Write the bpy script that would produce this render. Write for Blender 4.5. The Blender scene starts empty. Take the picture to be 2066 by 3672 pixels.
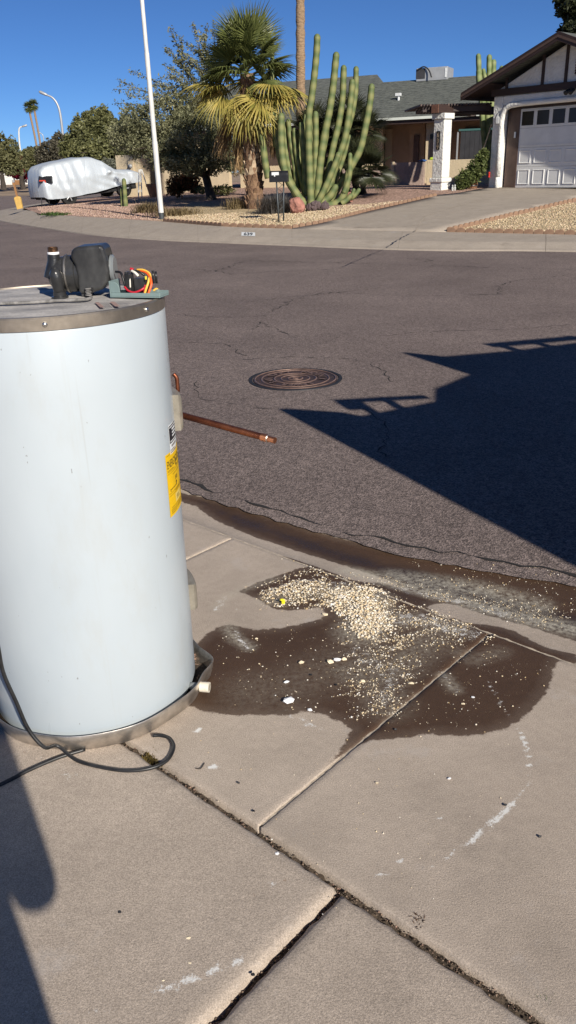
import bpy, bmesh, math, random
import numpy as np
from mathutils import Vector, Matrix, noise as mnoise
from mathutils.geometry import delaunay_2d_cdt

# ------------------------------------------------------------------ camera, sky, sun, exposure
scene = bpy.context.scene
COL = scene.collection
cam_d = bpy.data.cameras.new("camera")
cam_d.sensor_fit = 'VERTICAL'; cam_d.sensor_height = 36.0; cam_d.lens = 0.785 * 36.0
cam_d.clip_start = 0.05; cam_d.clip_end = 3000
cam = bpy.data.objects.new("camera", cam_d); COL.objects.link(cam)
PITCH, ROLL = math.radians(23.0), 0.028
_F = Vector((0, math.cos(PITCH), -math.sin(PITCH)))
_U0 = Vector((0, math.sin(PITCH), math.cos(PITCH))); _R0 = Vector((1, 0, 0))
_R = math.cos(ROLL) * _R0 - math.sin(ROLL) * _U0
_U = math.cos(ROLL) * _U0 + math.sin(ROLL) * _R0
cam.matrix_world = Matrix(((_R.x, _U.x, -_F.x, 0), (_R.y, _U.y, -_F.y, 0), (_R.z, _U.z, -_F.z, 1.5), (0, 0, 0, 1)))
scene.camera = cam

SUN_AZ, SUN_EL = math.radians(153.5), math.radians(29.0)   # clockwise from +Y
world = bpy.data.worlds.new("World"); scene.world = world; world.use_nodes = True
wn = world.node_tree.nodes; wl = world.node_tree.links; wn.clear()
sky = wn.new("ShaderNodeTexSky"); sky.sky_type = 'NISHITA'; sky.sun_disc = False
sky.sun_elevation = SUN_EL; sky.sun_rotation = SUN_AZ
sky.altitude = 3000; sky.air_density = 0.8; sky.dust_density = 0.0; sky.ozone_density = 10.0
bg = wn.new("ShaderNodeBackground"); bg.inputs['Strength'].default_value = 0.066
wo = wn.new("ShaderNodeOutputWorld"); wl.new(sky.outputs[0], bg.inputs[0]); wl.new(bg.outputs[0], wo.inputs[0])
sun_d = bpy.data.lights.new("sun", 'SUN'); sun_d.energy = 4.7; sun_d.angle = math.radians(0.53); sun_d.color = (1.0, 0.93, 0.82)
sun = bpy.data.objects.new("sun", sun_d); COL.objects.link(sun)
_sd = Vector((math.sin(SUN_AZ) * math.cos(SUN_EL), math.cos(SUN_AZ) * math.cos(SUN_EL), math.sin(SUN_EL)))
sun.rotation_euler = _sd.to_track_quat('Z', 'Y').to_euler(); sun.location = (30, -60, 40)
scene.view_settings.view_transform = 'Standard'; scene.view_settings.look = 'None'
scene.view_settings.exposure = 0.36; scene.view_settings.gamma = 1.0
scene.view_settings.use_curve_mapping = False
scene.render.engine = 'CYCLES'

# ------------------------------------------------------------------ helpers
BASE = {}
def put(o, parent=None):
    COL.objects.link(o)
    if parent is not None: o.parent = parent
    return o
def props(o, label=None, cat=None, group=None, kind=None):
    if label: o['label'] = label
    if cat: o['category'] = cat
    if group: o['group'] = group
    if kind: o['kind'] = kind
    return o
def thing(name, label, cat, loc=(0, 0, 0), group=None, kind=None):
    o = bpy.data.objects.new(name, None); o.empty_display_size = 0.1
    o.location = loc; put(o); BASE[o] = Vector(loc)
    return props(o, label, cat, group, kind)
def base_of(p):
    while p is not None:
        if p in BASE: return BASE[p]
        p = p.parent
    return Vector((0, 0, 0))

def fast_mesh(name, V, F, smooth=False):
    """V (n,3) array, F (m,k) int array with constant k"""
    me = bpy.data.meshes.new(name)
    V = np.asarray(V, np.float32); F = np.asarray(F, np.int32)
    me.vertices.add(len(V)); me.vertices.foreach_set('co', V.ravel())
    k = F.shape[1]
    me.loops.add(F.size); me.loops.foreach_set('vertex_index', F.ravel())
    me.polygons.add(len(F)); me.polygons.foreach_set('loop_start', np.arange(0, F.size, k, dtype=np.int32))
    if smooth: me.polygons.foreach_set('use_smooth', np.ones(len(F), bool))
    me.update(calc_edges=True); me.validate()
    return me
def fast_obj(name, V, F, mat, parent=None, smooth=False, top=None):
    b = np.array(base_of(parent)) if parent is not None else np.zeros(3)
    me = fast_mesh(name, np.asarray(V) - b, F, smooth); me.materials.append(mat)
    o = bpy.data.objects.new(name, me); put(o, parent)
    if top: props(o, *top)
    return o

class MB:
    def __init__(s, T=None): s.v = []; s.f = []; s.T = T
    def add(s, vs, fs):
        n = len(s.v)
        s.v += [Vector(q) if s.T is None else s.T @ Vector(q) for q in vs]
        s.f += [tuple(i + n for i in f) for f in fs]; return s
    def box(s, lo, hi):
        x0, y0, z0 = lo; x1, y1, z1 = hi
        return s.add([(x0,y0,z0),(x1,y0,z0),(x1,y1,z0),(x0,y1,z0),(x0,y0,z1),(x1,y0,z1),(x1,y1,z1),(x0,y1,z1)],
                     [(3,2,1,0),(4,5,6,7),(0,1,5,4),(1,2,6,5),(2,3,7,6),(3,0,4,7)])
    def prism(s, poly, vec):
        """poly: list of 3D points (planar), extruded by vec"""
        n = len(poly); vec = Vector(vec); p = [Vector(q) for q in poly]
        nrm = Vector((0, 0, 0))
        for i in range(n): nrm += p[i].cross(p[(i + 1) % n])
        if nrm.dot(vec) > 0: p = p[::-1]
        vs = p + [q + vec for q in p]
        fs = [tuple(range(n)), tuple(reversed(range(n, 2 * n)))]
        for i in range(n):
            j = (i + 1) % n; fs.append((i, i + n, j + n, j))
        fs = [tuple(reversed(f)) for f in fs] if False else fs
        return s.add(vs, fs)
    def tube(s, pts, rad, n=8, cap=True, ribs=0, ribd=0.0, squash=None):
        pts = [Vector(p) for p in pts]
        if isinstance(rad, (int, float)): rad = [rad] * len(pts)
        vs = []; fs = []; up = None
        for i, p in enumerate(pts):
            if i == 0: t = pts[1] - p
            elif i == len(pts) - 1: t = p - pts[i - 1]
            else: t = (pts[i + 1] - pts[i - 1])
            t = t.normalized() if t.length > 1e-9 else Vector((0, 0, 1))
            if up is None:
                a = Vector((0, 1, 0)) if abs(t.y) < 0.9 else Vector((1, 0, 0))
                up = (a - t * a.dot(t)).normalized()
            else:
                up = (up - t * up.dot(t)).normalized()
            sd = t.cross(up)
            for k in range(n):
                a = 2 * math.pi * k / n
                r = rad[i] * (1 + (ribd if ribs and k % 2 == 0 else -ribd if ribs else 0))
                vs.append(p + up * (math.cos(a) * r) + sd * (math.sin(a) * r))
        for i in range(len(pts) - 1):
            for k in range(n):
                j = (k + 1) % n
                fs.append((i*n+k, i*n+j, (i+1)*n+j, (i+1)*n+k))
        if cap:
            fs.append(tuple(reversed(range(n)))); fs.append(tuple(range((len(pts)-1)*n, len(pts)*n)))
        return s.add(vs, fs)
    def lathe(s, prof, c=(0, 0, 0), n=32, rfun=None, close=False):
        vs = []; fs = []; m = len(prof)
        for i in range(n):
            a = 2 * math.pi * i / n; k = rfun(a) if rfun else 1.0
            for r, z in prof: vs.append((c[0] + r*k*math.cos(a), c[1] + r*k*math.sin(a), c[2] + z))
        for i in range(n):
            j = (i + 1) % n
            for q in range(m - 1):
                fs.append((i*m+q, j*m+q, j*m+q+1, i*m+q+1))
        if close:
            fs.append(tuple(reversed([i*m for i in range(n)]))); fs.append(tuple(i*m+m-1 for i in range(n)))
        return s.add(vs, fs)
    def lump(s, c, r, seed=0, sub=2, amp=0.25, freq=1.5, scale=(1, 1, 1)):
        bm = bmesh.new(); bmesh.ops.create_icosphere(bm, subdivisions=sub, radius=1.0)
        vs = []
        for v in bm.verts:
            q = v.co; k = 1 + amp * mnoise.noise(q * freq + Vector((seed * 7.3, seed * 3.1, seed)))*2
            vs.append((c[0] + q.x*r*k*scale[0], c[1] + q.y*r*k*scale[1], c[2] + q.z*r*k*scale[2]))
        fs = [tuple(v.index for v in f.verts) for f in bm.faces]; bm.free()
        return s.add(vs, fs)
    def build(s, name, mat, parent=None, smooth=False, bevel=0, seg=2, top=None, auto=None):
        b = base_of(parent) if parent is not None else Vector((0, 0, 0))
        me = bpy.data.meshes.new(name)
        me.from_pydata([tuple(q - b) for q in s.v], [], s.f); me.materials.append(mat)
        if smooth: me.polygons.foreach_set('use_smooth', [True] * len(me.polygons))
        bm = bmesh.new(); bm.from_mesh(me); bmesh.ops.recalc_face_normals(bm, faces=bm.faces); bm.to_mesh(me); bm.free()
        me.update()
        o = bpy.data.objects.new(name, me); put(o, parent)
        if bevel:
            m = o.modifiers.new("bevel", 'BEVEL'); m.width = bevel; m.segments = seg; m.limit_method = 'ANGLE'; m.angle_limit = math.radians(35)
        if smooth and auto:
            try: me.set_sharp_from_angle(angle=math.radians(auto))
            except Exception: pass
        if top: props(o, *top)
        return o

def spline(pts, n=8):
    """Catmull-Rom through pts"""
    P = [Vector(p) for p in pts]; P = [P[0]*2 - P[1]] + P + [P[-1]*2 - P[-2]]; out = []
    for i in range(1, len(P) - 2):
        for k in range(n):
            t = k / n; a, b, c, d = P[i-1], P[i], P[i+1], P[i+2]
            out.append(0.5 * ((2*b) + (c - a)*t + (2*a - 5*b + 4*c - d)*t*t + (3*b - a - 3*c + d)*t**3))
    out.append(P[-2]); return out
def frame(o, az):
    """local X along azimuth az (deg, clockwise from +Y), local Y 90 deg to its left, Z up"""
    a = math.radians(az); ex = (math.sin(a), math.cos(a)); ey = (-ex[1], ex[0])
    return Matrix(((ex[0], ey[0], 0, o[0]), (ex[1], ey[1], 0, o[1]), (0, 0, 1, o[2]), (0, 0, 0, 1)))

# ------------------------------------------------------------------ materials
def mat(name, col, rough=0.7, metal=0.0, var=0.0, scale=8.0, col2=None, bump=0.0, bscale=60.0, spec=0.5, coat=0.0, var2=0.0, scale2=120.0, stretch=None, rvar=0.0):
    m = bpy.data.materials.new(name); m.use_nodes = True; nt = m.node_tree; N = nt.nodes; L = nt.links
    b = N['Principled BSDF']; b.inputs['Roughness'].default_value = rough; b.inputs['Metallic'].default_value = metal
    b.inputs['Specular IOR Level'].default_value = spec
    if coat: b.inputs['Coat Weight'].default_value = coat; b.inputs['Coat Roughness'].default_value = 0.1
    c = (*col, 1); b.inputs['Base Color'].default_value = c
    tc = N.new('ShaderNodeTexCoord'); src = tc.outputs['Object']
    if stretch:
        mp = N.new('ShaderNodeMapping'); mp.inputs['Scale'].default_value = stretch; L.new(src, mp.inputs[0]); src = mp.outputs[0]
    if var or col2:
        n1 = N.new('ShaderNodeTexNoise'); n1.inputs['Scale'].default_value = scale; n1.inputs['Detail'].default_value = 6; n1.inputs['Roughness'].default_value = 0.65
        L.new(src, n1.inputs['Vector'])
        rp = N.new('ShaderNodeValToRGB'); rp.color_ramp.elements[0].position = 0.32; rp.color_ramp.elements[1].position = 0.68
        c2 = col2 if col2 else tuple(x * (1 - var) for x in col)
        c1 = col if col2 else tuple(min(1, x * (1 + var * 0.6)) for x in col)
        rp.color_ramp.elements[0].color = (*c2, 1); rp.color_ramp.elements[1].color = (*c1, 1)
        L.new(n1.outputs[0], rp.inputs[0]); out = rp.outputs[0]
        if var2:
            n2 = N.new('ShaderNodeTexNoise'); n2.inputs['Scale'].default_value = scale2; n2.inputs['Detail'].default_value = 3
            L.new(src, n2.inputs['Vector'])
            mr = N.new('ShaderNodeMapRange'); mr.inputs[1].default_value = 0.3; mr.inputs[2].default_value = 0.7
            mr.inputs[3].default_value = 1 - var2; mr.inputs[4].default_value = 1 + var2; L.new(n2.outputs[0], mr.inputs[0])
            mx = N.new('ShaderNodeVectorMath'); mx.operation = 'SCALE'; L.new(out, mx.inputs[0]); L.new(mr.outputs[0], mx.inputs['Scale']); out = mx.outputs[0]
        L.new(out, b.inputs['Base Color'])
        if rvar:
            mr = N.new('ShaderNodeMapRange'); mr.inputs[3].default_value = rough - rvar; mr.inputs[4].default_value = rough + rvar
            L.new(n1.outputs[0], mr.inputs[0]); L.new(mr.outputs[0], b.inputs['Roughness'])
    if bump:
        nb = N.new('ShaderNodeTexNoise'); nb.inputs['Scale'].default_value = bscale; nb.inputs['Detail'].default_value = 5
        L.new(src, nb.inputs['Vector'])
        bp = N.new('ShaderNodeBump'); bp.inputs['Strength'].default_value = 1.0; bp.inputs['Distance'].default_value = bump
        L.new(nb.outputs[0], bp.inputs['Height']); L.new(bp.outputs[0], b.inputs['Normal'])
    return m

def leaf_mat(name, c1, c2, rough=0.55, trans=0.32, scale=1.2):
    """foliage: object-space clump variation plus per-leaf variation, slightly translucent"""
    m = bpy.data.materials.new(name); m.use_nodes = True; nt = m.node_tree; N = nt.nodes; L = nt.links
    b = N['Principled BSDF']; b.inputs['Roughness'].default_value = rough; b.inputs['Specular IOR Level'].default_value = 0.35
    tc = N.new('ShaderNodeTexCoord'); n1 = N.new('ShaderNodeTexNoise'); n1.inputs['Scale'].default_value = scale; n1.inputs['Detail'].default_value = 4
    L.new(tc.outputs['Object'], n1.inputs['Vector'])
    g = N.new('ShaderNodeNewGeometry'); ad = N.new('ShaderNodeMath'); ad.operation = 'MULTIPLY_ADD'
    L.new(g.outputs['Random Per Island'], ad.inputs[0]); ad.inputs[1].default_value = 0.5; L.new(n1.outputs[0], ad.inputs[2])
    mr = N.new('ShaderNodeMapRange'); mr.inputs[1].default_value = 0.4; mr.inputs[2].default_value = 1.1; L.new(ad.outputs[0], mr.inputs[0])
    mx = N.new('ShaderNodeMix'); mx.data_type = 'RGBA'; mx.inputs[6].default_value = (*c1, 1); mx.inputs[7].default_value = (*c2, 1)
    L.new(mr.outputs[0], mx.inputs[0]); L.new(mx.outputs[2], b.inputs['Base Color'])
    tr = N.new('ShaderNodeBsdfTranslucent'); L.new(mx.outputs[2], tr.inputs[0])
    ms = N.new('ShaderNodeMixShader'); ms.inputs[0].default_value = trans
    L.new(b.outputs[0], ms.inputs[1]); L.new(tr.outputs[0], ms.inputs[2]); L.new(ms.outputs[0], N['Material Output'].inputs[0])
    return m

def concrete_mat(name, c1, c2, attrs=False, tint=1.0):
    m = bpy.data.materials.new(name); m.use_nodes = True; nt = m.node_tree; N = nt.nodes; L = nt.links
    b = N['Principled BSDF']; b.inputs['Specular IOR Level'].default_value = 0.3
    geo = N.new('ShaderNodeNewGeometry'); pos = geo.outputs['Position']
    def noise(sc, det=4, ro=0.6, off=None):
        n = N.new('ShaderNodeTexNoise'); n.inputs['Scale'].default_value = sc; n.inputs['Detail'].default_value = det; n.inputs['Roughness'].default_value = ro
        L.new(pos, n.inputs['Vector']); return n.outputs[0]
    def math_(op, a, bb, c=None):
        n = N.new('ShaderNodeMath'); n.operation = op
        for i, q in enumerate((a, bb, c)):
            if q is None: continue
            if isinstance(q, (int, float)): n.inputs[i].default_value = q
            else: L.new(q, n.inputs[i])
        return n.outputs[0]
    def rng(x, a, bb, c=0.0, d=1.0):
        n = N.new('ShaderNodeMapRange'); n.inputs[1].default_value = a; n.inputs[2].default_value = bb; n.inputs[3].default_value = c; n.inputs[4].default_value = d
        L.new(x, n.inputs[0]); return n.outputs[0]
    def mix(f, a, bb):
        n = N.new('ShaderNodeMix'); n.data_type = 'RGBA'
        L.new(f, n.inputs[0])
        for i, q in ((6, a), (7, bb)):
            if isinstance(q, tuple): n.inputs[i].default_value = (*q, 1)
            else: L.new(q, n.inputs[i])
        return n.outputs[2]
    big = rng(noise(2.6, 6, 0.7), 0.36, 0.64)
    colr = mix(big, c1, c2)
    grain = rng(noise(330, 2, 0.7), 0.3, 0.7, 0.64, 1.36)
    mid = rng(noise(42, 4, 0.7), 0.3, 0.7, 0.93, 1.07)
    sc = N.new('ShaderNodeVectorMath'); sc.operation = 'SCALE'; L.new(colr, sc.inputs[0]); L.new(math_('MULTIPLY', grain, mid), sc.inputs['Scale']); colr = sc.outputs[0]
    # worn grey smudges
    sm = rng(noise(3.1, 6, 0.75), 0.58, 0.72)
    colr = mix(math_('MULTIPLY', sm, 0.6), colr, tuple(x * 1.12 for x in (c1[0]*0.92, c1[1], c1[2]*1.12)))
    dk = rng(noise(2.3, 5, 0.7), 0.40, 0.28)
    colr = mix(math_('MULTIPLY', dk, 0.55), colr, tuple(x * 0.72 for x in c2))
    # small rust and dark specks
    rs = rng(noise(23, 3, 0.5), 0.76, 0.80); colr = mix(math_('MULTIPLY', rs, 0.5), colr, (0.20, 0.11, 0.06))
    b.inputs['Roughness'].default_value = 0.88
    if attrs:
        def attr(nm):
            a = N.new('ShaderNodeAttribute'); a.attribute_name = nm; return a.outputs['Fac']
        wob = math_('SUBTRACT', noise(28, 5, 0.7), 0.5)
        w = math_('MULTIPLY_ADD', wob, 0.042, attr('wet'))
        w2 = math_('MULTIPLY_ADD', math_('SUBTRACT', noise(9, 6, 0.75), 0.5), 0.10, attr('wet'))
        damp = rng(w2, -0.014, 0.012, 0.0, 0.16)
        core = rng(math_('MULTIPLY_ADD', wob, 0.05, attr('wet')), 0.0, 0.045, 0.88, 1.0)
        wet = math_('MAXIMUM', math_('MULTIPLY', rng(w, -0.0035, 0.0035), core), math_('MULTIPLY', damp, rng(attr('wet'), -0.05, 0.0)))
        film = rng(math_('MULTIPLY_ADD', math_('SUBTRACT', noise(7, 5, 0.6), 0.5), 0.9, attr('film')), 0.25, 0.75)
        wv = N.new('ShaderNodeVectorMath'); wv.operation = 'MULTIPLY'; L.new(colr, wv.inputs[0]); wv.inputs[1].default_value = (0.172, 0.119, 0.088)
        colr = mix(wet, colr, wv.outputs[0])
        colr = mix(math_('MULTIPLY', math_('MULTIPLY', film, wet), 0.5), colr, (0.020, 0.018, 0.017))
        colr = mix(math_('MULTIPLY', math_('MULTIPLY', attr('stain'), rng(noise(14, 6, 0.75), 0.3, 0.65)), 0.55), colr, (0.15, 0.125, 0.105))
        # light limescale haze dried on the wet part and in the gutter
        hz = math_('MULTIPLY', attr('haze'), rng(noise(60, 6, 0.75), 0.35, 0.62)); colr = mix(math_('MULTIPLY', hz, 0.9), colr, (0.52, 0.48, 0.39))
        ck = math_('MULTIPLY_ADD', attr('chalk'), 0.72, math_('MULTIPLY_ADD', math_('SUBTRACT', noise(38, 3, 0.6), 0.5), 0.55, noise(160, 6, 0.8))); ckf = rng(ck, 0.79, 0.90); colr = mix(ckf, colr, (0.72, 0.71, 0.68))
        L.new(rng(math_('MAXIMUM', math_('MULTIPLY', wet, 0.42), math_('MULTIPLY', film, wet)), 0, 1, 0.9, 0.16), b.inputs['Roughness'])
    L.new(colr, b.inputs['Base Color'])
    bp = N.new('ShaderNodeBump'); bp.inputs['Strength'].default_value = 0.8; bp.inputs['Distance'].default_value = 0.0022
    L.new(noise(210, 4, 0.8), bp.inputs['Height']); L.new(bp.outputs[0], b.inputs['Normal'])
    return m

def asphalt_mat(name):
    m = bpy.data.materials.new(name); m.use_nodes = True; nt = m.node_tree; N = nt.nodes; L = nt.links
    b = N['Principled BSDF']; b.inputs['Roughness'].default_value = 0.85; b.inputs['Specular IOR Level'].default_value = 0.3
    geo = N.new('ShaderNodeNewGeometry'); pos = geo.outputs['Position']
    def noise(sc, det, ro): 
        n = N.new('ShaderNodeTexNoise'); n.inputs['Scale'].default_value = sc; n.inputs['Detail'].default_value = det; n.inputs['Roughness'].default_value = ro; L.new(pos, n.inputs['Vector']); return n.outputs[0]
    def rng(x, a, bb, c, d):
        n = N.new('ShaderNodeMapRange'); n.inputs[1].default_value = a; n.inputs[2].default_value = bb; n.inputs[3].default_value = c; n.inputs[4].default_value = d; L.new(x, n.inputs[0]); return n.outputs[0]
    rp = N.new('ShaderNodeValToRGB'); rp.color_ramp.elements[0].position = 0.3; rp.color_ramp.elements[1].position = 0.72
    rp.color_ramp.elements[0].color = (0.135, 0.106, 0.096, 1); rp.color_ramp.elements[1].color = (0.205, 0.163, 0.146, 1)
    L.new(noise(0.55, 6, 0.65), rp.inputs[0])
    # exposed stones: voronoi cells with random brightness
    vo = N.new('ShaderNodeTexVoronoi'); vo.inputs['Scale'].default_value = 150; L.new(pos, vo.inputs['Vector'])
    sx = N.new('ShaderNodeSeparateXYZ'); L.new(vo.outputs['Color'], sx.inputs[0])
    vo2 = N.new('ShaderNodeTexVoronoi'); vo2.inputs['Scale'].default_value = 46; L.new(pos, vo2.inputs['Vector'])
    sx2 = N.new('ShaderNodeSeparateXYZ'); L.new(vo2.outputs['Color'], sx2.inputs[0])
    mm = N.new('ShaderNodeMath'); mm.operation = 'MULTIPLY'; L.new(rng(sx.outputs[0], 0, 1, 0.45, 1.62), mm.inputs[0]); L.new(rng(sx2.outputs[1], 0, 1, 0.82, 1.2), mm.inputs[1])
    sc = N.new('ShaderNodeVectorMath'); sc.operation = 'SCALE'; L.new(rp.outputs[0], sc.inputs[0]); L.new(mm.outputs[0], sc.inputs['Scale'])
    L.new(sc.outputs[0], b.inputs['Base Color'])
    bp = N.new('ShaderNodeBump'); bp.inputs['Strength'].default_value = 0.7; bp.inputs['Distance'].default_value = 0.004
    L.new(vo.outputs['Distance'], bp.inputs['Height']); L.new(bp.outputs[0], b.inputs['Normal'])
    return m

def gravel_mat(name):
    m = bpy.data.materials.new(name); m.use_nodes = True; nt = m.node_tree; N = nt.nodes; L = nt.links
    b = N['Principled BSDF']; b.inputs['Roughness'].default_value = 0.95; b.inputs['Specular IOR Level'].default_value = 0.15
    geo = N.new('ShaderNodeNewGeometry'); pos = geo.outputs['Position']
    at = N.new('ShaderNodeAttribute'); at.attribute_name = 'pink'
    n0 = N.new('ShaderNodeTexNoise'); n0.inputs['Scale'].default_value = 1.6; n0.inputs['Detail'].default_value = 6; L.new(pos, n0.inputs['Vector'])
    ad = N.new('ShaderNodeMath'); ad.operation = 'MULTIPLY_ADD'; L.new(n0.outputs[0], ad.inputs[0]); ad.inputs[1].default_value = 0.6; L.new(at.outputs['Fac'], ad.inputs[2])
    mr = N.new('ShaderNodeMapRange'); mr.inputs[1].default_value = 0.55; mr.inputs[2].default_value = 1.05; L.new(ad.outputs[0], mr.inputs[0])
    mx = N.new('ShaderNodeMix'); mx.data_type = 'RGBA'; mx.inputs[6].default_value = (0.50, 0.39, 0.24, 1); mx.inputs[7].default_value = (0.42, 0.28, 0.22, 1); L.new(mr.outputs[0], mx.inputs[0])
    vo = N.new('ShaderNodeTexVoronoi'); vo.inputs['Scale'].default_value = 26; L.new(pos, vo.inputs['Vector'])
    sx = N.new('ShaderNodeSeparateXYZ'); L.new(vo.outputs['Color'], sx.inputs[0])
    m2 = N.new('ShaderNodeMapRange'); m2.inputs[3].default_value = 0.45; m2.inputs[4].default_value = 1.5; L.new(sx.outputs[0], m2.inputs[0])
    sc = N.new('ShaderNodeVectorMath'); sc.operation = 'SCALE'; L.new(mx.outputs[2], sc.inputs[0]); L.new(m2.outputs[0], sc.inputs['Scale']); L.new(sc.outputs[0], b.inputs['Base Color'])
    bp = N.new('ShaderNodeBump'); bp.inputs['Strength'].default_value = 1.0; bp.inputs['Distance'].default_value = 0.03; bp.invert = True
    L.new(vo.outputs['Distance'], bp.inputs['Height']); L.new(bp.outputs[0], b.inputs['Normal'])
    return m

M = {}
M['concrete'] = concrete_mat('concrete_near', (0.468, 0.392, 0.322), (0.395, 0.330, 0.270), attrs=True)
M['concrete_far'] = concrete_mat('concrete_far', (0.37, 0.318, 0.262), (0.315, 0.27, 0.222))
M['asphalt'] = asphalt_mat('asphalt')
M['gravel'] = gravel_mat('gravel_yard')
M['dirt'] = mat('joint_dirt', (0.075, 0.055, 0.038), 0.95, var=0.7, scale=45, bump=0.006, bscale=90)
M['sand'] = mat('groove_sand', (0.43, 0.365, 0.29), 0.95, var=0.35, scale=30, bump=0.002, bscale=160)
M['ground'] = mat('dry_earth', (0.30, 0.22, 0.15), 0.95, var=0.4, scale=0.2, bump=0.02, bscale=3)
M['crack'] = mat('crack_dark', (0.02, 0.018, 0.017), 0.95)
M['white_enamel'] = None
M['alu'] = mat('aluminium_pan', (0.62, 0.58, 0.53), 0.38, 0.9, var=0.35, scale=14, bump=0.002, bscale=12, rvar=0.12)
M['rim_metal'] = mat('bronze_steel', (0.38, 0.33, 0.27), 0.42, 0.85, var=0.3, scale=12, rvar=0.1)
M['zinc'] = mat('zinc_screw', (0.7, 0.7, 0.68), 0.3, 1.0)
M['copper'] = mat('copper_pipe', (0.29, 0.105, 0.055), 0.42, 0.85, var=0.6, scale=26, col2=(0.16, 0.05, 0.03), rvar=0.1)
M['copper_end'] = mat('copper_bright', (0.62, 0.25, 0.13), 0.33, 0.9, var=0.3, scale=30)
M['solder'] = mat('solder', (0.45, 0.42, 0.38), 0.4, 0.9, var=0.3, scale=40)
M['cover_grey'] = mat('element_cover', (0.33, 0.30, 0.245), 0.45, 0.4, var=0.3, scale=18)
M['black_plastic'] = mat('black_plastic', (0.055, 0.055, 0.054), 0.34, scale=13, col2=(0.008, 0.008, 0.009), rvar=0.14, stretch=(1, 1, 0.6))
M['black_dusty'] = mat('black_cast_iron', (0.010, 0.010, 0.011), 0.30, var=0.0, scale=14, col2=(0.042, 0.042, 0.042), bump=0.0015, bscale=60, rvar=0.14)
M['black_rubber'] = mat('black_cable', (0.018, 0.018, 0.019), 0.42, var=0.6, scale=40)
M['grey_cable'] = mat('dusty_cable', (0.22, 0.21, 0.20), 0.8, var=0.6, scale=60)
M['pvc'] = mat('pvc_white', (0.76, 0.70, 0.58), 0.45, var=0.2, scale=20)
M['teflon'] = mat('teflon_tape', (0.85, 0.85, 0.86), 0.6)
M['brass'] = mat('brass_thread', (0.30, 0.19, 0.12), 0.4, 0.9, var=0.5, scale=60)
M['boxgreen'] = mat('box_grey_green', (0.185, 0.255, 0.25), 0.5, var=0.12, scale=20)
M['clear'] = mat('cloudy_plastic', (0.20, 0.215, 0.22), 0.25)
for n, c in dict(red=(0.50, 0.02, 0.035), orange=(0.85, 0.12, 0.02), yellow=(0.80, 0.48, 0.07), wire_white=(0.75, 0.72, 0.62), wire_black=(0.012, 0.012, 0.014), wire_yellow=(0.7, 0.62, 0.05)).items():
    M['w_' + n] = mat('wire_' + n, c, 0.4)
M['label_yellow'] = mat('label_yellow', (0.80, 0.50, 0.006), 0.5, var=0.08, scale=30)
M['label_white'] = mat('label_white', (0.72, 0.74, 0.75), 0.5)
M['ink'] = mat('print_black', (0.018, 0.016, 0.02), 0.6)
M['ink_brown'] = mat('print_brown', (0.12, 0.075, 0.01), 0.6)
M['ink_grey'] = mat('print_grey', (0.22, 0.20, 0.19), 0.8)
M['ink_red_faded'] = mat('print_red_faded', (0.36, 0.24, 0.21), 0.8, var=0.4, scale=60)
M['ink_red'] = mat('print_red', (0.30, 0.13, 0.11), 0.8)
M['rust'] = mat('cast_iron_rust', (0.090, 0.054, 0.044), 0.55, 0.2, var=0.0, scale=16, col2=(0.035, 0.026, 0.027), bump=0.002, bscale=70, rvar=0.15)
M['rust_bright'] = mat('rust_worn', (0.26, 0.165, 0.13), 0.45, 0.35, var=0.4, scale=25)
M['iron_dark'] = mat('iron_frame', (0.03, 0.03, 0.034), 0.6, 0.3, var=0.4, scale=20)
M['stucco_white'] = mat('stucco_white', (0.76, 0.75, 0.70), 0.9, var=0.1, scale=3, bump=0.03, bscale=14)
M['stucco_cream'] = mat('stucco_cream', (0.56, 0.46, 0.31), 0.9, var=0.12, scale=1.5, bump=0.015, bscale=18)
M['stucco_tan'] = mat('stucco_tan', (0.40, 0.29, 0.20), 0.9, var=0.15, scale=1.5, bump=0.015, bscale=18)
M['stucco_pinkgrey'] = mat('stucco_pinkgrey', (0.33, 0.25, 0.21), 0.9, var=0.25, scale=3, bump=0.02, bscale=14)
M['trim_brown'] = mat('trim_dark_brown', (0.040, 0.022, 0.018), 0.6, var=0.3, scale=4, stretch=(1, 1, 6))
M['trim_mid'] = mat('trim_mid_brown', (0.10, 0.062, 0.048), 0.6, var=0.3, scale=4)
M['wood_end'] = mat('beam_end_wood', (0.20, 0.095, 0.062), 0.75, var=0.3, scale=12)
M['fascia_white'] = mat('gutter_white', (0.62, 0.66, 0.60), 0.5, var=0.1, scale=3)
M['door_white'] = mat('garage_door_white', (0.74, 0.74, 0.72), 0.5, var=0.08, scale=3)
M['dark_glass'] = mat('dark_glass', (0.020, 0.014, 0.013), 0.22, spec=0.5)
M['black_flat'] = mat('flat_black', (0.012, 0.011, 0.012), 0.8)  # black of plaque and screw; also painted shade in pipe and house wall
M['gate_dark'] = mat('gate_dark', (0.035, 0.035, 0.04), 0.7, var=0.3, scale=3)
M['lamp_metal'] = mat('pole_white_paint', (0.66, 0.66, 0.63), 0.45, var=0.22, scale=5, stretch=(3, 3, 0.6), bump=0.002, bscale=30)
M['lamp_grey'] = mat('pole_grey', (0.42, 0.43, 0.44), 0.45, 0.3, var=0.1, scale=2)
M['paint_white'] = mat('paint_white', (0.68, 0.70, 0.70), 0.7, var=0.2, scale=12)
M['paint_dark'] = mat('paint_dark', (0.05, 0.06, 0.075), 0.8)
M['mail_black'] = mat('mailbox_black', (0.014, 0.014, 0.016), 0.45, var=0.3, scale=10)
M['post_steel'] = mat('post_grey_steel', (0.075, 0.085, 0.09), 0.5, 0.4)
M['flag_red'] = mat('flag_red', (0.55, 0.06, 0.035), 0.5)
M['tyre'] = mat('tyre_rubber', (0.014, 0.014, 0.014), 0.85)
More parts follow.
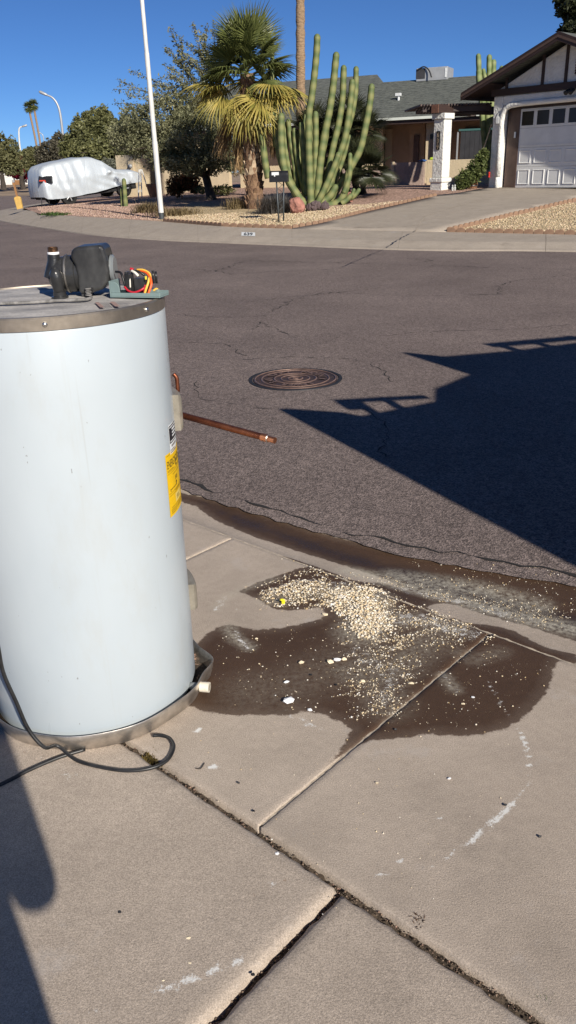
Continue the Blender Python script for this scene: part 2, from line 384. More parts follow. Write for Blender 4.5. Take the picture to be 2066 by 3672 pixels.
M['wheel_rim'] = mat('wheel_dark_alloy', (0.035, 0.036, 0.038), 0.35, 0.8)
M['car_dark'] = mat('car_underside', (0.012, 0.012, 0.013), 0.7)
M['terracotta'] = mat('terracotta', (0.36, 0.16, 0.085), 0.85, var=0.15, scale=8)
M['rock_red'] = mat('rock_red', (0.36, 0.165, 0.125), 0.9, var=0.35, scale=9, bump=0.02, bscale=14)
M['rock_purple'] = mat('rock_purple', (0.12, 0.085, 0.085), 0.9, var=0.5, scale=14, bump=0.02, bscale=20)
M['barrel'] = mat('barrel_wood', (0.185, 0.085, 0.042), 0.75, var=0.35, scale=6, stretch=(6, 6, 0.8))
M['hoop'] = mat('barrel_hoop', (0.16, 0.15, 0.15), 0.5, 0.7)
M['bark_dark'] = mat('bark_mesquite', (0.055, 0.043, 0.034), 0.95, var=0.5, scale=9, bump=0.03, bscale=16, stretch=(1, 1, 0.35))
M['bark_palm'] = mat('bark_tall_palm', (0.30, 0.205, 0.125), 0.95, var=0.38, scale=9, bump=0.03, bscale=9, stretch=(1, 1, 2.4))
M['boot'] = mat('palm_boot', (0.30, 0.19, 0.11), 0.9, var=0.0, scale=5, col2=(0.095, 0.045, 0.028), bump=0.02, bscale=30)
M['boot_light'] = mat('palm_boot_cut', (0.52, 0.40, 0.27), 0.9, var=0.35, scale=10)
M['marker_yellow'] = mat('marker_yellow', (0.58, 0.37, 0.10), 0.7, var=0.15, scale=8)
M['marker_wood'] = mat('marker_post_wood', (0.30, 0.15, 0.06), 0.8, var=0.25, scale=8)
M['ac_metal'] = mat('ac_grey', (0.36, 0.37, 0.38), 0.5, 0.2, var=0.15, scale=3)
M['edging'] = mat('edging_block', (0.30, 0.185, 0.12), 0.9, var=0.3, scale=12)
M['chip'] = None
M['teal'] = mat('teal_cover', (0.05, 0.13, 0.12), 0.6)
M['toy_blue'] = mat('cloth_blue', (0.03, 0.09, 0.25), 0.8)
M['toy_lime'] = mat('cloth_lime', (0.62, 0.82, 0.05), 0.8)
M['lantern_red'] = mat('lantern_red', (0.5, 0.03, 0.02), 0.4)
M['steel_rack'] = mat('rack_steel', (0.08, 0.08, 0.085), 0.5, 0.5)
M['truck_white'] = mat('truck_white', (0.6, 0.6, 0.6), 0.3, coat=0.5, var=0.05, scale=2)
M['cloth_dark'] = mat('clothing_dark', (0.03, 0.035, 0.05), 0.9, var=0.3, scale=12)
M['pot_green'] = mat('small_bottle_clear', (0.5, 0.52, 0.5), 0.2)

def island_mat(name, cols, rough=0.8, bump=0.0):
    """each loose piece takes its own colour from a ramp"""
    m = bpy.data.materials.new(name); m.use_nodes = True; nt = m.node_tree; N = nt.nodes; L = nt.links
    b = N['Principled BSDF']; b.inputs['Roughness'].default_value = rough; b.inputs['Specular IOR Level'].default_value = 0.3
    g = N.new('ShaderNodeNewGeometry'); rp = N.new('ShaderNodeValToRGB'); e = rp.color_ramp.elements
    while len(e) < len(cols): e.new(0.5)
    for i, c in enumerate(cols): e[i].position = i / (len(cols) - 1); e[i].color = (*c, 1)
    L.new(g.outputs['Random Per Island'], rp.inputs[0]); L.new(rp.outputs[0], b.inputs['Base Color'])
    return m
M['chip'] = island_mat('mineral_chip', [(0.80, 0.73, 0.60), (0.52, 0.38, 0.20), (0.85, 0.81, 0.72), (0.76, 0.64, 0.44), (0.64, 0.49, 0.29), (0.86, 0.84, 0.80)], 0.75)
M['grit'] = island_mat('joint_grit', [(0.10, 0.07, 0.05), (0.26, 0.19, 0.14), (0.05, 0.04, 0.03), (0.34, 0.22, 0.17)], 0.9)
M['pebbles'] = island_mat('yard_pebbles', [(0.58, 0.47, 0.30), (0.42, 0.31, 0.19), (0.68, 0.58, 0.40), (0.50, 0.34, 0.25)], 0.9)
M['pink_pebbles'] = island_mat('pink_pebbles', [(0.46, 0.31, 0.25), (0.34, 0.22, 0.17), (0.55, 0.40, 0.33), (0.40, 0.29, 0.20)], 0.9)

def enamel_mat():
    m = bpy.data.materials.new('white_enamel'); m.use_nodes = True; nt = m.node_tree; N = nt.nodes; L = nt.links
    b = N['Principled BSDF']; b.inputs['Roughness'].default_value = 0.28; b.inputs['Coat Weight'].default_value = 0.25; b.inputs['Coat Roughness'].default_value = 0.12
    tc = N.new('ShaderNodeTexCoord')
    def noise(sc, st, det=4, ro=0.6):
        mp = N.new('ShaderNodeMapping'); mp.inputs['Scale'].default_value = st; L.new(tc.outputs['Object'], mp.inputs[0])
        n = N.new('ShaderNodeTexNoise'); n.inputs['Scale'].default_value = sc; n.inputs['Detail'].default_value = det; n.inputs['Roughness'].default_value = ro
        L.new(mp.outputs[0], n.inputs['Vector']); return n.outputs[0]
    def rng(x, a, bb, c=0.0, d=1.0):
        n = N.new('ShaderNodeMapRange'); n.inputs[1].default_value = a; n.inputs[2].default_value = bb; n.inputs[3].default_value = c; n.inputs[4].default_value = d; L.new(x, n.inputs[0]); return n.outputs[0]
    def mix(f, a, bb):
        n = N.new('ShaderNodeMix'); n.data_type = 'RGBA'; L.new(f, n.inputs[0])
        for i, q in ((6, a), (7, bb)):
            if isinstance(q, tuple): n.inputs[i].default_value = (*q, 1)
            else: L.new(q, n.inputs[i])
        return n.outputs[2]
    c = mix(rng(noise(1.6, (1, 1, 0.5)), 0.35, 0.65), (0.470, 0.525, 0.562), (0.425, 0.480, 0.520))
    st = rng(noise(9, (1, 1, 0.03), 6, 0.8), 0.62, 0.72, 0, 0.28); c = mix(st, c, (0.40, 0.41, 0.39))      # run-down streaks
    st2 = rng(noise(22, (1, 1, 0.02), 3, 0.6), 0.69, 0.73, 0, 0.25); c = mix(st2, c, (0.31, 0.30, 0.26))
    sp = rng(noise(70, (1, 1, 0.45), 2, 0.5), 0.755, 0.775, 0, 0.75); c = mix(sp, c, (0.17, 0.16, 0.16))   # specks and scratches
    wm = rng(noise(40, (1, 1, 0.6), 2, 0.5), 0.77, 0.79, 0, 0.5); c = mix(wm, c, (0.58, 0.61, 0.63))
    L.new(c, b.inputs['Base Color'])
    gr = rng(noise(4, (1, 1, 0.35), 6, 0.75), 0.55, 0.75, 0, 0.35); c2_ = mix(gr, c, (0.40, 0.40, 0.37)); L.new(c2_, b.inputs['Base Color'])
    L.new(rng(noise(5, (1, 1, 0.3)), 0.3, 0.7, 0.24, 0.5), b.inputs['Roughness'])
    bp = N.new('ShaderNodeBump'); bp.inputs['Strength'].default_value = 0.6; bp.inputs['Distance'].default_value = 0.004; L.new(noise(5, (1, 1, 0.6), 3, 0.5), bp.inputs['Height']); L.new(bp.outputs[0], b.inputs['Normal'])
    return m
M['white_enamel'] = enamel_mat()

def lid_mat():
    m = mat('lid_dusty_steel', (0.56, 0.53, 0.49), 0.75, 0.05, col2=(0.25, 0.24, 0.235), scale=9, bump=0.0012, bscale=50, var2=0.2, scale2=150, stretch=(1, 2.2, 1))
    return m
M['lid'] = lid_mat()

def cover_mat():
    """silver car cover: fabric sheen with soft creases"""
    m = bpy.data.materials.new('silver_cover'); m.use_nodes = True; nt = m.node_tree; N = nt.nodes; L = nt.links
    b = N['Principled BSDF']; b.inputs['Base Color'].default_value = (0.54, 0.59, 0.63, 1); b.inputs['Metallic'].default_value = 0.30; b.inputs['Roughness'].default_value = 0.45
    tc = N.new('ShaderNodeTexCoord'); mp = N.new('ShaderNodeMapping'); mp.inputs['Scale'].default_value = (1.5, 0.8, 0.4); mp.inputs['Rotation'].default_value = (0, 0.5, 0.2); L.new(tc.outputs['Object'], mp.inputs[0])
    n = N.new('ShaderNodeTexNoise'); n.inputs['Scale'].default_value = 1.9; n.inputs['Detail'].default_value = 2; n.inputs['Distortion'].default_value = 0.8; L.new(mp.outputs[0], n.inputs['Vector'])
    bp = N.new('ShaderNodeBump'); bp.inputs['Distance'].default_value = 0.055; bp.inputs['Strength'].default_value = 0.6; L.new(n.outputs[0], bp.inputs['Height']); L.new(bp.outputs[0], b.inputs['Normal'])
    return m
M['cover'] = cover_mat()

def shingle_mat():
    m = bpy.data.materials.new('roof_shingle'); m.use_nodes = True; nt = m.node_tree; N = nt.nodes; L = nt.links
    b = N['Principled BSDF']; b.inputs['Roughness'].default_value = 0.95
    tc = N.new('ShaderNodeTexCoord')
    mp = N.new('ShaderNodeMapping'); mp.inputs['Scale'].default_value = (1, 4, 4); L.new(tc.outputs['Object'], mp.inputs[0])
    n = N.new('ShaderNodeTexNoise'); n.inputs['Scale'].default_value = 3.2; n.inputs['Detail'].default_value = 5; n.inputs['Roughness'].default_value = 0.75; L.new(mp.outputs[0], n.inputs['Vector'])
    rp = N.new('ShaderNodeValToRGB'); e = rp.color_ramp.elements; e[0].position = 0.36; e[1].position = 0.66
    e[0].color = (0.050, 0.056, 0.052, 1); e[1].color = (0.150, 0.160, 0.142, 1)
    L.new(n.outputs[0], rp.inputs[0]); L.new(rp.outputs[0], b.inputs['Base Color'])
    return m
M['shingle'] = shingle_mat()

# cactus: colour bands along the stem come with growth (attribute 'len' in metres)
def cactus_mat(name, c1, c2, band=9.0):
    m = bpy.data.materials.new(name); m.use_nodes = True; nt = m.node_tree; N = nt.nodes; L = nt.links
    b = N['Principled BSDF']; b.inputs['Roughness'].default_value = 0.6; b.inputs['Specular IOR Level'].default_value = 0.3
    a = N.new('ShaderNodeAttribute'); a.attribute_name = 'band'
    tc = N.new('ShaderNodeTexCoord'); n = N.new('ShaderNodeTexNoise'); n.inputs['Scale'].default_value = 6; n.inputs['Detail'].default_value = 4; L.new(tc.outputs['Object'], n.inputs['Vector'])
    ad = N.new('ShaderNodeMath'); ad.operation = 'MULTIPLY_ADD'; L.new(n.outputs[0], ad.inputs[0]); ad.inputs[1].default_value = 0.35; L.new(a.outputs['Fac'], ad.inputs[2])
    mr = N.new('ShaderNodeMapRange'); mr.inputs[1].default_value = 0.1; mr.inputs[2].default_value = 1.1; L.new(ad.outputs[0], mr.inputs[0])
    mx = N.new('ShaderNodeMix'); mx.data_type = 'RGBA'; mx.inputs[6].default_value = (*c1, 1); mx.inputs[7].default_value = (*c2, 1); L.new(mr.outputs[0], mx.inputs[0])
    L.new(mx.outputs[2], b.inputs['Base Color']); return m
M['cactus'] = cactus_mat('cactus_skin', (0.098, 0.138, 0.054), (0.225, 0.232, 0.094))
M['cactus2'] = cactus_mat('cactus_skin_bright', (0.14, 0.19, 0.07), (0.26, 0.29, 0.13))

# ------------------------------------------------------------------ terrain
FB=np.array([(-10.5,75.),(-11.5,45.),(-10.98,37.1),(-8.63,30.9),(-6.5,27.86),(-4.84,25.82),(-3.34,23.65),(-1.42,21.06),(.28,20.09),(3.54,18.17),(5.86,16.75),(12.,13.),(34.,0.)])
def lot_z(x,y):
    x=np.atleast_1d(np.asarray(x,float));y=np.atleast_1d(np.asarray(y,float))
    d=np.full(x.shape,1e9)
    for a,b in zip(FB[:-1],FB[1:]):
        e=b-a;t=np.clip(((x-a[0])*e[0]+(y-a[1])*e[1])/(e@e),0,1)
        d=np.minimum(d,np.hypot(x-a[0]-t*e[0],y-a[1]-t*e[1]))
    k=np.interp(x,[-5,1,4],[.055,.067,.08])
    return np.interp(x,[-3.3,-1.4,.28,3.5,5.9],[.3,.27,.23,.2,.18])+k*np.clip(d,0,8.5)
def lz(x, y): return float(lot_z(x, y)[0])

def poly_mask(px, py, poly):
    inside = np.zeros(px.shape, bool); n = len(poly)
    for i in range(n):
        x0, y0 = poly[i]; x1, y1 = poly[(i + 1) % n]
        c = ((y0 > py) != (y1 > py)) & (px < (x1 - x0) * (py - y0) / ((y1 - y0) if abs(y1 - y0) > 1e-12 else 1e-12) + x0)
        inside ^= c
    return inside
def poly_sd(px, py, poly, closed=True):
    d = np.full(px.shape, 1e9); n = len(poly)
    for i in range(n if closed else n - 1):
        ax, ay = poly[i]; bx, by = poly[(i + 1) % n]; ex, ey = bx - ax, by - ay
        t = np.clip(((px - ax)*ex + (py - ay)*ey) / max(ex*ex + ey*ey, 1e-12), 0, 1)
        d = np.minimum(d, np.hypot(px - ax - t*ex, py - ay - t*ey))
    if closed: d = np.where(poly_mask(px, py, poly), d, -d)
    return d
def drape(name, poly, zfun, step, mat_, parent=None, dz=0.0, top=None, jitter=0.0):
    """triangulated sheet over polygon poly, height zfun(x,y)+dz"""
    P = [Vector(p) for p in poly]; E = [(i, (i + 1) % len(P)) for i in range(len(P))]
    # refine boundary
    pts = []; 
    for i in range(len(P)):
        a, b = P[i], P[(i + 1) % len(P)]; m = max(1, int((b - a).length / step))
        for k in range(m): pts.append(a.lerp(b, k / m))
    nb = len(pts); edges = [(i, (i + 1) % nb) for i in range(nb)]
    xs = [p.x for p in P]; ys = [p.y for p in P]
    gx, gy = np.meshgrid(np.arange(min(xs), max(xs), step), np.arange(min(ys), max(ys), step)); gx = gx.ravel(); gy = gy.ravel()
    ok = poly_sd(gx, gy, [tuple(p) for p in P]) > step * 0.35
    pts += [Vector((a, b)) for a, b in zip(gx[ok], gy[ok])]
    r = delaunay_2d_cdt(pts, edges, [list(range(nb))], 1, 1e-5)
    V = np.array([(v.x, v.y, 0) for v in r[0]]); V[:, 2] = zfun(V[:, 0], V[:, 1]) + dz
    F = np.array([f for f in r[2] if len(f) == 3])
    return fast_obj(name, V, F, mat_, parent, True, top)
def set_attr(o, name, vals):
    a = o.data.attributes.new(name, 'FLOAT', 'POINT'); a.data.foreach_set('value', np.asarray(vals, np.float32))

# open ground to the horizon
gx = np.concatenate([np.linspace(-900, -60, 15), np.linspace(-50, 50, 41), np.linspace(60, 900, 15)])
gy = np.concatenate([np.linspace(-400, -20, 8), np.linspace(-10, 150, 81), np.linspace(170, 1500, 20)])
X, Yg = np.meshgrid(gx, gy)
Zg = -0.08 + 0.75 * np.clip((Yg - 78) / 45, 0, 1) ** 1.0 * np.clip((Yg - 60) / 20, 0, 1)
V = np.stack([X.ravel(), Yg.ravel(), Zg.ravel()], 1); nx = len(gx)
F = np.array([(j*nx+i, j*nx+i+1, (j+1)*nx+i+1, (j+1)*nx+i) for j in range(len(gy)-1) for i in range(nx-1)])
ground = fast_obj('ground', V, F, M['ground'], None, True, ('bare dry desert earth running out to the horizon', 'ground', None, 'structure'))
def gz(y): return -0.08 + 0.75 * min(1, max(0, (y - 78) / 45))

# slab axes at the near kerb: e1 along the kerb to the right, e2 towards the street; origin at the joint crossing
J0 = np.array([0.10, 1.35]); E1 = np.array([0.7415, -0.671]); E2 = np.array([0.671, 0.7415])
def ew(a, b): return J0 + a * E1 + b * E2

ROAD_Z = -0.022
NEAR = [(-40, 1.47), (-12, 1.47), (-6, 1.47), (-3.2, 1.48), (-2.17, 1.47), (-1.54, 1.476), (-0.9, 1.535), (-0.5, 1.63), (-0.21, 1.73), (0.3, 1.76), (1.0, 1.72), (3, 1.70), (12, 1.70), (40, 1.70)]
rng_ = random.Random(5)
edge = []
for (a0, b0), (a1, b1) in zip(NEAR[:-1], NEAR[1:]):
    m = max(1, int((a1 - a0) / 0.05)) if -3.2 <= a0 < 3 else 1
    for k in range(m):
        t = k / m; edge.append(tuple(ew(a0 + (a1-a0)*t, b0 + (b1-b0)*t + (rng_.uniform(-0.012, 0.012) if m > 1 else 0))))
road_poly = edge + [(45, 12), (60, 90), (-80, 90), (-60, 30)]
FARC = [(-10.926, 33.461), (-7.186, 26.838), (-4.963, 23.323), (-3.027, 21.136), (-1.35, 19.732), (0.254, 18.456), (1.589, 17.355), (3.197, 16.331), (5.452, 15.484)]
P = [Vector(p) for p in road_poly]
r = delaunay_2d_cdt(P, [(i, (i+1) % len(P)) for i in range(len(P))], [list(range(len(P)))], 1, 1e-6)
V = np.array([(v.x, v.y, ROAD_Z) for v in r[0]]); F = np.array([f for f in r[2] if len(f) == 3])
road = fast_obj('road', V, F, M['asphalt'], None, False, ('wide worn brownish grey asphalt street with fine cracks', 'road', None, 'structure'))

def crack(pts, w, seed, z=ROAD_Z + 0.003, parent=road, m=None, jag=1.0):
    r_ = random.Random(seed); L = []
    P = [Vector((x, y, z)) for x, y in pts]
    for a, b in zip(P[:-1], P[1:]):
        d = b - a; n = max(2, int(d.length / 0.06)); pr = Vector((-d.y, d.x, 0)).normalized()
        for k in range(n): L.append((a + d * (k / n) + pr * (r_.gauss(0, 0.012) * jag), pr, w * max(0.05, r_.gauss(0.75, 0.5))))
    L.append((P[-1], pr, w * 0.2))
    vs = []; fs = []
    for p, pr, ww in L: vs += [p + pr * ww * 0.5, p - pr * ww * 0.5]
    for i in range(len(L) - 1): fs.append((2*i, 2*i+1, 2*i+3, 2*i+2))
    b = MB(); b.add(vs, fs); return b.build('crack', m or M['crack'], parent)
CR = [[(-0.694, 6.277), (-0.692, 6.025), (-0.618, 5.783), (-0.509, 5.682), (-0.33, 5.556), (-0.089, 5.427)], [(-0.363, 7.035), (0.058, 7.095), (0.509, 7.003), (0.73, 6.784), (0.807, 6.437), (0.834, 6.074)], [(0.429, 5.508), (0.561, 5.291), (0.64, 5.048), (0.646, 4.83), (0.583, 4.634), (0.551, 4.45), (0.591, 4.272)], [(-1.267, 9.643), (-0.68, 9.268), (-0.23, 9.327), (0.264, 10.814), (0.753, 11.091), (1.319, 11.371)], [(-3.15, 15.961), (-2.026, 14.852), (-1.084, 14.007), (-0.757, 13.479), (-0.049, 13.698), (0.869, 13.759)], [(-1.084, 14.007), (-0.643, 15.645), (0.66, 14.942), (1.987, 14.264), (3.178, 13.53), (4.553, 12.846)], [(2.793, 10.497), (2.927, 11.237), (3.349, 11.791), (4.356, 12.27)], [(0.109, 7.972), (-0.223, 8.933), (-0.297, 8.465)], [(0.931, 7.954), (1.754, 8.15), (2.419, 8.091), (3.001, 8.293)], [(2.329, 15.184), (2.615, 14.754), (2.428, 14.47)], [(-1.025, 7.934), (-0.585, 7.773), (-0.334, 7.197), (-0.418, 7.469)], [(-6.126, 18.414), (-4.386, 16.668), (-3.15, 15.961)], [(-0.452, 10.426), (-0.049, 10.695), (0.7, 11.102), (1.534, 10.566), (2.793, 10.497)]]
for i, c in enumerate(CR): crack(c, 0.006 + 0.0012 * max(0, min(9, c[0][1] - 5)), i + 3, jag=1.0 + 0.25 * max(0, c[0][1] - 5))
# broken asphalt lip along the gutter
crack([tuple(ew(a, b)) for a, b in [(-2.6, 1.555), (-2.17, 1.555), (-1.54, 1.57), (-1.1, 1.60), (-0.7, 1.68), (-0.3, 1.80), (0.1, 1.84), (0.5, 1.83)]], 0.014, 50, z=ROAD_Z + 0.004, jag=1.3)
crack([tuple(ew(a, b)) for a, b in [(-0.2, 1.80), (0.0, 1.90), (0.25, 1.96), (0.45, 1.93), (0.8, 1.99)]], 0.012, 51, z=ROAD_Z + 0.004, jag=0.8)

# ------------------------------------------------------------------ near concrete, with the wet patch and chalk marks as attributes of the surface
WET = [[(-0.339, 2.338), (-0.334, 2.375), (-0.305, 2.438), (-0.267, 2.495), (-0.226, 2.514), (-0.174, 2.49), (-0.131, 2.471), (-0.046, 2.475), (0.039, 2.503), (0.105, 2.53), (0.132, 2.565), (0.117, 2.616), (0.057, 2.607), (-0.017, 2.597), (-0.076, 2.629), (-0.138, 2.706), (-0.201, 2.751), (-0.141, 2.819), (-0.062, 2.875), (0.018, 2.926), (0.076, 2.958), (0.023, 3.006), (-0.021, 3.046), (-0.063, 3.091), (0.021, 3.055), (0.103, 2.997), (0.196, 2.905), (0.232, 2.857), (0.279, 2.851), (0.368, 2.86), (0.44, 2.811), (0.51, 2.757), (0.592, 2.702), (0.69, 2.662), (0.602, 2.676), (0.544, 2.673), (0.511, 2.626), (0.523, 2.587), (0.575, 2.538), (0.638, 2.492), (0.724, 2.496), (0.786, 2.46), (0.832, 2.378), (0.882, 2.317), (0.96, 2.291), (0.932, 2.207), (0.873, 2.227), (0.844, 2.18), (0.795, 2.078), (0.734, 1.998), (0.665, 1.925), (0.595, 1.877), (0.5, 1.86), (0.388, 1.872), (0.318, 1.859), (0.214, 1.849), (0.155, 1.818), (0.129, 1.795), (0.105, 1.77), (0.087, 1.752), (0.116, 1.799), (0.141, 1.846), (0.169, 1.901), (0.152, 1.927), (0.085, 1.979), (0.026, 1.995), (-0.01, 1.978), (-0.118, 1.979), (-0.214, 1.992), (-0.269, 2.005), (-0.326, 2.039)],
       [(-0.587, 3.927), (-0.411, 3.812), (-0.244, 3.693), (-0.123, 3.582), (0.064, 3.416), (0.239, 3.275), (0.404, 3.168), (0.562, 3.074), (0.748, 2.997), (0.925, 2.92), (1.169, 2.784), (1.021, 2.368), (0.877, 2.482), (0.754, 2.56), (0.63, 2.662), (0.509, 2.751), (0.374, 2.912), (0.221, 3.038), (0.057, 3.162), (-0.155, 3.341), (-0.352, 3.549), (-0.465, 3.735), (-0.575, 3.825)]]
FILM = [(-0.451, 3.799), (-0.122, 3.523), (0.232, 3.187), (0.391, 3.058), (0.544, 2.962), (0.742, 2.827), (1.088, 2.555), (1.03, 2.393), (0.758, 2.574), (0.513, 2.774), (0.377, 2.936), (0.224, 3.069), (-0.156, 3.386), (-0.357, 3.624)]
HAZE = [([(0.227, 2.694), (0.295, 2.691), (0.284, 2.514), (0.247, 2.435)], 0.10, 0.85), ([(-0.077, 2.681), (0.045, 2.721), (0.185, 2.744)], 0.05, 0.6), ([(0.327, 2.512), (0.454, 2.505), (0.571, 2.444)], 0.07, 0.45), ([(0.275, 2.307), (0.281, 2.124), (0.281, 2.021)], 0.09, 0.30), ([(0.249, 2.962), (0.372, 2.894), (0.517, 2.8), (0.628, 2.728), (0.732, 2.65), (0.869, 2.553), (1.002, 2.475)], 0.06, 1.0), ([(0.407, 2.917), (0.589, 2.853), (0.762, 2.775), (0.928, 2.654)], 0.07, 0.8), ([(-0.224, 2.487), (-0.199, 2.419), (-0.149, 2.358)], 0.03, 0.75),
        ([(0.186, 2.194), (0.273, 2.168), (0.359, 2.231), (0.492, 2.396)], 0.09, 0.35), ([(-0.121, 2.101), (-0.021, 2.117), (0.22, 2.285)], 0.12, 0.18), ([(0.482, 2.158), (0.505, 2.082)], 0.025, 0.6), ([(-0.277, 2.632), (-0.245, 2.722), (-0.171, 2.781), (-0.062, 2.858)], 0.03, 0.4), ([(0.554, 2.292), (0.596, 2.243), (0.699, 2.285)], 0.04, 0.25)]
CHALK = [([(0.651, 1.855), (0.647, 1.795), (0.634, 1.723)], 0.012, 0.62), ([(0.631, 1.715), (0.614, 1.67), (0.591, 1.634), (0.549, 1.587)], 0.011, 0.46), ([(0.552, 1.59), (0.499, 1.54), (0.455, 1.502), (0.42, 1.472)], 0.015, 0.62), ([(0.42, 1.472), (0.358, 1.428), (0.31, 1.395)], 0.011, 0.47), ([(0.614, 2.125), (0.623, 2.061), (0.627, 1.995)], 0.011, 0.5), ([(0.627, 1.995), (0.64, 1.918), (0.651, 1.855)], 0.009, 0.42), ([(-0.276, 1.104), (-0.23, 1.124), (-0.176, 1.142), (-0.128, 1.165)], 0.016, 0.58), ([(-0.334, 1.073), (-0.283, 1.1)], 0.012, 0.36), ([(-0.128, 1.165), (-0.096, 1.181)], 0.012, 0.45), ([(-0.492, 1.054), (-0.394, 1.063), (-0.327, 1.077)], 0.012, 0.3), ([(-0.282, 1.917), (-0.279, 1.922)], 0.015, 0.72), ([(-0.231, 1.755), (-0.215, 1.766)], 0.013, 0.75), ([(-0.011, 1.972), (0.036, 1.951), (0.094, 1.883)], 0.014, 0.42), ([(0.024, 1.933), (0.07, 1.913)], 0.01, 0.5), ([(0.183, 1.373), (0.208, 1.389)], 0.014, 0.45), ([(0.243, 1.414), (0.248, 1.423)], 0.01, 0.62), ([(0.362, 1.548), (0.373, 1.553)], 0.009, 0.6), ([(0.271, 1.364), (0.275, 1.369)], 0.008, 0.5), ([(-0.717, 1.819), (-0.648, 1.767), (-0.595, 1.726)], 0.03, 0.34), ([(-0.283, 2.617), (-0.245, 2.722)], 0.02, 0.42), ([(-0.273, 2.686), (-0.179, 2.597)], 0.02, 0.3), ([(-0.201, 2.459), (-0.155, 2.353)], 0.02, 0.5), ([(0.48, 2.18), (0.509, 2.071)], 0.018, 0.4), ([(-0.046, 1.398), (0.01, 1.405), (0.045, 1.366), (0.133, 1.325)], 0.03, 0.2), ([(-0.064, 1.342), (-0.046, 1.358)], 0.01, 0.45), ([(-0.553, 1.051), (-0.52, 1.07)], 0.02, 0.3), ([(0.328, 2.526), (0.47, 2.51), (0.62, 2.41)], 0.09, 0.4), ([(0.222, 2.309), (0.324, 2.165), (0.271, 2.041)], 0.08, 0.34), ([(-0.093, 2.744), (0.048, 2.828), (0.203, 2.792)], 0.05, 0.36), ([(0.257, 2.693), (0.278, 2.46)], 0.08, 0.5), ([(0.425, 2.812), (0.638, 2.702), (0.865, 2.539)], 0.06, 0.36)]
STAIN = [((0.411, 1.453), 0.16, 0.7), ((0.332, 1.546), 0.12, 0.4), ((-0.201, 1.253), 0.25, 0.35), ((-0.421, 1.423), 0.22, 0.3), ((0.23, 1.322), 0.1, 0.5), ((0.192, 1.103), 0.14, 0.5), ((0.003, 1.506), 0.12, 0.35), ((-0.271, 2.888), 0.15, 0.25), ((-0.348, 1.732), 0.06, 0.8), ((0.506, 1.146), 0.14, 0.5), ((0.666, 1.77), 0.12, 0.3), ((-0.584, 1.726), 0.1, 0.4), ((-0.093, 1.095), 0.12, 0.35)]
def surf_attrs(o, x, y):
    st = np.zeros(x.shape)
    for (sx, sy), sr, sa in STAIN: st = np.maximum(st, sa * np.exp(-((x - sx)**2 + (y - sy)**2) / sr**2))
    set_attr(o, 'stain', st)
    w = np.full(x.shape, -0.3)
    for p in WET: w = np.maximum(w, np.clip(poly_sd(x, y, p), -0.3, 0.3))
    set_attr(o, 'wet', w)
    set_attr(o, 'film', np.clip(poly_sd(x, y, FILM) / 0.14 + 0.4, 0, 1))
    h = np.zeros(x.shape)
    for l, ww, a in HAZE: h = np.maximum(h, a * np.clip(1.3 - poly_sd(x, y, l, False) / ww, 0, 1))
    set_attr(o, 'haze', h)
    c = np.zeros(x.shape)
    for l, ww, a in CHALK: c = np.maximum(c, a * np.clip(1.25 - poly_sd(x, y, l, False) / ww, 0, 1))
    set_attr(o, 'chalk', c)

def axis_steps(a, b, ch, step):
    n = max(2, int((b - a - 2*ch) / step)); t = np.linspace(a + ch, b - ch, n + 1)
    return np.concatenate([[a, a + ch*0.3], t, [b - ch*0.3, b]])
def slab(name, a0, a1, b0, b1, step, parent, ch=0.012, zoff=0.0, wob=0.0, tilt=(0, 0), seed=0):
    A = axis_steps(a0, a1, ch, step); B = axis_steps(b0, b1, ch, step); na, nb = len(A), len(B)
    GA, GB = np.meshgrid(A, B); ga = GA.ravel(); gb = GB.ravel()
    dA = np.minimum(ga - a0, a1 - ga); dB = np.minimum(gb - b0, b1 - gb); d = np.minimum(dA, dB)
    z = zoff - np.where(d < ch * 0.1, 0.030, np.where(d < ch * 0.5, ch * 0.35, 0.0)) + tilt[0]*(ga - a0) + tilt[1]*(gb - b0)
    if wob:
        rr = np.random.default_rng(seed); on = d < ch * 0.5
        ga = ga + np.where(on & (dA <= dB), rr.normal(0, wob, ga.shape), 0); gb = gb + np.where(on & (dB < dA), rr.normal(0, wob, gb.shape), 0)
    x = J0[0] + ga*E1[0] + gb*E2[0]; y = J0[1] + ga*E1[1] + gb*E2[1]
    V = np.stack([x, y, z], 1)
    i, j = np.meshgrid(np.arange(na - 1), np.arange(nb - 1)); q = (j*na + i).ravel()
    F = np.stack([q, q + 1, q + na + 1, q + na], 1)
    o = fast_obj(name, V, F, M['concrete'], parent, True)
    surf_attrs(o, x, y); return o
drv = thing('driveway', 'tan brushed concrete driveway with deep dirt filled joints', 'driveway', (0, 0, 0), None, 'structure')
for a0, a1 in ((-3.2, -0.006), (0.006, 3.2)):
    slab('slab', a0, a1, -3.4, -0.011, 0.024, drv, 0.016, 0.004 if a0 < -1 else -0.004, 0.002, seed=3)
swk = thing('sidewalk', 'tan concrete sidewalk strip in square panels beside the gutter', 'sidewalk', (0, 0, 0), None, 'structure')
for k in range(-3, 4):
    a0 = -0.27 + 1.27 * k
    fine = -2 <= k <= 1
    slab('panel', a0 + 0.002, a0 + 1.268, 0.008, 1.178, 0.016 if fine else 0.06, swk, 0.007, 0.0, 0.0012, seed=k + 10)
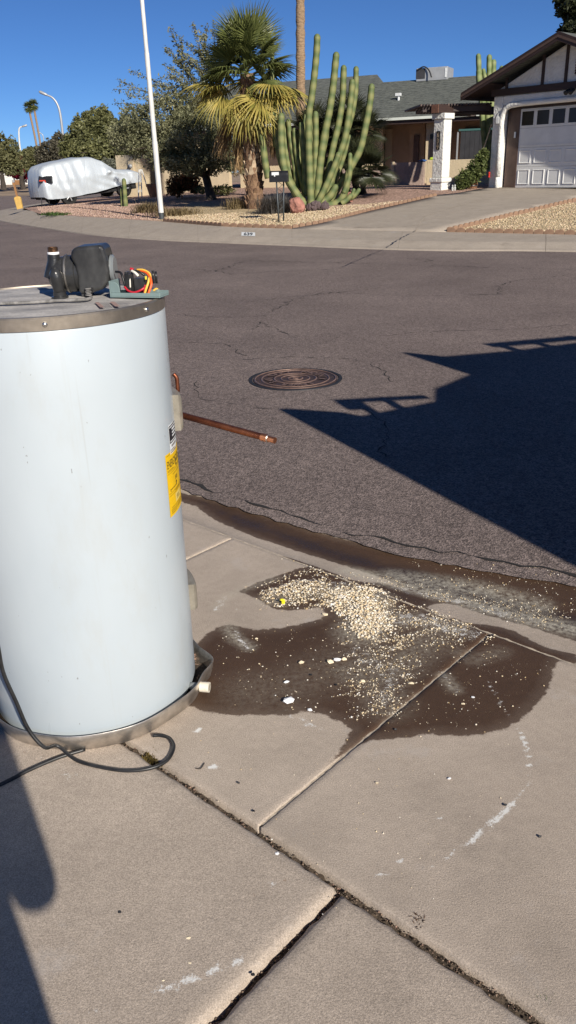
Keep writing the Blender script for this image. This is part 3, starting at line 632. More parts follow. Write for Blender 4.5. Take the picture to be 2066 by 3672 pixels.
def strip(name, a0, a1, b0, b1, z, m, parent, step=0.05, noise_=0.004):
    A = np.arange(a0, a1 + step, step); B = np.linspace(b0, b1, 4); na = len(A)
    GA, GB = np.meshgrid(A, B); rr = np.random.default_rng(1)
    x = J0[0] + GA.ravel()*E1[0] + GB.ravel()*E2[0]; y = J0[1] + GA.ravel()*E1[1] + GB.ravel()*E2[1]
    V = np.stack([x, y, z + rr.normal(0, noise_, x.shape)], 1); i, j = np.meshgrid(np.arange(na-1), np.arange(3)); q = (j*na + i).ravel()
    return fast_obj(name, V, np.stack([q, q+1, q+na+1, q+na], 1), m, parent, True)
strip('joint_fill', -3.2, 3.2, -0.02, 0.02, -0.024, M['dirt'], drv, 0.012, 0.0035)
strip('joint_fill', -0.014, 0.016, -3.4, -0.02, -0.026, M['dirt'], drv, 0.012, 0.002)
strip('groove_fill', -4.0, 4.8, 1.172, 1.187, -0.005, M['sand'], swk, 0.015, 0.001)
for k in range(-3, 4): strip('groove_fill', -0.27 + 1.27*k - 0.005, -0.27 + 1.27*k + 0.005, 0.02, 1.16, -0.0045, M['sand'], swk, 0.004, 0.0006)
strip('base_fill', -4.2, 5, -3.5, 1.2, -0.055, M['dirt'], drv, 0.5, 0.0)

# gutter pan between the sidewalk and the asphalt
def gutter_build():
    A = np.concatenate([np.linspace(-14, -3.4, 12), np.arange(-3.3, 2.6, 0.02), np.linspace(2.7, 14, 12)])
    T = np.linspace(0, 1, 24); GA, GT = np.meshgrid(A, T)
    bedge = np.interp(GA, [p[0] for p in NEAR], [p[1] for p in NEAR]) + 0.03
    GB = 1.182 + (bedge - 1.182) * GT
    z = -0.002 - 0.034 * np.sin(np.clip(GT, 0, 1) ** 0.8 * math.pi) ** 1.0 * 0.8 - 0.024 * GT - np.where(GT < 0.02, 0.010, 0)
    ga, gb = GA.ravel(), GB.ravel(); x = J0[0] + ga*E1[0] + gb*E2[0]; y = J0[1] + ga*E1[1] + gb*E2[1]
    na = len(A); i, j = np.meshgrid(np.arange(na-1), np.arange(len(T)-1)); q = (j*na + i).ravel()
    o = fast_obj('gutter', np.stack([x, y, z.ravel()], 1), np.stack([q, q+1, q+na+1, q+na], 1), M['concrete'], None, True, ('shallow concrete street gutter, wet and streaked with milky sediment', 'gutter', None, 'structure'))
    surf_attrs(o, x, y); return o
gutter = gutter_build()
def gutter_z(a, b):
    be = float(np.interp(a, [p[0] for p in NEAR], [p[1] for p in NEAR])) + 0.03; t = (b - 1.182) / (be - 1.182)
    if t <= 0 : return 0.0
    if t >= 1: return ROAD_Z
    return -0.002 - 0.0272 * math.sin(t ** 0.8 * math.pi) - 0.024 * t
def near_z(x, y):
    d = np.array([x, y]) - J0; a, b = d @ E1, d @ E2
    return gutter_z(a, b) if b > 1.18 else 0.0

# ------------------------------------------------------------------ loose mineral chips, grit
def chips_mesh(pts, sizes, seed, flat=0.55, elong=None):
    """irregular little octahedra"""
    r_ = np.random.default_rng(seed); n = len(pts)
    base = np.array([(1,0,0),(0,1,0),(-1,0,0),(0,-1,0),(0,0,1),(0,0,-1)], float)
    tri = np.array([(0,1,4),(1,2,4),(2,3,4),(3,0,4),(1,0,5),(2,1,5),(3,2,5),(0,3,5)])
    k = base[None] * (r_.uniform(0.55, 1.25, (n, 6, 1)))
    k[:, :, 2] *= flat
    if elong is not None:
        k[:, :, 0] *= elong
    a = r_.uniform(0, 2*np.pi, n) if elong is None else r_.normal(0.25, 0.35, n)
    ca, sa = np.cos(a)[:, None], np.sin(a)[:, None]
    x = k[:, :, 0]*ca - k[:, :, 1]*sa; y = k[:, :, 0]*sa + k[:, :, 1]*ca
    t = r_.normal(0, 0.35, (n, 1)); z = k[:, :, 2] + t * k[:, :, 0] * 0.5
    V = np.stack([x, y, z], 2) * np.asarray(sizes)[:, None, None] + np.asarray(pts)[:, None, :]
    F = (tri[None] + (np.arange(n) * 6)[:, None, None]).reshape(-1, 3)
    return V.reshape(-1, 3), F
R = np.random.default_rng(11)
def sample_poly(poly, n):
    p = np.array(poly); lo, hi = p.min(0), p.max(0); out = []
    while len(out) < n:
        q = lo + R.random((n * 3, 2)) * (hi - lo); ok = poly_mask(q[:, 0], q[:, 1], poly); out += list(map(tuple, q[ok]))
    return np.array(out[:n])
PILE = [(0.17, 2.637), (0.211, 2.727), (0.273, 2.781), (0.326, 2.768), (0.344, 2.688), (0.342, 2.583), (0.362, 2.51), (0.338, 2.435), (0.277, 2.386), (0.232, 2.423), (0.199, 2.491), (0.19, 2.562)]
PILE_CORE = [(0.209, 2.665), (0.277, 2.748), (0.321, 2.72), (0.315, 2.599), (0.309, 2.485), (0.256, 2.448), (0.222, 2.546)]
BAND = [(-0.115, 2.698), (-0.062, 2.775), (0.048, 2.818), (0.159, 2.828), (0.186, 2.76), (0.171, 2.652), (0.072, 2.621), (-0.031, 2.627), (-0.094, 2.651)]
BAND_TOP = [(-0.14, 2.779), (-0.046, 2.874), (0.1, 2.935), (0.225, 2.875), (0.347, 2.817), (0.355, 2.75), (0.187, 2.777), (-0.046, 2.742)]
STREAK = [(0.319, 2.569), (0.407, 2.684), (0.512, 2.588), (0.646, 2.467), (0.663, 2.387), (0.497, 2.345), (0.36, 2.339), (0.27, 2.382)]
LOWER = [(0.186, 2.361), (0.379, 2.376), (0.435, 2.298), (0.368, 2.12), (0.311, 1.98), (0.216, 1.985), (0.177, 2.087), (0.162, 2.218)]
GUT = [(0.247, 2.944), (0.434, 2.88), (0.61, 2.794), (1.073, 2.646), (1.015, 2.475), (0.822, 2.541), (0.632, 2.671), (0.424, 2.805)]
LIP = [(0.548, 3.094), (0.774, 2.966), (1.174, 2.941), (1.073, 2.646), (0.871, 2.72), (0.592, 2.87)]
WIDE = [(-0.242, 2.434), (0.126, 2.523), (0.683, 2.386), (0.828, 2.185), (0.654, 1.927), (0.353, 1.868), (0.026, 1.993), (-0.118, 2.0)]
GROOVE = [(-0.046, 3.086), (0.352, 2.725), (0.512, 2.588), (0.691, 2.417), (0.685, 2.393), (0.492, 2.56), (0.334, 2.701), (-0.046, 3.055)]
ALLDRY = [(-0.3, 1.896), (0.091, 1.879), (0.621, 1.805), (0.61, 1.484), (0.214, 1.27), (-0.046, 1.181), (-0.354, 1.053), (-0.509, 1.058), (-0.485, 1.293)]
P_, S_ = [], []
def grow(poly, n, s0, s1, hgt, ragged=0.03, flow=0.0, pw=3.2):
    """chips inside poly with a ragged, noisy border; flow > 0 lines them up in washed streaks"""
    p = np.array(poly); lo, hi = p.min(0) - 0.06, p.max(0) + 0.06
    q = lo + R.random((n, 2)) * (hi - lo); sd = poly_sd(q[:, 0], q[:, 1], poly)
    for (a, b_), d in zip(q, sd):
        nz = mnoise.noise(Vector((a * 14, b_ * 14, 1.7))) + 0.6 * mnoise.noise(Vector((a * 37, b_ * 37, 4.1)))
        if d + ragged * (nz * 1.3 + R.normal(0, 0.55)) < 0: continue
        if flow:
            st = mnoise.noise(Vector((a * 9 + b_ * 7, (b_ - 0.35 * a) * 30, 8.2))) + 0.6 * mnoise.noise(Vector((a * 40, b_ * 60, 2.2)))
            if st + R.normal(0, 0.26) < flow - 0.5: continue
        ss = s0 + (s1 - s0) * R.random() ** pw
        P_.append((a, b_, near_z(a, b_) + ss * 0.3 + R.random() * hgt * min(1.0, max(0.0, d) / 0.07))); S_.append(ss)
grow(PILE, 10000, .001, .0078, .010, .035); grow(PILE_CORE, 4200, .0014, .0085, .017, .03)
grow(BAND, 9000, .0011, .0072, .006, .03, .28); grow(BAND_TOP, 5200, .001, .0055, .001, .03, .50)
grow(STREAK, 11000, .0009, .0058, .002, .04, .52, 4.2); grow(LOWER, 8500, .0009, .0050, .0005, .04, .60)
grow(GUT, 9000, .0008, .0046, .001, .03, .42); grow(LIP, 2600, .0009, .0048, .001, .05, .5)
grow(WIDE, 2200, .0008, .0042, 0, .05, .3, 3.5); grow(GROOVE, 1300, .0012, .005, .002, .012); grow(ALLDRY, 300, .0008, .0034, 0, .05, 0, 3.0)
P_ = np.array(P_); S_ = np.array(S_) * 1.0
V, F = chips_mesh(P_, S_, 4, 0.45, None)
fast_obj('mineral_chips', V, F, M['chip'], None, False, ('heap and scatter of crumbly cream limescale chips on the wet concrete', 'limescale chips', None, 'stuff'))
# single larger flakes one can pick out
FL = [((-0.013, 2.04), .020), ((0.029, 2.248), .012), ((0.127, 2.25), .013), ((0.149, 2.26), .012), ((0.172, 2.264), .011), ((0.125, 2.557), .011), ((-0.021, 2.142), .010), ((-0.123, 2.407), .007), ((0.222, 2.137), .009), ((0.05, 1.996), .009), ((-0.237, 1.223), .007), ((-0.228, 1.164), .006), ((-0.049, 1.445), .008), ((-0.279, 1.126), .006), ((0.374, 2.119), .008), ((0.551, 2.038), .006), ((0.513, 2.006), .006), ((0.215, 1.678), .006), ((0.409, 1.686), .006)]
for i, (p, s) in enumerate(FL):
    b = MB(); b.lump((p[0], p[1], s * 0.4), s * 0.8, i, 1, 0.35, 1.9, (1.25, 0.85, 0.6))
    o = b.build('mineral_flake', M['teflon'] if i % 3 == 0 else M['chip'])
    lab = {0: 'biggest crumpled white flake alone on the dark wet concrete', 5: 'pale flake on the dry tongue just below the chip band'}.get(i, 'small pale limescale flake lying apart from the heap')
    props(o, lab, 'flake', 'limescale flakes lying apart')
DK = [(0.059, 2.178), (0.137, 2.12), (-0.109, 1.586), (-0.396, 1.292), (-0.097, 1.133), (-0.152, 1.69), (0.531, 1.583), (0.587, 1.476), (0.294, 1.892), (-0.455, 1.61)]
for i, p in enumerate(DK[:9]):
    b = MB(); b.lump((p[0], p[1], 0.004), 0.0042, i + 40, 1, 0.3, 1.6, (1.2, 0.8, 0.8)); o = b.build('pebble', M['iron_dark'])
    props(o, 'tiny dark pebble lying on the concrete', 'pebble', 'dark pebbles on the concrete')
# small yellow scrap in the chip band
p = (-0.027, 2.648, 0.0); b = MB(); b.lump((p[0], p[1], 0.010), 0.010, 3, 2, 0.3, 2.0, (0.7, 0.6, 1.2)); b.lump((p[0] - 0.004, p[1] - .002, 0.020), 0.008, 9, 1, 0.3, 2.0, (1.3, 0.8, 0.6))
b.build('yellow_scrap', mat('scrap_yellow', (0.80, 0.70, 0.02), 0.5), top=('tiny bright yellow plastic scrap among the pale chips', 'scrap'))
# grit in the joints
def joint_grit():
    pts = []; ss = []
    for _ in range(1700):
        a = R.uniform(-1.4, 1.6); b_ = R.normal(0, 0.006); pts.append((*ew(a, b_), -0.020 + R.random() * 0.006)); ss.append(0.0009 + 0.0034 * R.random() ** 4)
    for _ in range(900):
        a = R.normal(0.002, 0.005); b_ = -R.random() * 0.9; pts.append((*ew(a, b_), -0.023 + R.random() * 0.006)); ss.append(0.0012 + 0.004 * R.random() ** 3)
    V, F = chips_mesh(np.array(pts), np.array(ss), 8, 0.8)
    fast_obj('joint_grit', V, F, M['grit'], None, False, ('brown grit and small stones packed into the driveway joints', 'grit', None, 'stuff'))
joint_grit()

# weeds growing in the joint
def tuft(name, c, n, h, spread, m, label, seed, width=0.0025, lean=0.6, curl=0.3):
    r_ = random.Random(seed); vs = []; fs = []
    for i in range(n):
        a = r_.uniform(0, 6.28); q = Vector((c[0] + r_.gauss(0, spread*0.35), c[1] + r_.gauss(0, spread*0.35), c[2]))
        d = Vector((math.cos(a), math.sin(a), 0)); hh = h * r_.uniform(0.4, 1.1); le = lean * r_.random()
        sd = Vector((-d.y, d.x, 0)) * width * r_.uniform(0.6, 1.3)
        p1 = q + d * hh * le * 0.45 + Vector((0, 0, hh * 0.6)); p2 = q + d * hh * le * (1 + curl) + Vector((0, 0, hh * (1 - 0.45*le)))
        k = len(vs); vs += [q - sd, q + sd, p1 + sd*0.7, p1 - sd*0.7, p2]; fs += [(k, k+1, k+2), (k, k+2, k+3), (k+3, k+2, k+4)]
    return fast_obj(name, np.array([tuple(v) for v in vs]), np.array(fs), m, None, False, (label, 'weed'))
M['grass'] = leaf_mat('weed_green', (0.045, 0.085, 0.018), (0.12, 0.19, 0.05), scale=60)
M['moss'] = leaf_mat('weed_olive', (0.09, 0.065, 0.018), (0.21, 0.15, 0.045), scale=60)
M['weed_brown'] = leaf_mat('weed_brown', (0.05, 0.03, 0.02), (0.16, 0.09, 0.055), scale=60)
p = (0.472, 1.065); tuft('grass_tuft', (*p, -0.012), 200, 0.017, 0.026, M['grass'], 'green grass tuft in the driveway joint by the picture corner', 3, 0.0011, 1.2)
p = (-0.395, 1.817); tuft('moss_tuft', (*p, -0.012), 360, 0.016, 0.050, M['moss'], 'dry olive moss clump in the joint inside the cable loop', 4, 0.0018, 0.9)
p = (0.257, 1.256); tuft('dry_weed', (*p, -0.010), 70, 0.017, 0.024, M['weed_brown'], 'little brown dried weed standing in the driveway joint', 5, 0.0018, 0.9)

# ------------------------------------------------------------------ water heater
TC = Vector((-0.623, 2.163, 0)); TR = 0.311; TZ0, TZ1, TZ2 = 0.022, 1.180, 1.207
tank = thing('water_heater', 'tall white enamelled electric water heater standing in a metal pan', 'water heater', (TC.x, TC.y, 0.01))
def cylp(th, z, r=TR): return (TC.x + r*math.cos(th), TC.y + r*math.sin(th), z)
b = MB(); b.lathe([(TR - 0.012, TZ0), (TR - 0.003, TZ0 + 0.004), (TR, TZ0 + 0.014), (TR + .0004, 0.3), (TR - .0006, 0.5), (TR + .0005, 0.75), (TR, 1.0), (TR, TZ1 - 0.010), (TR - 0.002, TZ1 - 0.004), (TR - 0.004, TZ1 + 0.004)], TC, 128)
jacket = b.build('jacket', M['white_enamel'], tank, True, auto=40)
b = MB(); b.lathe([(TR - 0.004, TZ1 - 0.004), (TR + 0.0018, TZ1 - 0.003), (TR + 0.0018, TZ2 - 0.003), (TR - 0.001, TZ2 + 0.0005), (TR - 0.007, TZ2 + 0.001), (TR - 0.009, TZ2 - 0.003)], TC, 128)
rim = b.build('top_rim', M['rim_metal'], tank, True, auto=30)
b = MB(); b.lathe([(TR - 0.008, TZ2 - 0.003), (0.2, TZ2 - 0.001), (0.08, TZ2 + 0.001), (0.0001, TZ2 + 0.001)], TC, 96)
lid = b.build('lid', M['lid'], tank, True)
for th in (-1.31, -0.416, -0.416 + 1.1, -1.31 - 1.0, 2.0, 3.0):
    c = Vector(cylp(th, (TZ1 + TZ2) / 2 - .002, TR + 0.0018)); n = Vector((math.cos(th), math.sin(th), 0))
    b = MB(); b.tube([c - n*0.004, c + n*0.0015, c + n*0.003, c + n*0.0045], [0.0062, 0.0062, 0.0052, 0.002], 12); b.build('screw', M['zinc'], tank, True)
# seam down the jacket side
b = MB(); 
for th in (0.36,):
    pts = [cylp(th, z, TR + 0.001) for z in np.linspace(TZ0 + .02, TZ1 - .012, 12)]; b.tube(pts, 0.003, 6)
b.build('seam', M['white_enamel'], jacket, True)
# element access covers
def cover(z0, z1, th0, th1):
    b = MB(); n = 7; vs = []; fs = []
    prof = [(0.0, 0.0), (0.55, 0.0), (0.9, 0.18), (1.0, 0.5)]
    rings = [(0.000, 0.0), (0.016, 0.0), (0.023, 0.06), (0.025, 0.14)]
    for r_, ins in rings:
        t0, t1 = th0 + (th1-th0)*ins*0.8, th1 - (th1-th0)*ins*0.8; a0, a1 = z0 + (z1-z0)*ins, z1 - (z1-z0)*ins
        loop = [(t0 + (t1-t0)*k/n, a0) for k in range(n)] + [(t1, a0 + (a1-a0)*k/n) for k in range(n)] + [(t1 - (t1-t0)*k/n, a1) for k in range(n)] + [(t0, a1 - (a1-a0)*k/n) for k in range(n)]
        vs += [cylp(t, z, TR + r_) for t, z in loop]
    m = 4 * n
    for i in range(len(rings) - 1):
        for k in range(m): j = (k + 1) % m; fs.append((i*m+k, i*m+j, (i+1)*m+j, (i+1)*m+k))
    fs.append(tuple(range(3*m, 4*m))); b.add(vs, fs); return b.build('element_cover', M['cover_grey'], tank, True, auto=40)
cover(0.826, 0.930, 0.125, 0.50); cover(0.240, 0.330, 0.125, 0.50)

# stickers
def text_mesh(txt, size, align='LEFT', bold=0.0):
    cu = bpy.data.curves.new('t', 'FONT'); cu.body = txt; cu.offset = bold; cu.size = size; cu.align_x = align; cu.resolution_u = 3
    o = bpy.data.objects.new('t', cu); COL.objects.link(o)
    dg = bpy.context.evaluated_depsgraph_get(); me = bpy.data.meshes.new_from_object(o.evaluated_get(dg))
    V = [tuple(v.co) for v in me.vertices]; F = [tuple(p.vertices) for p in me.polygons]
    bpy.data.objects.remove(o); bpy.data.curves.remove(cu); bpy.data.meshes.remove(me); return V, F
def on_cyl(name, V, F, th0, z0, off, m, parent):
    b = MB(); b.add([cylp(th0 + x / TR, z0 + y, TR + off) for x, y, *_ in V], F); return b.build(name, m, parent)
def patch(x0, x1, y0, y1, n=10):
    V = []; F = []
    for i in range(n + 1):
        x = x0 + (x1 - x0)*i/n; V += [(x, y0), (x, y1)]
    for i in range(n): F.append((2*i, 2*i+2, 2*i+3, 2*i+1))
    return V, F
LY, LB = -0.330, -0.215
ly = on_cyl('energy_label', *patch(0, 0.135, 0, 0.182, 16), LY, 0.617, 0.0012, M['label_yellow'], tank)
ly['label'] = 'yellow printed energy rating sticker'
V_, F_ = text_mesh('ENERGYGUIDE', 0.030); w_ = max(v[0] for v in V_); V_ = [(v[0]*0.118/w_ + 0.005, v[1]*1.05 + 0.140) for v in V_]
on_cyl('lettering', V_, F_, LY, 0.617, 0.0018, M['ink'], ly)
V_, F_ = text_mesh('503', 0.017); on_cyl('lettering', [(v[0] + 0.056, v[1] + 0.094) for v in V_], F_, LY, 0.617, 0.0018, M['ink'], ly)
on_cyl('rating_panel', *patch(0.048, 0.100, 0.030, 0.055, 8), LY, 0.617, 0.0016, mat('label_pale', (0.78, 0.60, 0.16), 0.5), ly)
V_, F_ = text_mesh('4773', 0.012); on_cyl('lettering', [(v[0] + 0.056, v[1] + 0.040) for v in V_], F_, LY, 0.617, 0.0022, M['ink_brown'], ly)
pr = []
def bar(x0, x1, y, h): pr.append((x0, x1, y, h))
for yy in (0.124, 0.067, 0.060): bar(0.004, 0.131, yy, 0.0011)
for yy, x0, x1 in ((0.134, 0.005, 0.045), (0.130, 0.005, 0.06), (0.130, 0.075, 0.12), (0.115, 0.04, 0.105), (0.176, 0.006, 0.03), (0.176, 0.07, 0.13), (0.072, 0.014, 0.022), (0.064, 0.05, 0.1), (0.024, 0.014, 0.10), (0.018, 0.010, 0.12), (0.013, 0.010, 0.11), (0.008, 0.010, 0.05), (0.036, 0.056, 0.094)): bar(x0, x1, yy, 0.0014)
bar(0.014, 0.064, 0.0765, 0.0024); bar(0.014, 0.016, 0.074, 0.006)
VV = []; FF = []
for x0, x1, yy, h in pr:
    v, f = patch(x0, x1, yy, yy + h, 6); k = len(VV); VV += v; FF += [tuple(i + k for i in q) for q in f]
on_cyl('print_lines', VV, FF, LY, 0.617, 0.0020, M['ink_brown'], ly)
for _v, _f in (([(0.063, 0.0765), (0.066, 0.0765), (0.066, 0.084), (0.070, 0.084), (0.0645, 0.092), (0.059, 0.084), (0.063, 0.084)], [(0, 1, 2, 3, 4, 5, 6)]), ([(0.074, 0.150), (0.074, 0.137), (0.070, 0.137), (0.0755, 0.128), (0.081, 0.137), (0.077, 0.137), (0.077, 0.150)], [(0, 1, 2, 3, 4, 5, 6)])): on_cyl('arrow', _v, _f, LY, 0.617, 0.0023, M['ink'], ly)
lb = on_cyl('warning_label', *patch(0, 0.075, 0, 0.082, 10), LB, 0.790, 0.0012, M['label_white'], tank); lb['label'] = 'small black and white instruction sticker'
on_cyl('black_panel', *patch(0.003, 0.072, 0.030, 0.079, 8), LB, 0.790, 0.0017, M['ink'], lb)
VV = []; FF = []
for x0, x1, yy, h in ((0.005, 0.07, 0.073, 0.003), (0.026, 0.062, 0.063, 0.006), (0.026, 0.062, 0.054, 0.005), (0.026, 0.062, 0.045, 0.005), (0.006, 0.07, 0.034, 0.003)):
    v, f = patch(x0, x1, yy, yy + h, 6); k = len(VV); VV += v; FF += [tuple(i + k for i in q) for q in f]
on_cyl('print_lines', VV, FF, LB, 0.790, 0.0022, M['label_white'], lb)
VV = []; FF = []
for x0, x1, yy, h in ((0.014, 0.062, 0.019, 0.006), (0.004, 0.04, 0.010, 0.003), (0.004, 0.05, 0.004, 0.003)):
    v, f = patch(x0, x1, yy, yy + h, 6); k = len(VV); VV += v; FF += [tuple(i + k for i in q) for q in f]
on_cyl('print_lines', VV, FF, LB, 0.790, 0.0022, M['ink_grey'], lb)
# faded print on the lid
lp = Vector((-0.303, 1.989, 1.208)); 
def lidpatch(quad, m, name='lid_print', z=0.0024):
    b = MB(); b.add([(q[0], q[1], TZ2 + z) for q in quad], [(0, 1, 2, 3)]); return b.build(name, m, lid)
LQ = [Vector(q) for q in [(-0.349, 2.006, 1.209), (-0.353, 1.994, 1.209), (-0.393, 2.066, 1.209), (-0.479, 2.089, 1.209)]]
A_, B_, C_, D_ = [Vector(q) for q in [(-0.435, 1.954, 1.209), (-0.352, 1.976, 1.209), (-0.387, 2.072, 1.209), (-0.477, 2.069, 1.209)]]
def lq(s, t): return (A_.lerp(B_, s)).lerp(D_.lerp(C_, s), t)
for s0, s1 in ((0.05, 0.17), (0.46, 0.60)): lidpatch([lq(s0, .12), lq(s1, .12), lq(s1, .9), lq(s0, .9)], M['ink_red_faded'], 'lid_print', 0.003)
for k in range(5): lidpatch([lq(0.2 + .05*k, .15), lq(0.215 + .05*k, .15), lq(0.215 + .05*k, .85), lq(0.2 + .05*k, .85)], M['ink_grey'], 'lid_print', 0.003)
for k in range(6): lidpatch([lq(0.64 + .055*k, .2), lq(0.652 + .055*k, .2), lq(0.652 + .055*k, .8), lq(0.64 + .055*k, .8)], M['ink_grey'], 'lid_print', 0.003)
# copper relief pipe and a bend behind it
p0, p1 = Vector((-0.328, 2.32, 0.844)), Vector((-0.03, 2.1, 0.822)); d = (p1 - p0).normalized(); L_ = (p1 - p0).length
b = MB(); b.tube([p0, p0 + d*0.1, p1 - d*0.046], 0.0098, 20, False); pipe = b.build('relief_pipe', M['copper'], tank, True); pipe['label'] = 'tarnished copper relief pipe with open end'
b = MB(); b.tube([p1 - d*0.046, p1 - d*0.045, p1 - d*0.024, p1 - d*0.023, p1 - d*.016], [0.0098, 0.0112, 0.0112, 0.0092, 0.0088], 20, False); b.build('coupling', M['copper_end'], pipe, True, auto=30)
b = MB(); b.tube([p1 - d*0.024, p1 - d*0.022], [0.0114, 0.0096], 20, False); b.build('solder_ring', M['solder'], pipe, True)
b = MB(); b.tube([p1 - d*0.016, p1, p1 - d*0.0005, p1 - d*0.05], [0.0088, 0.0088, 0.0074, 0.0074], 20, False); b.build('pipe_end', M['copper_end'], pipe, True, auto=30)
b = MB(); b.tube([p1 - d*0.05, p1 - d*0.006], [0.0072, 0.0072], 16, True); b.build('bore_shade_plug', M['black_flat'], pipe)  # solid black plug, painted shade of the hollow pipe
b = MB(); q = [Vector((-0.32, 2.3, 0.968)), Vector((-0.312, 2.3, 0.956)), Vector((-0.311, 2.3, 0.939)), Vector((-0.311, 2.3, 0.915))]; b.tube(spline(q, 5), 0.006, 12); b.build('copper_elbow', M['copper'], tank, True)

# ------------------------------------------------------------------ drain pan
pan = thing('drain_pan', 'dented shallow aluminium drain pan under the water heater', 'drain pan', (TC.x, TC.y, 0))
def pan_r(a):
    a = (a + math.pi) % (2*math.pi) - math.pi
    bulge = 0.10 * math.exp(-((a - 0.10) / 0.16) ** 2) + 0.035 * math.exp(-((a + 0.28) / 0.22) ** 2)
    dent = 0.0045 * math.sin(a * 5 + 1) + 0.003 * math.sin(a * 11)
    return 1.0 + bulge + dent
b = MB(); R0_ = 0.322
b.lathe([(0.001, 0.0045), (R0_ - 0.006, 0.0045), (R0_, 0.010), (R0_ + 0.006, 0.036), (R0_ + 0.009, 0.058), (R0_ + 0.012, 0.061), (R0_ + 0.0135, 0.058), (R0_ + 0.011, 0.040), (R0_ + 0.003, 0.006), (R0_ - 0.004, 0.002), (0.001, 0.002)], TC, 180, rfun=pan_r)
panb = b.build('pan_wall', M['alu'], pan, True, auto=50)
# sludge left in the pan
pts = []; ss = []
for _ in range(900):
    a = R.uniform(-math.pi, math.pi); r_ = TR + 0.003 + R.random() * (R0_ * pan_r(a) - TR - 0.004)
    pts.append((TC.x + r_*math.cos(a), TC.y + r_*math.sin(a), 0.010 + R.random() * 0.012)); ss.append(0.0015 + 0.005 * R.random() ** 2)
V, F = chips_mesh(np.array(pts), np.array(ss), 14, 0.8); fast_obj('pan_sludge', V, F, M['grit'], pan)
b = MB(); b.lathe([(TR - 0.03, 0.014), (R0_ * 0.995, 0.014)], TC, 120, rfun=pan_r); b.build('pan_silt', M['dirt'], pan, True)
c0 = Vector((-0.292, 2.089, 0.033)); c1 = Vector((-0.24, 2.08, 0.041)); c1.z = c0.z; dd = (c1 - c0).normalized()
b = MB(); b.tube([c0 - dd*0.035, c0 + dd*0.006], 0.012, 16); b.build('fitting_thread', M['clear'], pan, True)
b = MB(); e = c0 + dd*0.034; b.tube([c0 + dd*0.004, c0 + dd*0.006, e, e, c0 + dd*0.014], [0.0150, 0.0162, 0.0162, 0.0125, 0.0125], 24, False); b.tube([c0 + dd*0.0045, c0 + dd*0.0046], [0.0158, 0.0158], 24); b.build('drain_fitting', M['pvc'], pan, True, auto=40)

# ------------------------------------------------------------------ pump on the lid
pump = thing('circulation_pump', 'black cast circulation pump lying on the water heater lid', 'pump', (-0.55, 2.2, TZ2))
YP = 2.215
def yb(lst, Yv): return lst
prof = [Vector(q) for q in [(-0.54, 2.215, 1.302), (-0.543, 2.215, 1.316), (-0.535, 2.215, 1.33), (-0.522, 2.215, 1.334), (-0.493, 2.215, 1.335), (-0.46, 2.215, 1.337), (-0.454, 2.215, 1.326), (-0.448, 2.215, 1.297), (-0.447, 2.215, 1.269), (-0.453, 2.215, 1.243), (-0.467, 2.215, 1.227), (-0.498, 2.215, 1.218), (-0.528, 2.215, 1.216), (-0.532, 2.215, 1.224), (-0.532, 2.215, 1.261), (-0.534, 2.215, 1.288)]]
b = MB(); b.prism([q - Vector((0, 0.046, 0)) for q in prof], (0, 0.094, 0)); b.build('motor_cover', M['black_plastic'], pump, False, 0.012, 4)
b = MB(); c = Vector((-0.545, 2.215, 1.264)); cr = Vector((-0.52, 2.215, 1.263)); dx = Vector((1, 0.0, 0))
b.tube([c - dx*0.030, c - dx*0.024, c + dx*0.004, c + dx*0.006, c + dx*0.03], [0.040, 0.047, 0.047, 0.043, 0.043], 40); b.build('motor_can', M['black_dusty'], pump, True, auto=30)
for k in range(6):
    a = k*math.pi/3 + .3; q = c - dx*0.026 + Vector((0, math.cos(a)*0.041, math.sin(a)*0.041)); bb = MB(); bb.tube([q - dx*0.004, q + dx*0.004], 0.0045, 6); bb.build('bolt', M['zinc'] if k % 2 else M['black_dusty'], pump)
b = MB(); b.tube([c - dx*0.020, c - dx*0.0195, c - dx*0.016, c - dx*0.0155], [0.046, 0.0495, 0.0495, 0.046], 40); b.build('clamp_band', M['solder'], pump, True, auto=30)
b = MB(); vc = Vector((-0.586, 2.215, 1.263)); b.tube([vc - dx*0.030, vc - dx*0.026, vc - dx*0.012, vc + dx*0.010, vc + dx*0.022, vc + dx*0.034], [0.012, 0.028, 0.041, 0.045, 0.044, 0.040], 40); b.build('volute', M['black_dusty'], pump, True, auto=50)
b = MB(); q = [Vector((-0.604, 2.2, 1.255)), Vector((-0.595, 2.2, 1.287)), Vector((-0.594, 2.2, 1.298)), Vector((-0.593, 2.2, 1.315))]; b.tube(q, [0.022, 0.019, 0.0165, 0.0152], 24); b.build('outlet', M['black_dusty'], pump, True, auto=50)
b = MB(); q0 = Vector((-0.593, 2.2, 1.314)); up = Vector((0, 0, 1)); b.tube([q0, q0 + up*0.001, q0 + up*0.006, q0 + up*0.007], [0.014, 0.0152, 0.0152, 0.014], 24); b.build('thread_tape', M['teflon'], pump, True)
b = MB(); zz = [0.006 + 0.0016*k for k in range(9)]; b.tube([q0 + up*z for z in zz], [0.0142 if k % 2 else 0.0128 for k in range(9)], 24, False); b.tube([q0 + up*0.010, q0 + up*0.0105], [0.012, 0.012], 20); b.build('thread', M['brass'], pump, True, auto=20)
b = MB(); q = [Vector((-0.583, 2.16, 1.283)), Vector((-0.582, 2.156, 1.279)), Vector((-0.582, 2.155, 1.271)), Vector((-0.581, 2.157, 1.255)), Vector((-0.581, 2.16, 1.234)), Vector((-0.581, 2.165, 1.217))]; b.tube(q, [0.004, 0.012, 0.0165, 0.0165, 0.0145, 0.0135], 24); b.build('inlet_elbow', M['black_dusty'], pump, True)
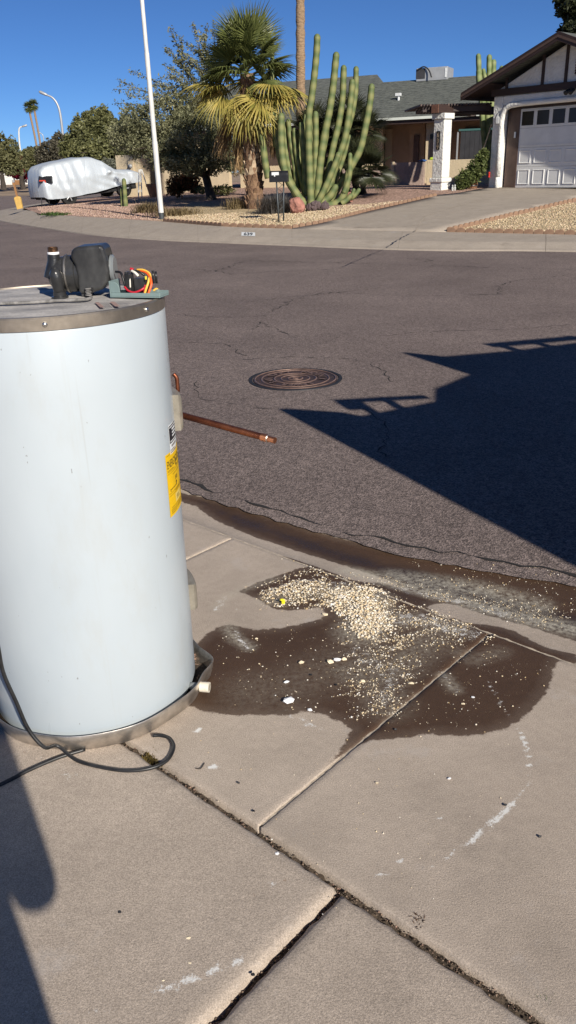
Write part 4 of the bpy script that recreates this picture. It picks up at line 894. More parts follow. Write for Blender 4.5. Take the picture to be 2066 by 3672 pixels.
q = Vector((-0.581, 2.165, 1.217)); b = MB(); b.tube([Vector((q.x, q.y, TZ2 + 0.002)), Vector((q.x, q.y, TZ2 + 0.006)), Vector((q.x, q.y, TZ2 + 0.0065)), Vector((q.x, q.y, TZ2 + 0.018)), Vector((q.x, q.y, TZ2 + 0.019))], [0.022, 0.022, 0.0165, 0.0165, 0.014], 24); b.build('inlet_flange', M['black_dusty'], pump, True, auto=30)
b = MB(); c = Vector((-0.446, 2.215, 1.273)); b.tube([c - dx*0.002, c + dx*0.004, c + dx*0.0055, c + dx*0.0075], [0.036, 0.036, 0.033, 0.031], 36); b.build('end_ring', M['clear'], pump, True, auto=30)
b = MB(); pts = [Vector((-0.527, 2.21, 1.22)) + Vector((0, -0.03, -0.001*k - 0.002)) for k in range(3)]
f0 = Vector((-0.512, 2.19, 1.218)); b.box((f0.x - 0.016, f0.y - 0.012, TZ2 + 0.001), (f0.x + 0.008, f0.y + 0.03, f0.z + 0.006)); b.build('foot', M['black_plastic'], pump, False, 0.002)
b = MB(); 
for k in range(5):
    z = TZ2 + 0.006 + 0.004*k; b.tube([(f0.x + 0.007, f0.y - 0.028, z), (f0.x + 0.007, f0.y - 0.028, z + 0.0028)], 0.0085 if k % 2 == 0 else 0.007, 14)
b.build('strain_relief', M['grey_cable'], pump, True)
sw = MB(); s0 = Vector((-0.495, 2.165, 1.229)); sw.tube([s0, s0 + Vector((0, -0.003, 0))], 0.004, 10); sw.build('screw', M['black_flat'], pump)
b = MB(); pts = [(-0.761, 2.052, 1.214), (-0.644, 2.056, 1.214), (-0.559, 2.074, 1.214), (-0.505, 2.077, 1.214), (-0.49, 2.094, 1.214), (-0.49, 2.122, 1.214)]; b.tube(spline(pts, 6), 0.0042, 10)
b.build('pump_cord', M['grey_cable'], pump, True)

# ------------------------------------------------------------------ open wiring box beside the pump
box = thing('wiring_box', 'open grey green wiring tray with red, orange and yellow wires', 'wiring box', (-0.373, 2.128, 1.208))
bl, br = Vector((-0.442, 2.138, 1.208)), Vector((-0.311, 2.102, 1.208))
ux = (br - bl); ux.z = 0; WB = ux.length; ux.normalize(); uy = Vector((-ux.y, ux.x, 0))
TB = Matrix(((ux.x, uy.x, 0, bl.x), (ux.y, uy.y, 0, bl.y), (0, 0, 1, TZ2 + 0.0025), (0, 0, 0, 1)))
D = 0.060
b = MB(TB); b.box((0, 0, 0), (WB, D, 0.003)); b.box((0, 0, 0.003), (WB, 0.003, 0.012)); b.box((0, D - .003, 0.003), (WB, D, 0.012)); b.box((WB - 0.003, 0.003, 0.003), (WB, D - .003, 0.012)); b.box((WB - 0.010, 0.003, 0.012), (WB - 0.002, 0.010, 0.021)); b.build('tray', M['boxgreen'], box, False, 0.0012)
def qr(y0):
    return [(0, y0, 0.012)] + [(0, y0, 0.040)] + [(0.008 + 0.018*math.sin(t), y0, 0.020 + 0.020*math.cos(t)) for t in np.linspace(0, math.pi/2, 8)] + [(0.026, y0, 0.012)]
b = MB(TB); b.prism(qr(0.0), (0, 0.003, 0)); b.box((-0.003, 0.0, 0.0), (0.0, D, 0.041)); b.build('side_wall', M['boxgreen'], box, False, 0.001)
b = MB(TB); b.box((0.030, 0.024, 0.004), (0.046, 0.050, 0.056)); b.box((0.050, 0.036, 0.004), (0.080, 0.056, 0.044)); b.box((0.026, 0.035, 0.004), (0.034, 0.056, 0.060)); b.build('relay', M['black_plastic'], box, False, 0.002)
b = MB(TB); 
for x, h in ((0.100, 0.062), (0.108, 0.060)): b.tube([(x, 0.05, 0.03), (x, 0.05, h)], 0.0032, 10)
b.build('terminal_post', M['black_plastic'], box, True)
def wire(pts, m, r=0.0026): b = MB(TB); b.tube(spline(pts, 7), r, 8); b.build('wire', m, box, True)
wire([(0.030, 0.022, 0.024), (0.044, 0.014, 0.015), (0.062, 0.010, 0.012), (0.080, 0.014, 0.018), (0.090, 0.026, 0.027)], M['w_red'], 0.0029)
wire([(0.062, 0.05, 0.060), (0.078, 0.045, 0.060), (0.095, 0.035, 0.052), (0.106, 0.022, 0.034), (0.102, 0.012, 0.014), (0.098, 0.010, 0.006)], M['w_orange'], 0.0033)
wire([(0.056, 0.05, 0.064), (0.076, 0.046, 0.064), (0.095, 0.040, 0.056), (0.102, 0.030, 0.042)], M['w_yellow'], 0.0026)
wire([(0.098, 0.030, 0.046), (0.097, 0.022, 0.034), (0.092, 0.015, 0.018), (0.088, 0.012, 0.005)], M['w_yellow'], 0.0032)
wire([(0.104, 0.034, 0.044), (0.100, 0.026, 0.03), (0.096, 0.02, 0.012), (0.094, 0.018, 0.005)], M['w_wire_black'], 0.003)
wire([(0.000, 0.04, 0.060), (0.016, 0.036, 0.058), (0.024, 0.03, 0.044), (0.030, 0.028, 0.018)], M['w_wire_black'], 0.0030)
wire([(0.040, 0.05, 0.058), (0.055, 0.044, 0.061), (0.068, 0.044, 0.058), (0.078, 0.046, 0.050)], M['w_wire_black'], 0.0032)
wire([(0.042, 0.03, 0.054), (0.045, 0.026, 0.040), (0.045, 0.024, 0.022)], M['w_wire_white'], 0.002)
wire([(0.046, 0.04, 0.062), (0.058, 0.034, 0.058), (0.066, 0.034, 0.050)], M['w_wire_white'], 0.0036)
wire([(0.038, 0.05, 0.066), (0.046, 0.05, 0.064)], M['w_red'], 0.004)
wire([(0.106, 0.03, 0.014), (0.114, 0.034, 0.018), (0.120, 0.034, 0.010)], M['w_yellow'], 0.003)
wire([(0.088, 0.03, 0.042), (0.0885, 0.03, 0.050)], M['w_wire_yellow'], 0.003)
wire([(0.082, 0.02, 0.008), (0.086, 0.018, 0.016), (0.089, 0.02, 0.030)], M['w_red'], 0.002)

# ------------------------------------------------------------------ power cord on the ground
cord = [(-0.796, 1.8, 0.528), (-0.767, 1.8, 0.41), (-0.765, 1.8, 0.3), (-0.745, 1.8, 0.2), (-0.724, 1.795, 0.115), (-0.688, 1.79, 0.058)]
cord += [(*(-0.662, 1.822), 0.035), (*(-0.598, 1.786), 0.010), (*(-0.481, 1.749), 0.007), (*(-0.405, 1.75), 0.007), (*(-0.356, 1.78), 0.007), (*(-0.341, 1.832), 0.010), (*(-0.357, 1.87), 0.012), (*(-0.385, 1.887), 0.010), (*(-0.408, 1.888), 0.010)]
b = MB(); b.tube(spline(cord, 8), 0.0052, 12); b.build('power_cord', M['black_rubber'], top=('black power cord looping on the concrete beside the metal pan', 'cable'), smooth=True)
b = MB(); b.tube(spline([(*(-0.826, 1.678), 0.007), (*(-0.775, 1.718), 0.007), (*(-0.724, 1.763), 0.007), (*(-0.659, 1.808), 0.007), (*(-0.593, 1.839), 0.007)], 8), 0.0055, 12); b.build('cord_tail', M['black_rubber'], top=('short black cord end running off under the looping cord', 'cable'), smooth=True)
# twig
b = MB(); b.tube(spline([(*(-0.272, 1.752), 0.003), (*(-0.258, 1.75), 0.004), (*(-0.25, 1.772), 0.003)], 4), 0.0014, 6); b.build('twig', M['bark_dark'], top=('thin dry twig on the slab near a white chalk spot', 'twig'))

# ------------------------------------------------------------------ manhole
mc = Vector((0.088, 6.277, -0.02)); mc.z = ROAD_Z
mh = thing('manhole', 'round rusty iron sewer manhole cover set in the asphalt', 'manhole cover', mc)
b = MB(); b.lathe([(0.372, 0.0), (0.370, 0.006), (0.345, 0.007), (0.340, -0.006)], mc, 96, rfun=lambda a: 1 + 0.004*math.sin(5*a) + 0.003*math.sin(9*a + 1)); b.build('frame', M['iron_dark'], mh, True, auto=30)
prof = [(0.334, -0.004), (0.334, 0.006), (0.322, 0.0075)]
for r0, r1 in ((0.318, 0.272), (0.262, 0.172), (0.160, 0.118), (0.108, 0.062), (0.052, 0.026)): prof += [(r0, 0.0075), (r0 - 0.004, 0.0035), (r1 + 0.004, 0.0035), (r1, 0.0075)]
prof += [(0.018, 0.008), (0.0005, 0.008)]
b = MB(); b.lathe(prof, mc, 96); b.build('cover_plate', M['rust'], mh, True, auto=25)
for r0 in (0.320, 0.267, 0.166, 0.113, 0.057, 0.020):
    b = MB(); b.lathe([(r0 + 0.0055, 0.0065), (r0 + 0.004, 0.0105), (r0 - 0.004, 0.0105), (r0 - 0.0055, 0.0065)], mc, 72); b.build('ring', M['rust_bright'], mh, True)
def arc_text(txt, start, step):
    for i, ch in enumerate(txt):
        if ch == ' ': continue
        V_, F_ = text_mesh(ch, 0.085, 'CENTER', 0.004); a = math.radians(start - i * step)
        n = Vector((math.cos(a), math.sin(a), 0)); t = Vector((n.y, -n.x, 0))   # clockwise, tops outward
        b = MB(); k = len(V_)
        vs = [mc + n*(0.186 + y*0.98) + t*x*0.8 + Vector((0, 0, 0.0095)) for x, y, *_ in V_]; lo = [v - Vector((0, 0, 0.006)) for v in vs]
        b.add(vs + lo, F_ + [tuple(reversed([i_ + k for i_ in f])) for f in F_]); b.build('letter', M['rust_bright'], mh)
arc_text('SANITARY', 214, 15.5); arc_text('PHOENIX', 72, 14); arc_text('SEWER', 302, 14)

# ------------------------------------------------------------------ what casts the shadows from outside the frame
SP = Vector((0.899, 0.438, 0)); SD = Vector((-0.438, 0.899, 0))
def ab(a, b_, z): v = SP*a + SD*b_; return (v.x, v.y, z)
trk = thing('service_truck', 'white service truck with ladder rack parked beyond the picture edge, shading the street', 'truck', ab(4.1, 0.3, 0))
sil = [(2.36, 0.45), (2.36, 2.04), (2.42, 2.03), (2.70, 1.87), (2.76, 1.79), (3.38, 1.81), (3.6, 1.97), (3.85, 2.03), (4.12, 2.10), (4.9, 2.14), (5.9, 2.14), (5.9, 0.45)]
b = MB(); b.prism([ab(a, 1.2, z) for a, z in sil], SD * -2.4); b.build('body', M['truck_white'], trk, False, 0.02, 2)
b = MB(); b.prism([ab(a, 1.2, z) for a, z in [(4.10, 2.09), (4.12, 2.62), (4.16, 2.62), (4.34, 2.44), (5.0, 2.36), (5.9, 2.33), (5.9, 2.1)]], SD * -0.12); b.build('rack_board', M['steel_rack'], trk)
b = MB()
for p, q, r_ in (((2.86, 1.78), (2.93, 2.0), .022), ((3.08, 1.8), (3.14, 1.98), .022), ((2.80, 2.03), (3.42, 1.90), .018), ((2.78, 1.96), (2.9, 1.93), .035), ((4.95, 2.55), (5.9, 2.45), .03), ((5.0, 2.3), (5.06, 2.56), .03), ((5.35, 2.3), (5.4, 2.5), .03), ((5.8, 2.2), (5.85, 2.5), .03)):
    b.tube([ab(p[0], 1.15, p[1]), ab(q[0], 1.15, q[1])], r_ * 1.7, 8)
b.build('ladder_rack', M['steel_rack'], trk)
for a in (2.75, 5.3):
    for bb in (0.75, -0.75):
        b = MB(); b.tube([ab(a - 0.11, bb, 0.37), ab(a + 0.11, bb, 0.37)], 0.36, 24); b.build('wheel', M['tyre'], trk)
# the photographer
per = thing('person', 'person in dark clothes holding up a phone, seen only by the shadow', 'person', (-0.02, -0.44, 0))
def skin_body():
    cx, cy_ = 0.055, -0.44
    J = dict(pel=(cx, cy_, 0.95, .18, .13), spi=(cx, cy_ + .01, 1.12, .15, .12), che=(cx, cy_ + .01, 1.32, .145, .11), nec=(cx, cy_ + .02, 1.50, .06, .06), hed=(cx, cy_ + .05, 1.60, .085, .10), top=(cx, cy_ + .05, 1.70, .075, .085),
             lsh=(cx - .19, cy_, 1.42, .06, .06), lel=(cx - .24, cy_ + .10, 1.14, .048, .048), lwr=(cx - .06, cy_ + .30, 1.30, .033, .033), lha=(cx - .01, cy_ + .36, 1.36, .035, .022),
             rsh=(cx + .17, cy_, 1.42, .06, .06), rel=(cx + .225, cy_ + .04, 1.07, .056, .056), rwr=(cx + .10, cy_ + .30, 1.33, .033, .033), rha=(cx + .06, cy_ + .37, 1.40, .035, .022),
             lhi=(cx - .10, cy_, 0.88, .10, .10), lkn=(cx - .12, cy_ + .02, 0.50, .065, .065), lan=(cx - .13, cy_ - .02, 0.09, .042, .042), lto=(cx - .15, cy_ + .14, 0.04, .04, .03),
             rhi=(cx + .10, cy_, 0.88, .13, .12), rkn=(cx + .12, cy_ + .02, 0.50, .065, .065), ran=(cx + .13, cy_ - .02, 0.09, .042, .042), rto=(cx + .15, cy_ + .14, 0.04, .04, .03))
    E = [('pel','spi'),('spi','che'),('che','nec'),('nec','hed'),('hed','top'),('che','lsh'),('lsh','lel'),('lel','lwr'),('lwr','lha'),('che','rsh'),('rsh','rel'),('rel','rwr'),('rwr','rha'),('pel','lhi'),('lhi','lkn'),('lkn','lan'),('lan','lto'),('pel','rhi'),('rhi','rkn'),('rkn','ran'),('ran','rto')]
    names = list(J); ix = {k: i for i, k in enumerate(names)}; B0 = BASE[per]
    me = bpy.data.meshes.new('body'); me.from_pydata([tuple(Vector(J[k][:3]) - B0) for k in names], [(ix[a], ix[b_]) for a, b_ in E], [])
    me.materials.append(M['cloth_dark']); o = bpy.data.objects.new('body', me); put(o, per)
    md = o.modifiers.new('skin', 'SKIN')
    sv = me.skin_vertices[0] if me.skin_vertices else None
    if sv is None:
        bm = bmesh.new(); bm.from_mesh(me); ly_ = bm.verts.layers.skin.verify()
        bm.verts.ensure_lookup_table()
        for i, k in enumerate(names): bm.verts[i][ly_].radius = J[k][3:5]; bm.verts[i][ly_].use_root = (k == 'pel')
        bm.to_mesh(me); bm.free()
    else:
        for i, k in enumerate(names): sv.data[i].radius = J[k][3:5]; sv.data[i].use_root = (k == 'pel')
    s2 = o.modifiers.new('sub', 'SUBSURF'); s2.levels = 2; s2.render_levels = 2
skin_body()

# ------------------------------------------------------------------ far side: sidewalk, yard, driveway
PAIR = [((-15.6, 62), (-10.9, 62)), ((-14.6, 46), (-11.5, 45)), ((-13.0, 39), (-10.98, 37.1)), ((-10.93, 33.46), (-9.7, 33.7)), ((-7.19, 26.84), (-7.9, 29.9)), ((-4.96, 23.32), (-5.4, 26.5)), ((-3.03, 21.14), (-3.34, 23.65)), ((-1.35, 19.73), (-1.42, 21.06)), ((.25, 18.46), (.28, 20.09)), ((1.59, 17.35), (1.95, 19.11)), ((3.2, 16.33), (3.54, 18.17)), ((5.45, 15.48), (5.86, 16.75)), ((12, 11.6), (12.6, 12.65)), ((24, 4.6), (24.7, 5.6))]
fsw = thing('far_sidewalk', 'pale concrete sidewalk and rolled kerb across the street', 'sidewalk', (0, 0, 0), None, 'structure')
def z0x(x): return float(np.interp(x, [-3.3,-1.4,.28,3.5,5.9], [.3,.27,.23,.2,.18]))
CC = spline([(*a, 0) for a, b in PAIR], 8); BB = spline([(*b, 0) for a, b in PAIR], 8)
prof = [(0.0, ROAD_Z - 0.02), (0.02, 0.005), (0.10, 0.028), (0.20, 0.075), (0.30, 0.115), (1.0, None)]
k = 0; lastlen = 0
start = 0
acc = 0.0; cuts = [0]
for i in range(1, len(CC)):
    acc += (CC[i] - CC[i-1]).length
    if acc > 2.6: cuts.append(i); acc = 0
cuts.append(len(CC) - 1)
for s, e in zip(cuts[:-1], cuts[1:]):
    if e <= s: continue
    vs = []; fs = []; n = len(prof)
    seq = [(CC[i], BB[i]) for i in range(s, e + 1)]
    # leave a thin tooled joint at the start
    seq[0] = (seq[0][0].lerp(seq[1][0], 0.012), seq[0][1].lerp(seq[1][1], 0.012))
    for c, bq in seq:
        for t, z in prof:
            q = c.lerp(bq, t); zz = z if z is not None else z0x(bq.x) + 0.004
            vs.append((q.x, q.y, zz))
    for i in range(len(seq) - 1):
        for j in range(n - 1): fs.append((i*n+j, (i+1)*n+j, (i+1)*n+j+1, i*n+j+1))
    b = MB(); b.add(vs, fs); b.build('panel', M['concrete_far'], fsw, False)
vs = []; fs = []
for c, bq in zip(CC, BB): vs += [(c.x, c.y, -0.03), (bq.x, bq.y, z0x(bq.x) - 0.02)]
for i in range(len(CC) - 1): fs.append((2*i, 2*i+2, 2*i+3, 2*i+1))
b = MB(); b.add(vs, fs); b.build('joint_fill', M['dirt'], fsw)

yard_poly = [tuple(p) for p in FB[::-1]] + [(-10.5, 75), (50, 75), (60, 0)]
yard_poly = [(34., 0.), (12., 13.), (5.86, 16.75), (3.54, 18.17), (.28, 20.09), (-1.42, 21.06), (-3.34, 23.65), (-4.84, 25.82), (-6.5, 27.86), (-8.63, 30.9), (-10.98, 37.1), (-11.5, 45.), (-10.5, 75.), (50, 75.), (60, 0)]
yard = drape('gravel_yard', yard_poly, lot_z, 0.8, M['gravel'], None, 0.0, ('front yards of tan and pink decorative gravel across the street', 'gravel yard', None, 'structure'))
me = yard.data; co = np.zeros(len(me.vertices) * 3); me.vertices.foreach_get('co', co); co = co.reshape(-1, 3)
d_front = np.array([lot_z(x, y)[0] - np.interp(x, [-3.3,-1.4,.28,3.5,5.9], [.3,.27,.23,.2,.18]) for x, y in co[:, :2]])
set_attr(yard, 'pink', np.clip(np.where(co[:, 0] < -3.0, 0.6 + 0.1 * (-3 - co[:, 0]), (d_front - 0.16) * 6), 0, 1) * np.where((co[:, 0] > 4.5) & (d_front < 0.4), 0, 1))

DW = [(.28, 20.09), (3.54, 18.17), (5.509, 20.179), (7.604, 22.008), (8.6, 23.2), (9.4, 23.4), (6.40, 26.4), (5.239, 25.384), (4.599, 25.206), (2.405, 22.869), (0.934, 20.895)]
fdw = drape('far_driveway', DW, lot_z, 0.6, M['concrete_far'], None, 0.016, ('pale concrete driveway sloping up to the white garage door', 'driveway', None, 'structure'))
fdw.modifiers.new('thick', 'SOLIDIFY').thickness = 0.05
for l in ([(1.528, 13.034, 0.594), (3.559, 20.878, 0.379), (5.05, 22.861, 0.57), (5.861, 23.6, 0.646)], [(1.43, 19.675, 0.234), (2.667, 19.298, 0.242), (3.49, 19.367, 0.276)]):
    crack([(p[0], p[1]) for p in l], 0.03, 70, z=0, parent=None, m=M['sand'])
    o = bpy.context.scene.objects[-1] if False else COL.objects[-1]
    mm = o.data
    for v in mm.vertices: v.co.z = lz(v.co.x, v.co.y) + 0.022
    o.name = 'driveway_joint'; o.parent = fdw
# car's own little driveway strip
# scattered stones on the yard edge
def yard_stones():
    a = np.array([(-9.2, 32.5), (-6.5, 28.1), (-3.34, 23.9), (-1.42, 21.3), (.28, 20.3)]); pts = []; ss = []; col = []
    def put_(poly, n, smin, smax):
        q = sample_poly(poly, n); z = lot_z(q[:, 0], q[:, 1]); s = smin + (smax - smin) * R.random(n) ** 2
        return np.column_stack([q, z + s * 0.2]), s
    p1, s1 = put_([(-3.3, 23.8), (-1.4, 21.2), (.3, 20.25), (0.934, 20.895), (2.405, 22.869), (4.067, 24.639), (2.233, 24.486), (-0.037, 24.657), (-3.311, 25.159)], 9000, .008, .032)
    p2, s2 = put_([(3.62, 18.2), (5.9, 16.85), (9, 15.2), (10, 20.0), (7.529, 21.783), (5.465, 20.012)], 8000, .008, .03)
    V, F = chips_mesh(np.vstack([p1, p2]), np.concatenate([s1, s2]), 21, 0.8)
    fast_obj('yard_gravel', V, F, M['pebbles'], None, False, ('loose tan pebbles covering the yards along the sidewalk', 'gravel', None, 'stuff'))
    p3, s3 = put_([(-10.6, 37.4), (-8.6, 31.2), (-6.5, 28.1), (-3.4, 23.9), (-3.407, 25.929), (-5.35, 36.068), (-8, 37)], 9000, .009, .035)
    V, F = chips_mesh(p3, s3, 22, 0.8)
    fast_obj('pink_gravel', V, F, M['pink_pebbles'], None, False, ('loose pinkish pebbles covering the corner yard beside the covered car', 'gravel', None, 'stuff'))
yard_stones()
# scalloped edging blocks
def edging(line, label):
    t = thing('garden_edging', label, 'edging', (*line[0], lz(*line[0])), 'scalloped edging along the gravel'); i = 0
    me0 = None; n = 0
    for (x0, y0), (x1, y1) in zip(line[:-1], line[1:]):
        d = Vector((x1 - x0, y1 - y0, 0)); L = d.length; d.normalize(); m = int(L / 0.20); ang = math.atan2(d.y, d.x)
        for k in range(m):
            q = Vector((x0, y0, 0)) + d * (k + 0.5) * L / m
            if me0 is None:
                bb = MB(); bb.prism([(-0.095, -0.02, -0.05), (0.095, -0.02, -0.05), (0.095, -0.02, 0.045)] + [(0.095*math.cos(a), -0.02, 0.045 + 0.045*math.sin(a)) for a in np.linspace(0.3, math.pi - 0.3, 6)] + [(-0.095, -0.02, 0.045)], (0, 0.04, 0))
                o = bb.build('edging_block', M['edging']); me0 = o.data; bpy.data.objects.remove(o)
            o = bpy.data.objects.new('edging_block', me0); put(o, t)
            o.location = Vector((q.x, q.y, lz(q.x, q.y))) - BASE[t]; o.rotation_euler = (0, 0, ang); n += 1
edging([(-3.20, 23.52), (-1.42, 21.10), (.28, 20.12), (0.926, 20.728), (2.387, 22.701), (4.569, 25.037)], 'scalloped brown edging around the cactus bed')
edging([(7.548, 21.84), (5.465, 20.012), (3.58, 18.2), (5.86, 16.79), (8.5, 15.2)], 'scalloped brown edging around the gravel patch below the garage')
# painted house number on the far kerb
num = thing('kerb_number', 'white painted rectangle with house number on the far kerb', 'house number', (-1.042, 20.415, 0.1))
nq = Vector((-1.005, 19.686, 0.15)); nq.z = 0
ni = min(range(2, len(CC) - 2), key=lambda i: (CC[i].lerp(BB[i], 0.5) - nq).length)
tng = (CC[ni + 1] - CC[ni - 1]).normalized()
def kerb_pt(s, t):      # s metres along the kerb, t across the rolled kerb (0 road edge, 1 yard edge)
    c = CC[ni] + tng * s; bq = BB[ni] + tng * s; q = c.lerp(bq, t); z1 = z0x(bq.x) + 0.004
    q.z = 0.115 + (z1 - 0.115) * (t - 0.3) / 0.7 + 0.006; return q
b = MB(); b.add([kerb_pt(-0.21, 0.34), kerb_pt(0.21, 0.34), kerb_pt(0.21, 0.62), kerb_pt(-0.21, 0.62)], [(0, 1, 2, 3)]); b.build('painted_panel', M['paint_white'], num)
V_, F_ = text_mesh('639', 0.30, 'CENTER', 0.008); bb = MB(); bb.add([kerb_pt(x * 0.62, 0.38 + y * 0.95) + Vector((0, 0, 0.004)) for x, y, *_ in V_], F_); bb.build('painted_digits', M['paint_dark'], num)

# ------------------------------------------------------------------ garage house
GO = Vector((6.377, 26.352, 0.855)); GT_ = frame(GO, 140.5)
gh = thing('garage_house', 'white stucco garage with dark half timbered gable and pale door', 'house', GO)
WG = 4.64; PK = (2.32, 3.77)      # facade width and gable peak
def gp(x, y, z): return (x, y, z)
b = MB(GT_)
# facade with the recessed door opening (pieces butted, not overlapping)
b.box((0, 0, -0.3), (0.33, 0.30, 2.48)); b.box((WG - 0.33, 0, -0.3), (WG, 0.30, 2.48)); b.box((0.33, 0, 2.22), (WG - 0.33, 0.30, 2.48))
b.prism([(0, 0.02, 2.48), (WG, 0.02, 2.48), (WG, 0.02, 2.60), (PK[0], 0.02, 3.62), (0, 0.02, 2.60)], (0, 0.28, 0))
b.box((0, 0.30, -0.3), (0.25, 8.0, 2.55)); b.box((WG - 0.25, 0.30, -0.3), (WG, 8.0, 2.55)); b.box((0.25, 7.75, -0.3), (WG - 0.25, 8.0, 2.55))
b.build('wall', M['stucco_white'], gh, False, 0.03, 2)
# rough arch lip round the opening
b = MB(GT_)
arc = [(0.33, 0.30), (0.33, 1.2), (0.335, 1.8), (0.36, 2.0), (0.44, 2.14), (0.60, 2.21), (0.95, 2.235), (1.6, 2.24), (WG/2, 2.24), (WG - 1.6, 2.24), (WG - .5, 2.2), (WG - .34, 1.9), (WG - .33, 0.3)]
b.tube([(x, -0.01, z) for x, z in arc], 0.075, 10); b.tube([(0.33, -0.01, -0.1), (0.33, -0.01, 0.3)], 0.075, 10)
lip = b.build('arch_trim', M['stucco_white'], gh, True); 
for x0_ in (0.40, WG - 0.80):
    b = MB(GT_); b.box((x0_, 0.22, -0.1), (x0_ + 0.40, 0.30, 2.25)); b.build('door_jamb', M['trim_mid'], gh)
b = MB(GT_); b.box((0.33, 0.14, 2.12), (WG - 0.33, 0.22, 2.3)); b.build('door_head', M['trim_brown'], gh)
# sectional door
dr = MB(GT_); NP = 6; DX0, DX1 = 0.80, WG - 0.80; pw_ = (DX1 - DX0) / NP
hs = [(0.0, 0.565), (0.57, 1.085), (1.09, 1.595), (1.60, 2.11)]
door = None
for i, (z0, z1) in enumerate(hs):
    b = MB(GT_); b.box((DX0, 0.24, z0), (DX1, 0.285, z1)); o = b.build('door_section', M['door_white'], gh, False, 0.004)
    for k in range(NP):
        x0, x1 = DX0 + pw_*k + 0.06, DX0 + pw_*(k + 1) - 0.05
        if i == 3:
            b = MB(GT_); b.box((x0, 0.232, z0 + 0.07), (x1, 0.2395, z1 - 0.07)); b.build('window_pane', M['dark_glass'], o)
            b = MB(GT_)
            for q in (((x0 - 0.02, 0.226, z0 + 0.05), (x1 + 0.02, 0.2395, z0 + 0.07)), ((x0 - 0.02, 0.226, z1 - 0.07), (x1 + 0.02, 0.2395, z1 - 0.05)), ((x0 - 0.02, 0.226, z0 + 0.07), (x0, 0.2395, z1 - 0.07)), ((x1, 0.226, z0 + 0.07), (x1 + 0.02, 0.2395, z1 - 0.07))): b.box(*q)
            b.build('window_frame', M['door_white'], o)
        elif i < 2:
            b = MB(GT_); zz0, zz1 = z0 + 0.09, z1 - 0.07; e = 0.035
            vs = [(x0, 0.239, zz0), (x1, 0.239, zz0), (x1, 0.239, zz1), (x0, 0.239, zz1), (x0 + e*.4, 0.222, zz0 + e*.4), (x1 - e*.4, 0.222, zz0 + e*.4), (x1 - e*.4, 0.222, zz1 - e*.4), (x0 + e*.4, 0.222, zz1 - e*.4), (x0 + e, 0.236, zz0 + e), (x1 - e, 0.236, zz0 + e), (x1 - e, 0.236, zz1 - e), (x0 + e, 0.236, zz1 - e)]
            fs = [(i_, (i_+1) % 4, 4 + (i_+1) % 4, 4 + i_) for i_ in range(4)] + [(4 + i_, 4 + (i_+1) % 4, 8 + (i_+1) % 4, 8 + i_) for i_ in range(4)] + [(8, 9, 10, 11)]
            b.add(vs, fs); b.build('raised_panel', M['door_white'], o)
    if i == 2:
        b = MB(GT_); b.box((DX0 + 0.06, 0.226, z0 + 0.05), (DX1 - .06, 0.2395, z0 + 0.07)); b.build('rail', M['door_white'], o)
# half timbering
def timber(x0, x1, z0, z1, y0=-0.035): b = MB(GT_); b.box((x0, y0, z0), (x1, 0.019, z1)); b.build('timber', M['trim_brown'], gh)
b = MB(GT_); b.box((-0.06, -0.06, 2.485), (WG + .06, 0.018, 2.66)); b.build('timber', M['trim_brown'], gh)
sl = (PK[1] - 2.58) / (PK[0] + 0.78)
for x in (0.42, 1.60, 2.32, 3.04, 4.2):
    zt = min(2.52 + sl*(x + .78), 2.52 + sl*(WG + .78 - x)) - 0.05; timber(x - 0.035, x + 0.035, 2.662, zt)
b = MB(GT_); b.prism([(2.62, -0.01, 2.80), (3.0, -0.01, 2.80), (3.0, -0.01, 3.28), (2.62, -0.01, 3.28)], (0, 0.03, 0)); b.build('gable_vent', M['gate_dark'], gh)
for k in range(7):
    b = MB(GT_); z = 2.83 + 0.065*k; b.prism([(2.6, -0.05, z), (3.02, -0.05, z), (3.02, -0.012, z + 0.05), (2.6, -0.012, z + 0.05)], (0, 0.004, 0.01)); b.build('vent_slat', M['trim_brown'], gh)
# roof planes, fascia boards
def roofside(sgn, ext):
    X = lambda x: x if sgn > 0 else WG - x
    zP = PK[1]; zE = zP - (zP - 2.57) * (PK[0] + ext) / (PK[0] + 0.80); e = -ext
    b = MB(GT_); b.prism([(X(e), -0.50, zE - .01), (X(PK[0]), -0.50, zP - .01), (X(PK[0]), -0.50, zP + 0.05), (X(e), -0.50, zE + 0.05)], (0, 8.8, 0)); rf = b.build('roof', M['shingle'], gh)
    b = MB(GT_); b.prism([(X(e), -0.545, zE - 0.15), (X(PK[0]), -0.545, zP - 0.16), (X(PK[0]), -0.545, zP + 0.055), (X(e), -0.545, zE + 0.055)], (0, 0.04, 0)); b.build('barge_board', M['trim_brown'], rf)
    b = MB(GT_); b.prism([(X(e), -0.560, zE - 0.07), (X(PK[0]), -0.560, zP - 0.08), (X(PK[0]), -0.560, zP - 0.02), (X(e), -0.560, zE - 0.01)], (0, 0.013, 0)); b.build('trim_strip', M['trim_mid'], rf)
    b = MB(GT_); b.box((min(X(e - 0.04), X(e)), -0.50, zE - 0.13), (max(X(e - 0.04), X(e)), 8.3, zE + 0.03)); b.build('fascia', M['trim_brown'], rf)
    b = MB(GT_); sl_ = (zP - zE) / (PK[0] - e); b.prism([(X(e + .02), -0.49, zE - 0.03), (X(0.0), -0.49, zE - sl_*e - .04), (X(0.0), -0.49, zE - sl_*e - .06), (X(e + .02), -0.49, zE - 0.05)], (0, 8.7, 0)); b.build('soffit', M['trim_brown'], rf)
roofside(1, 0.80); roofside(-1, 1.7)
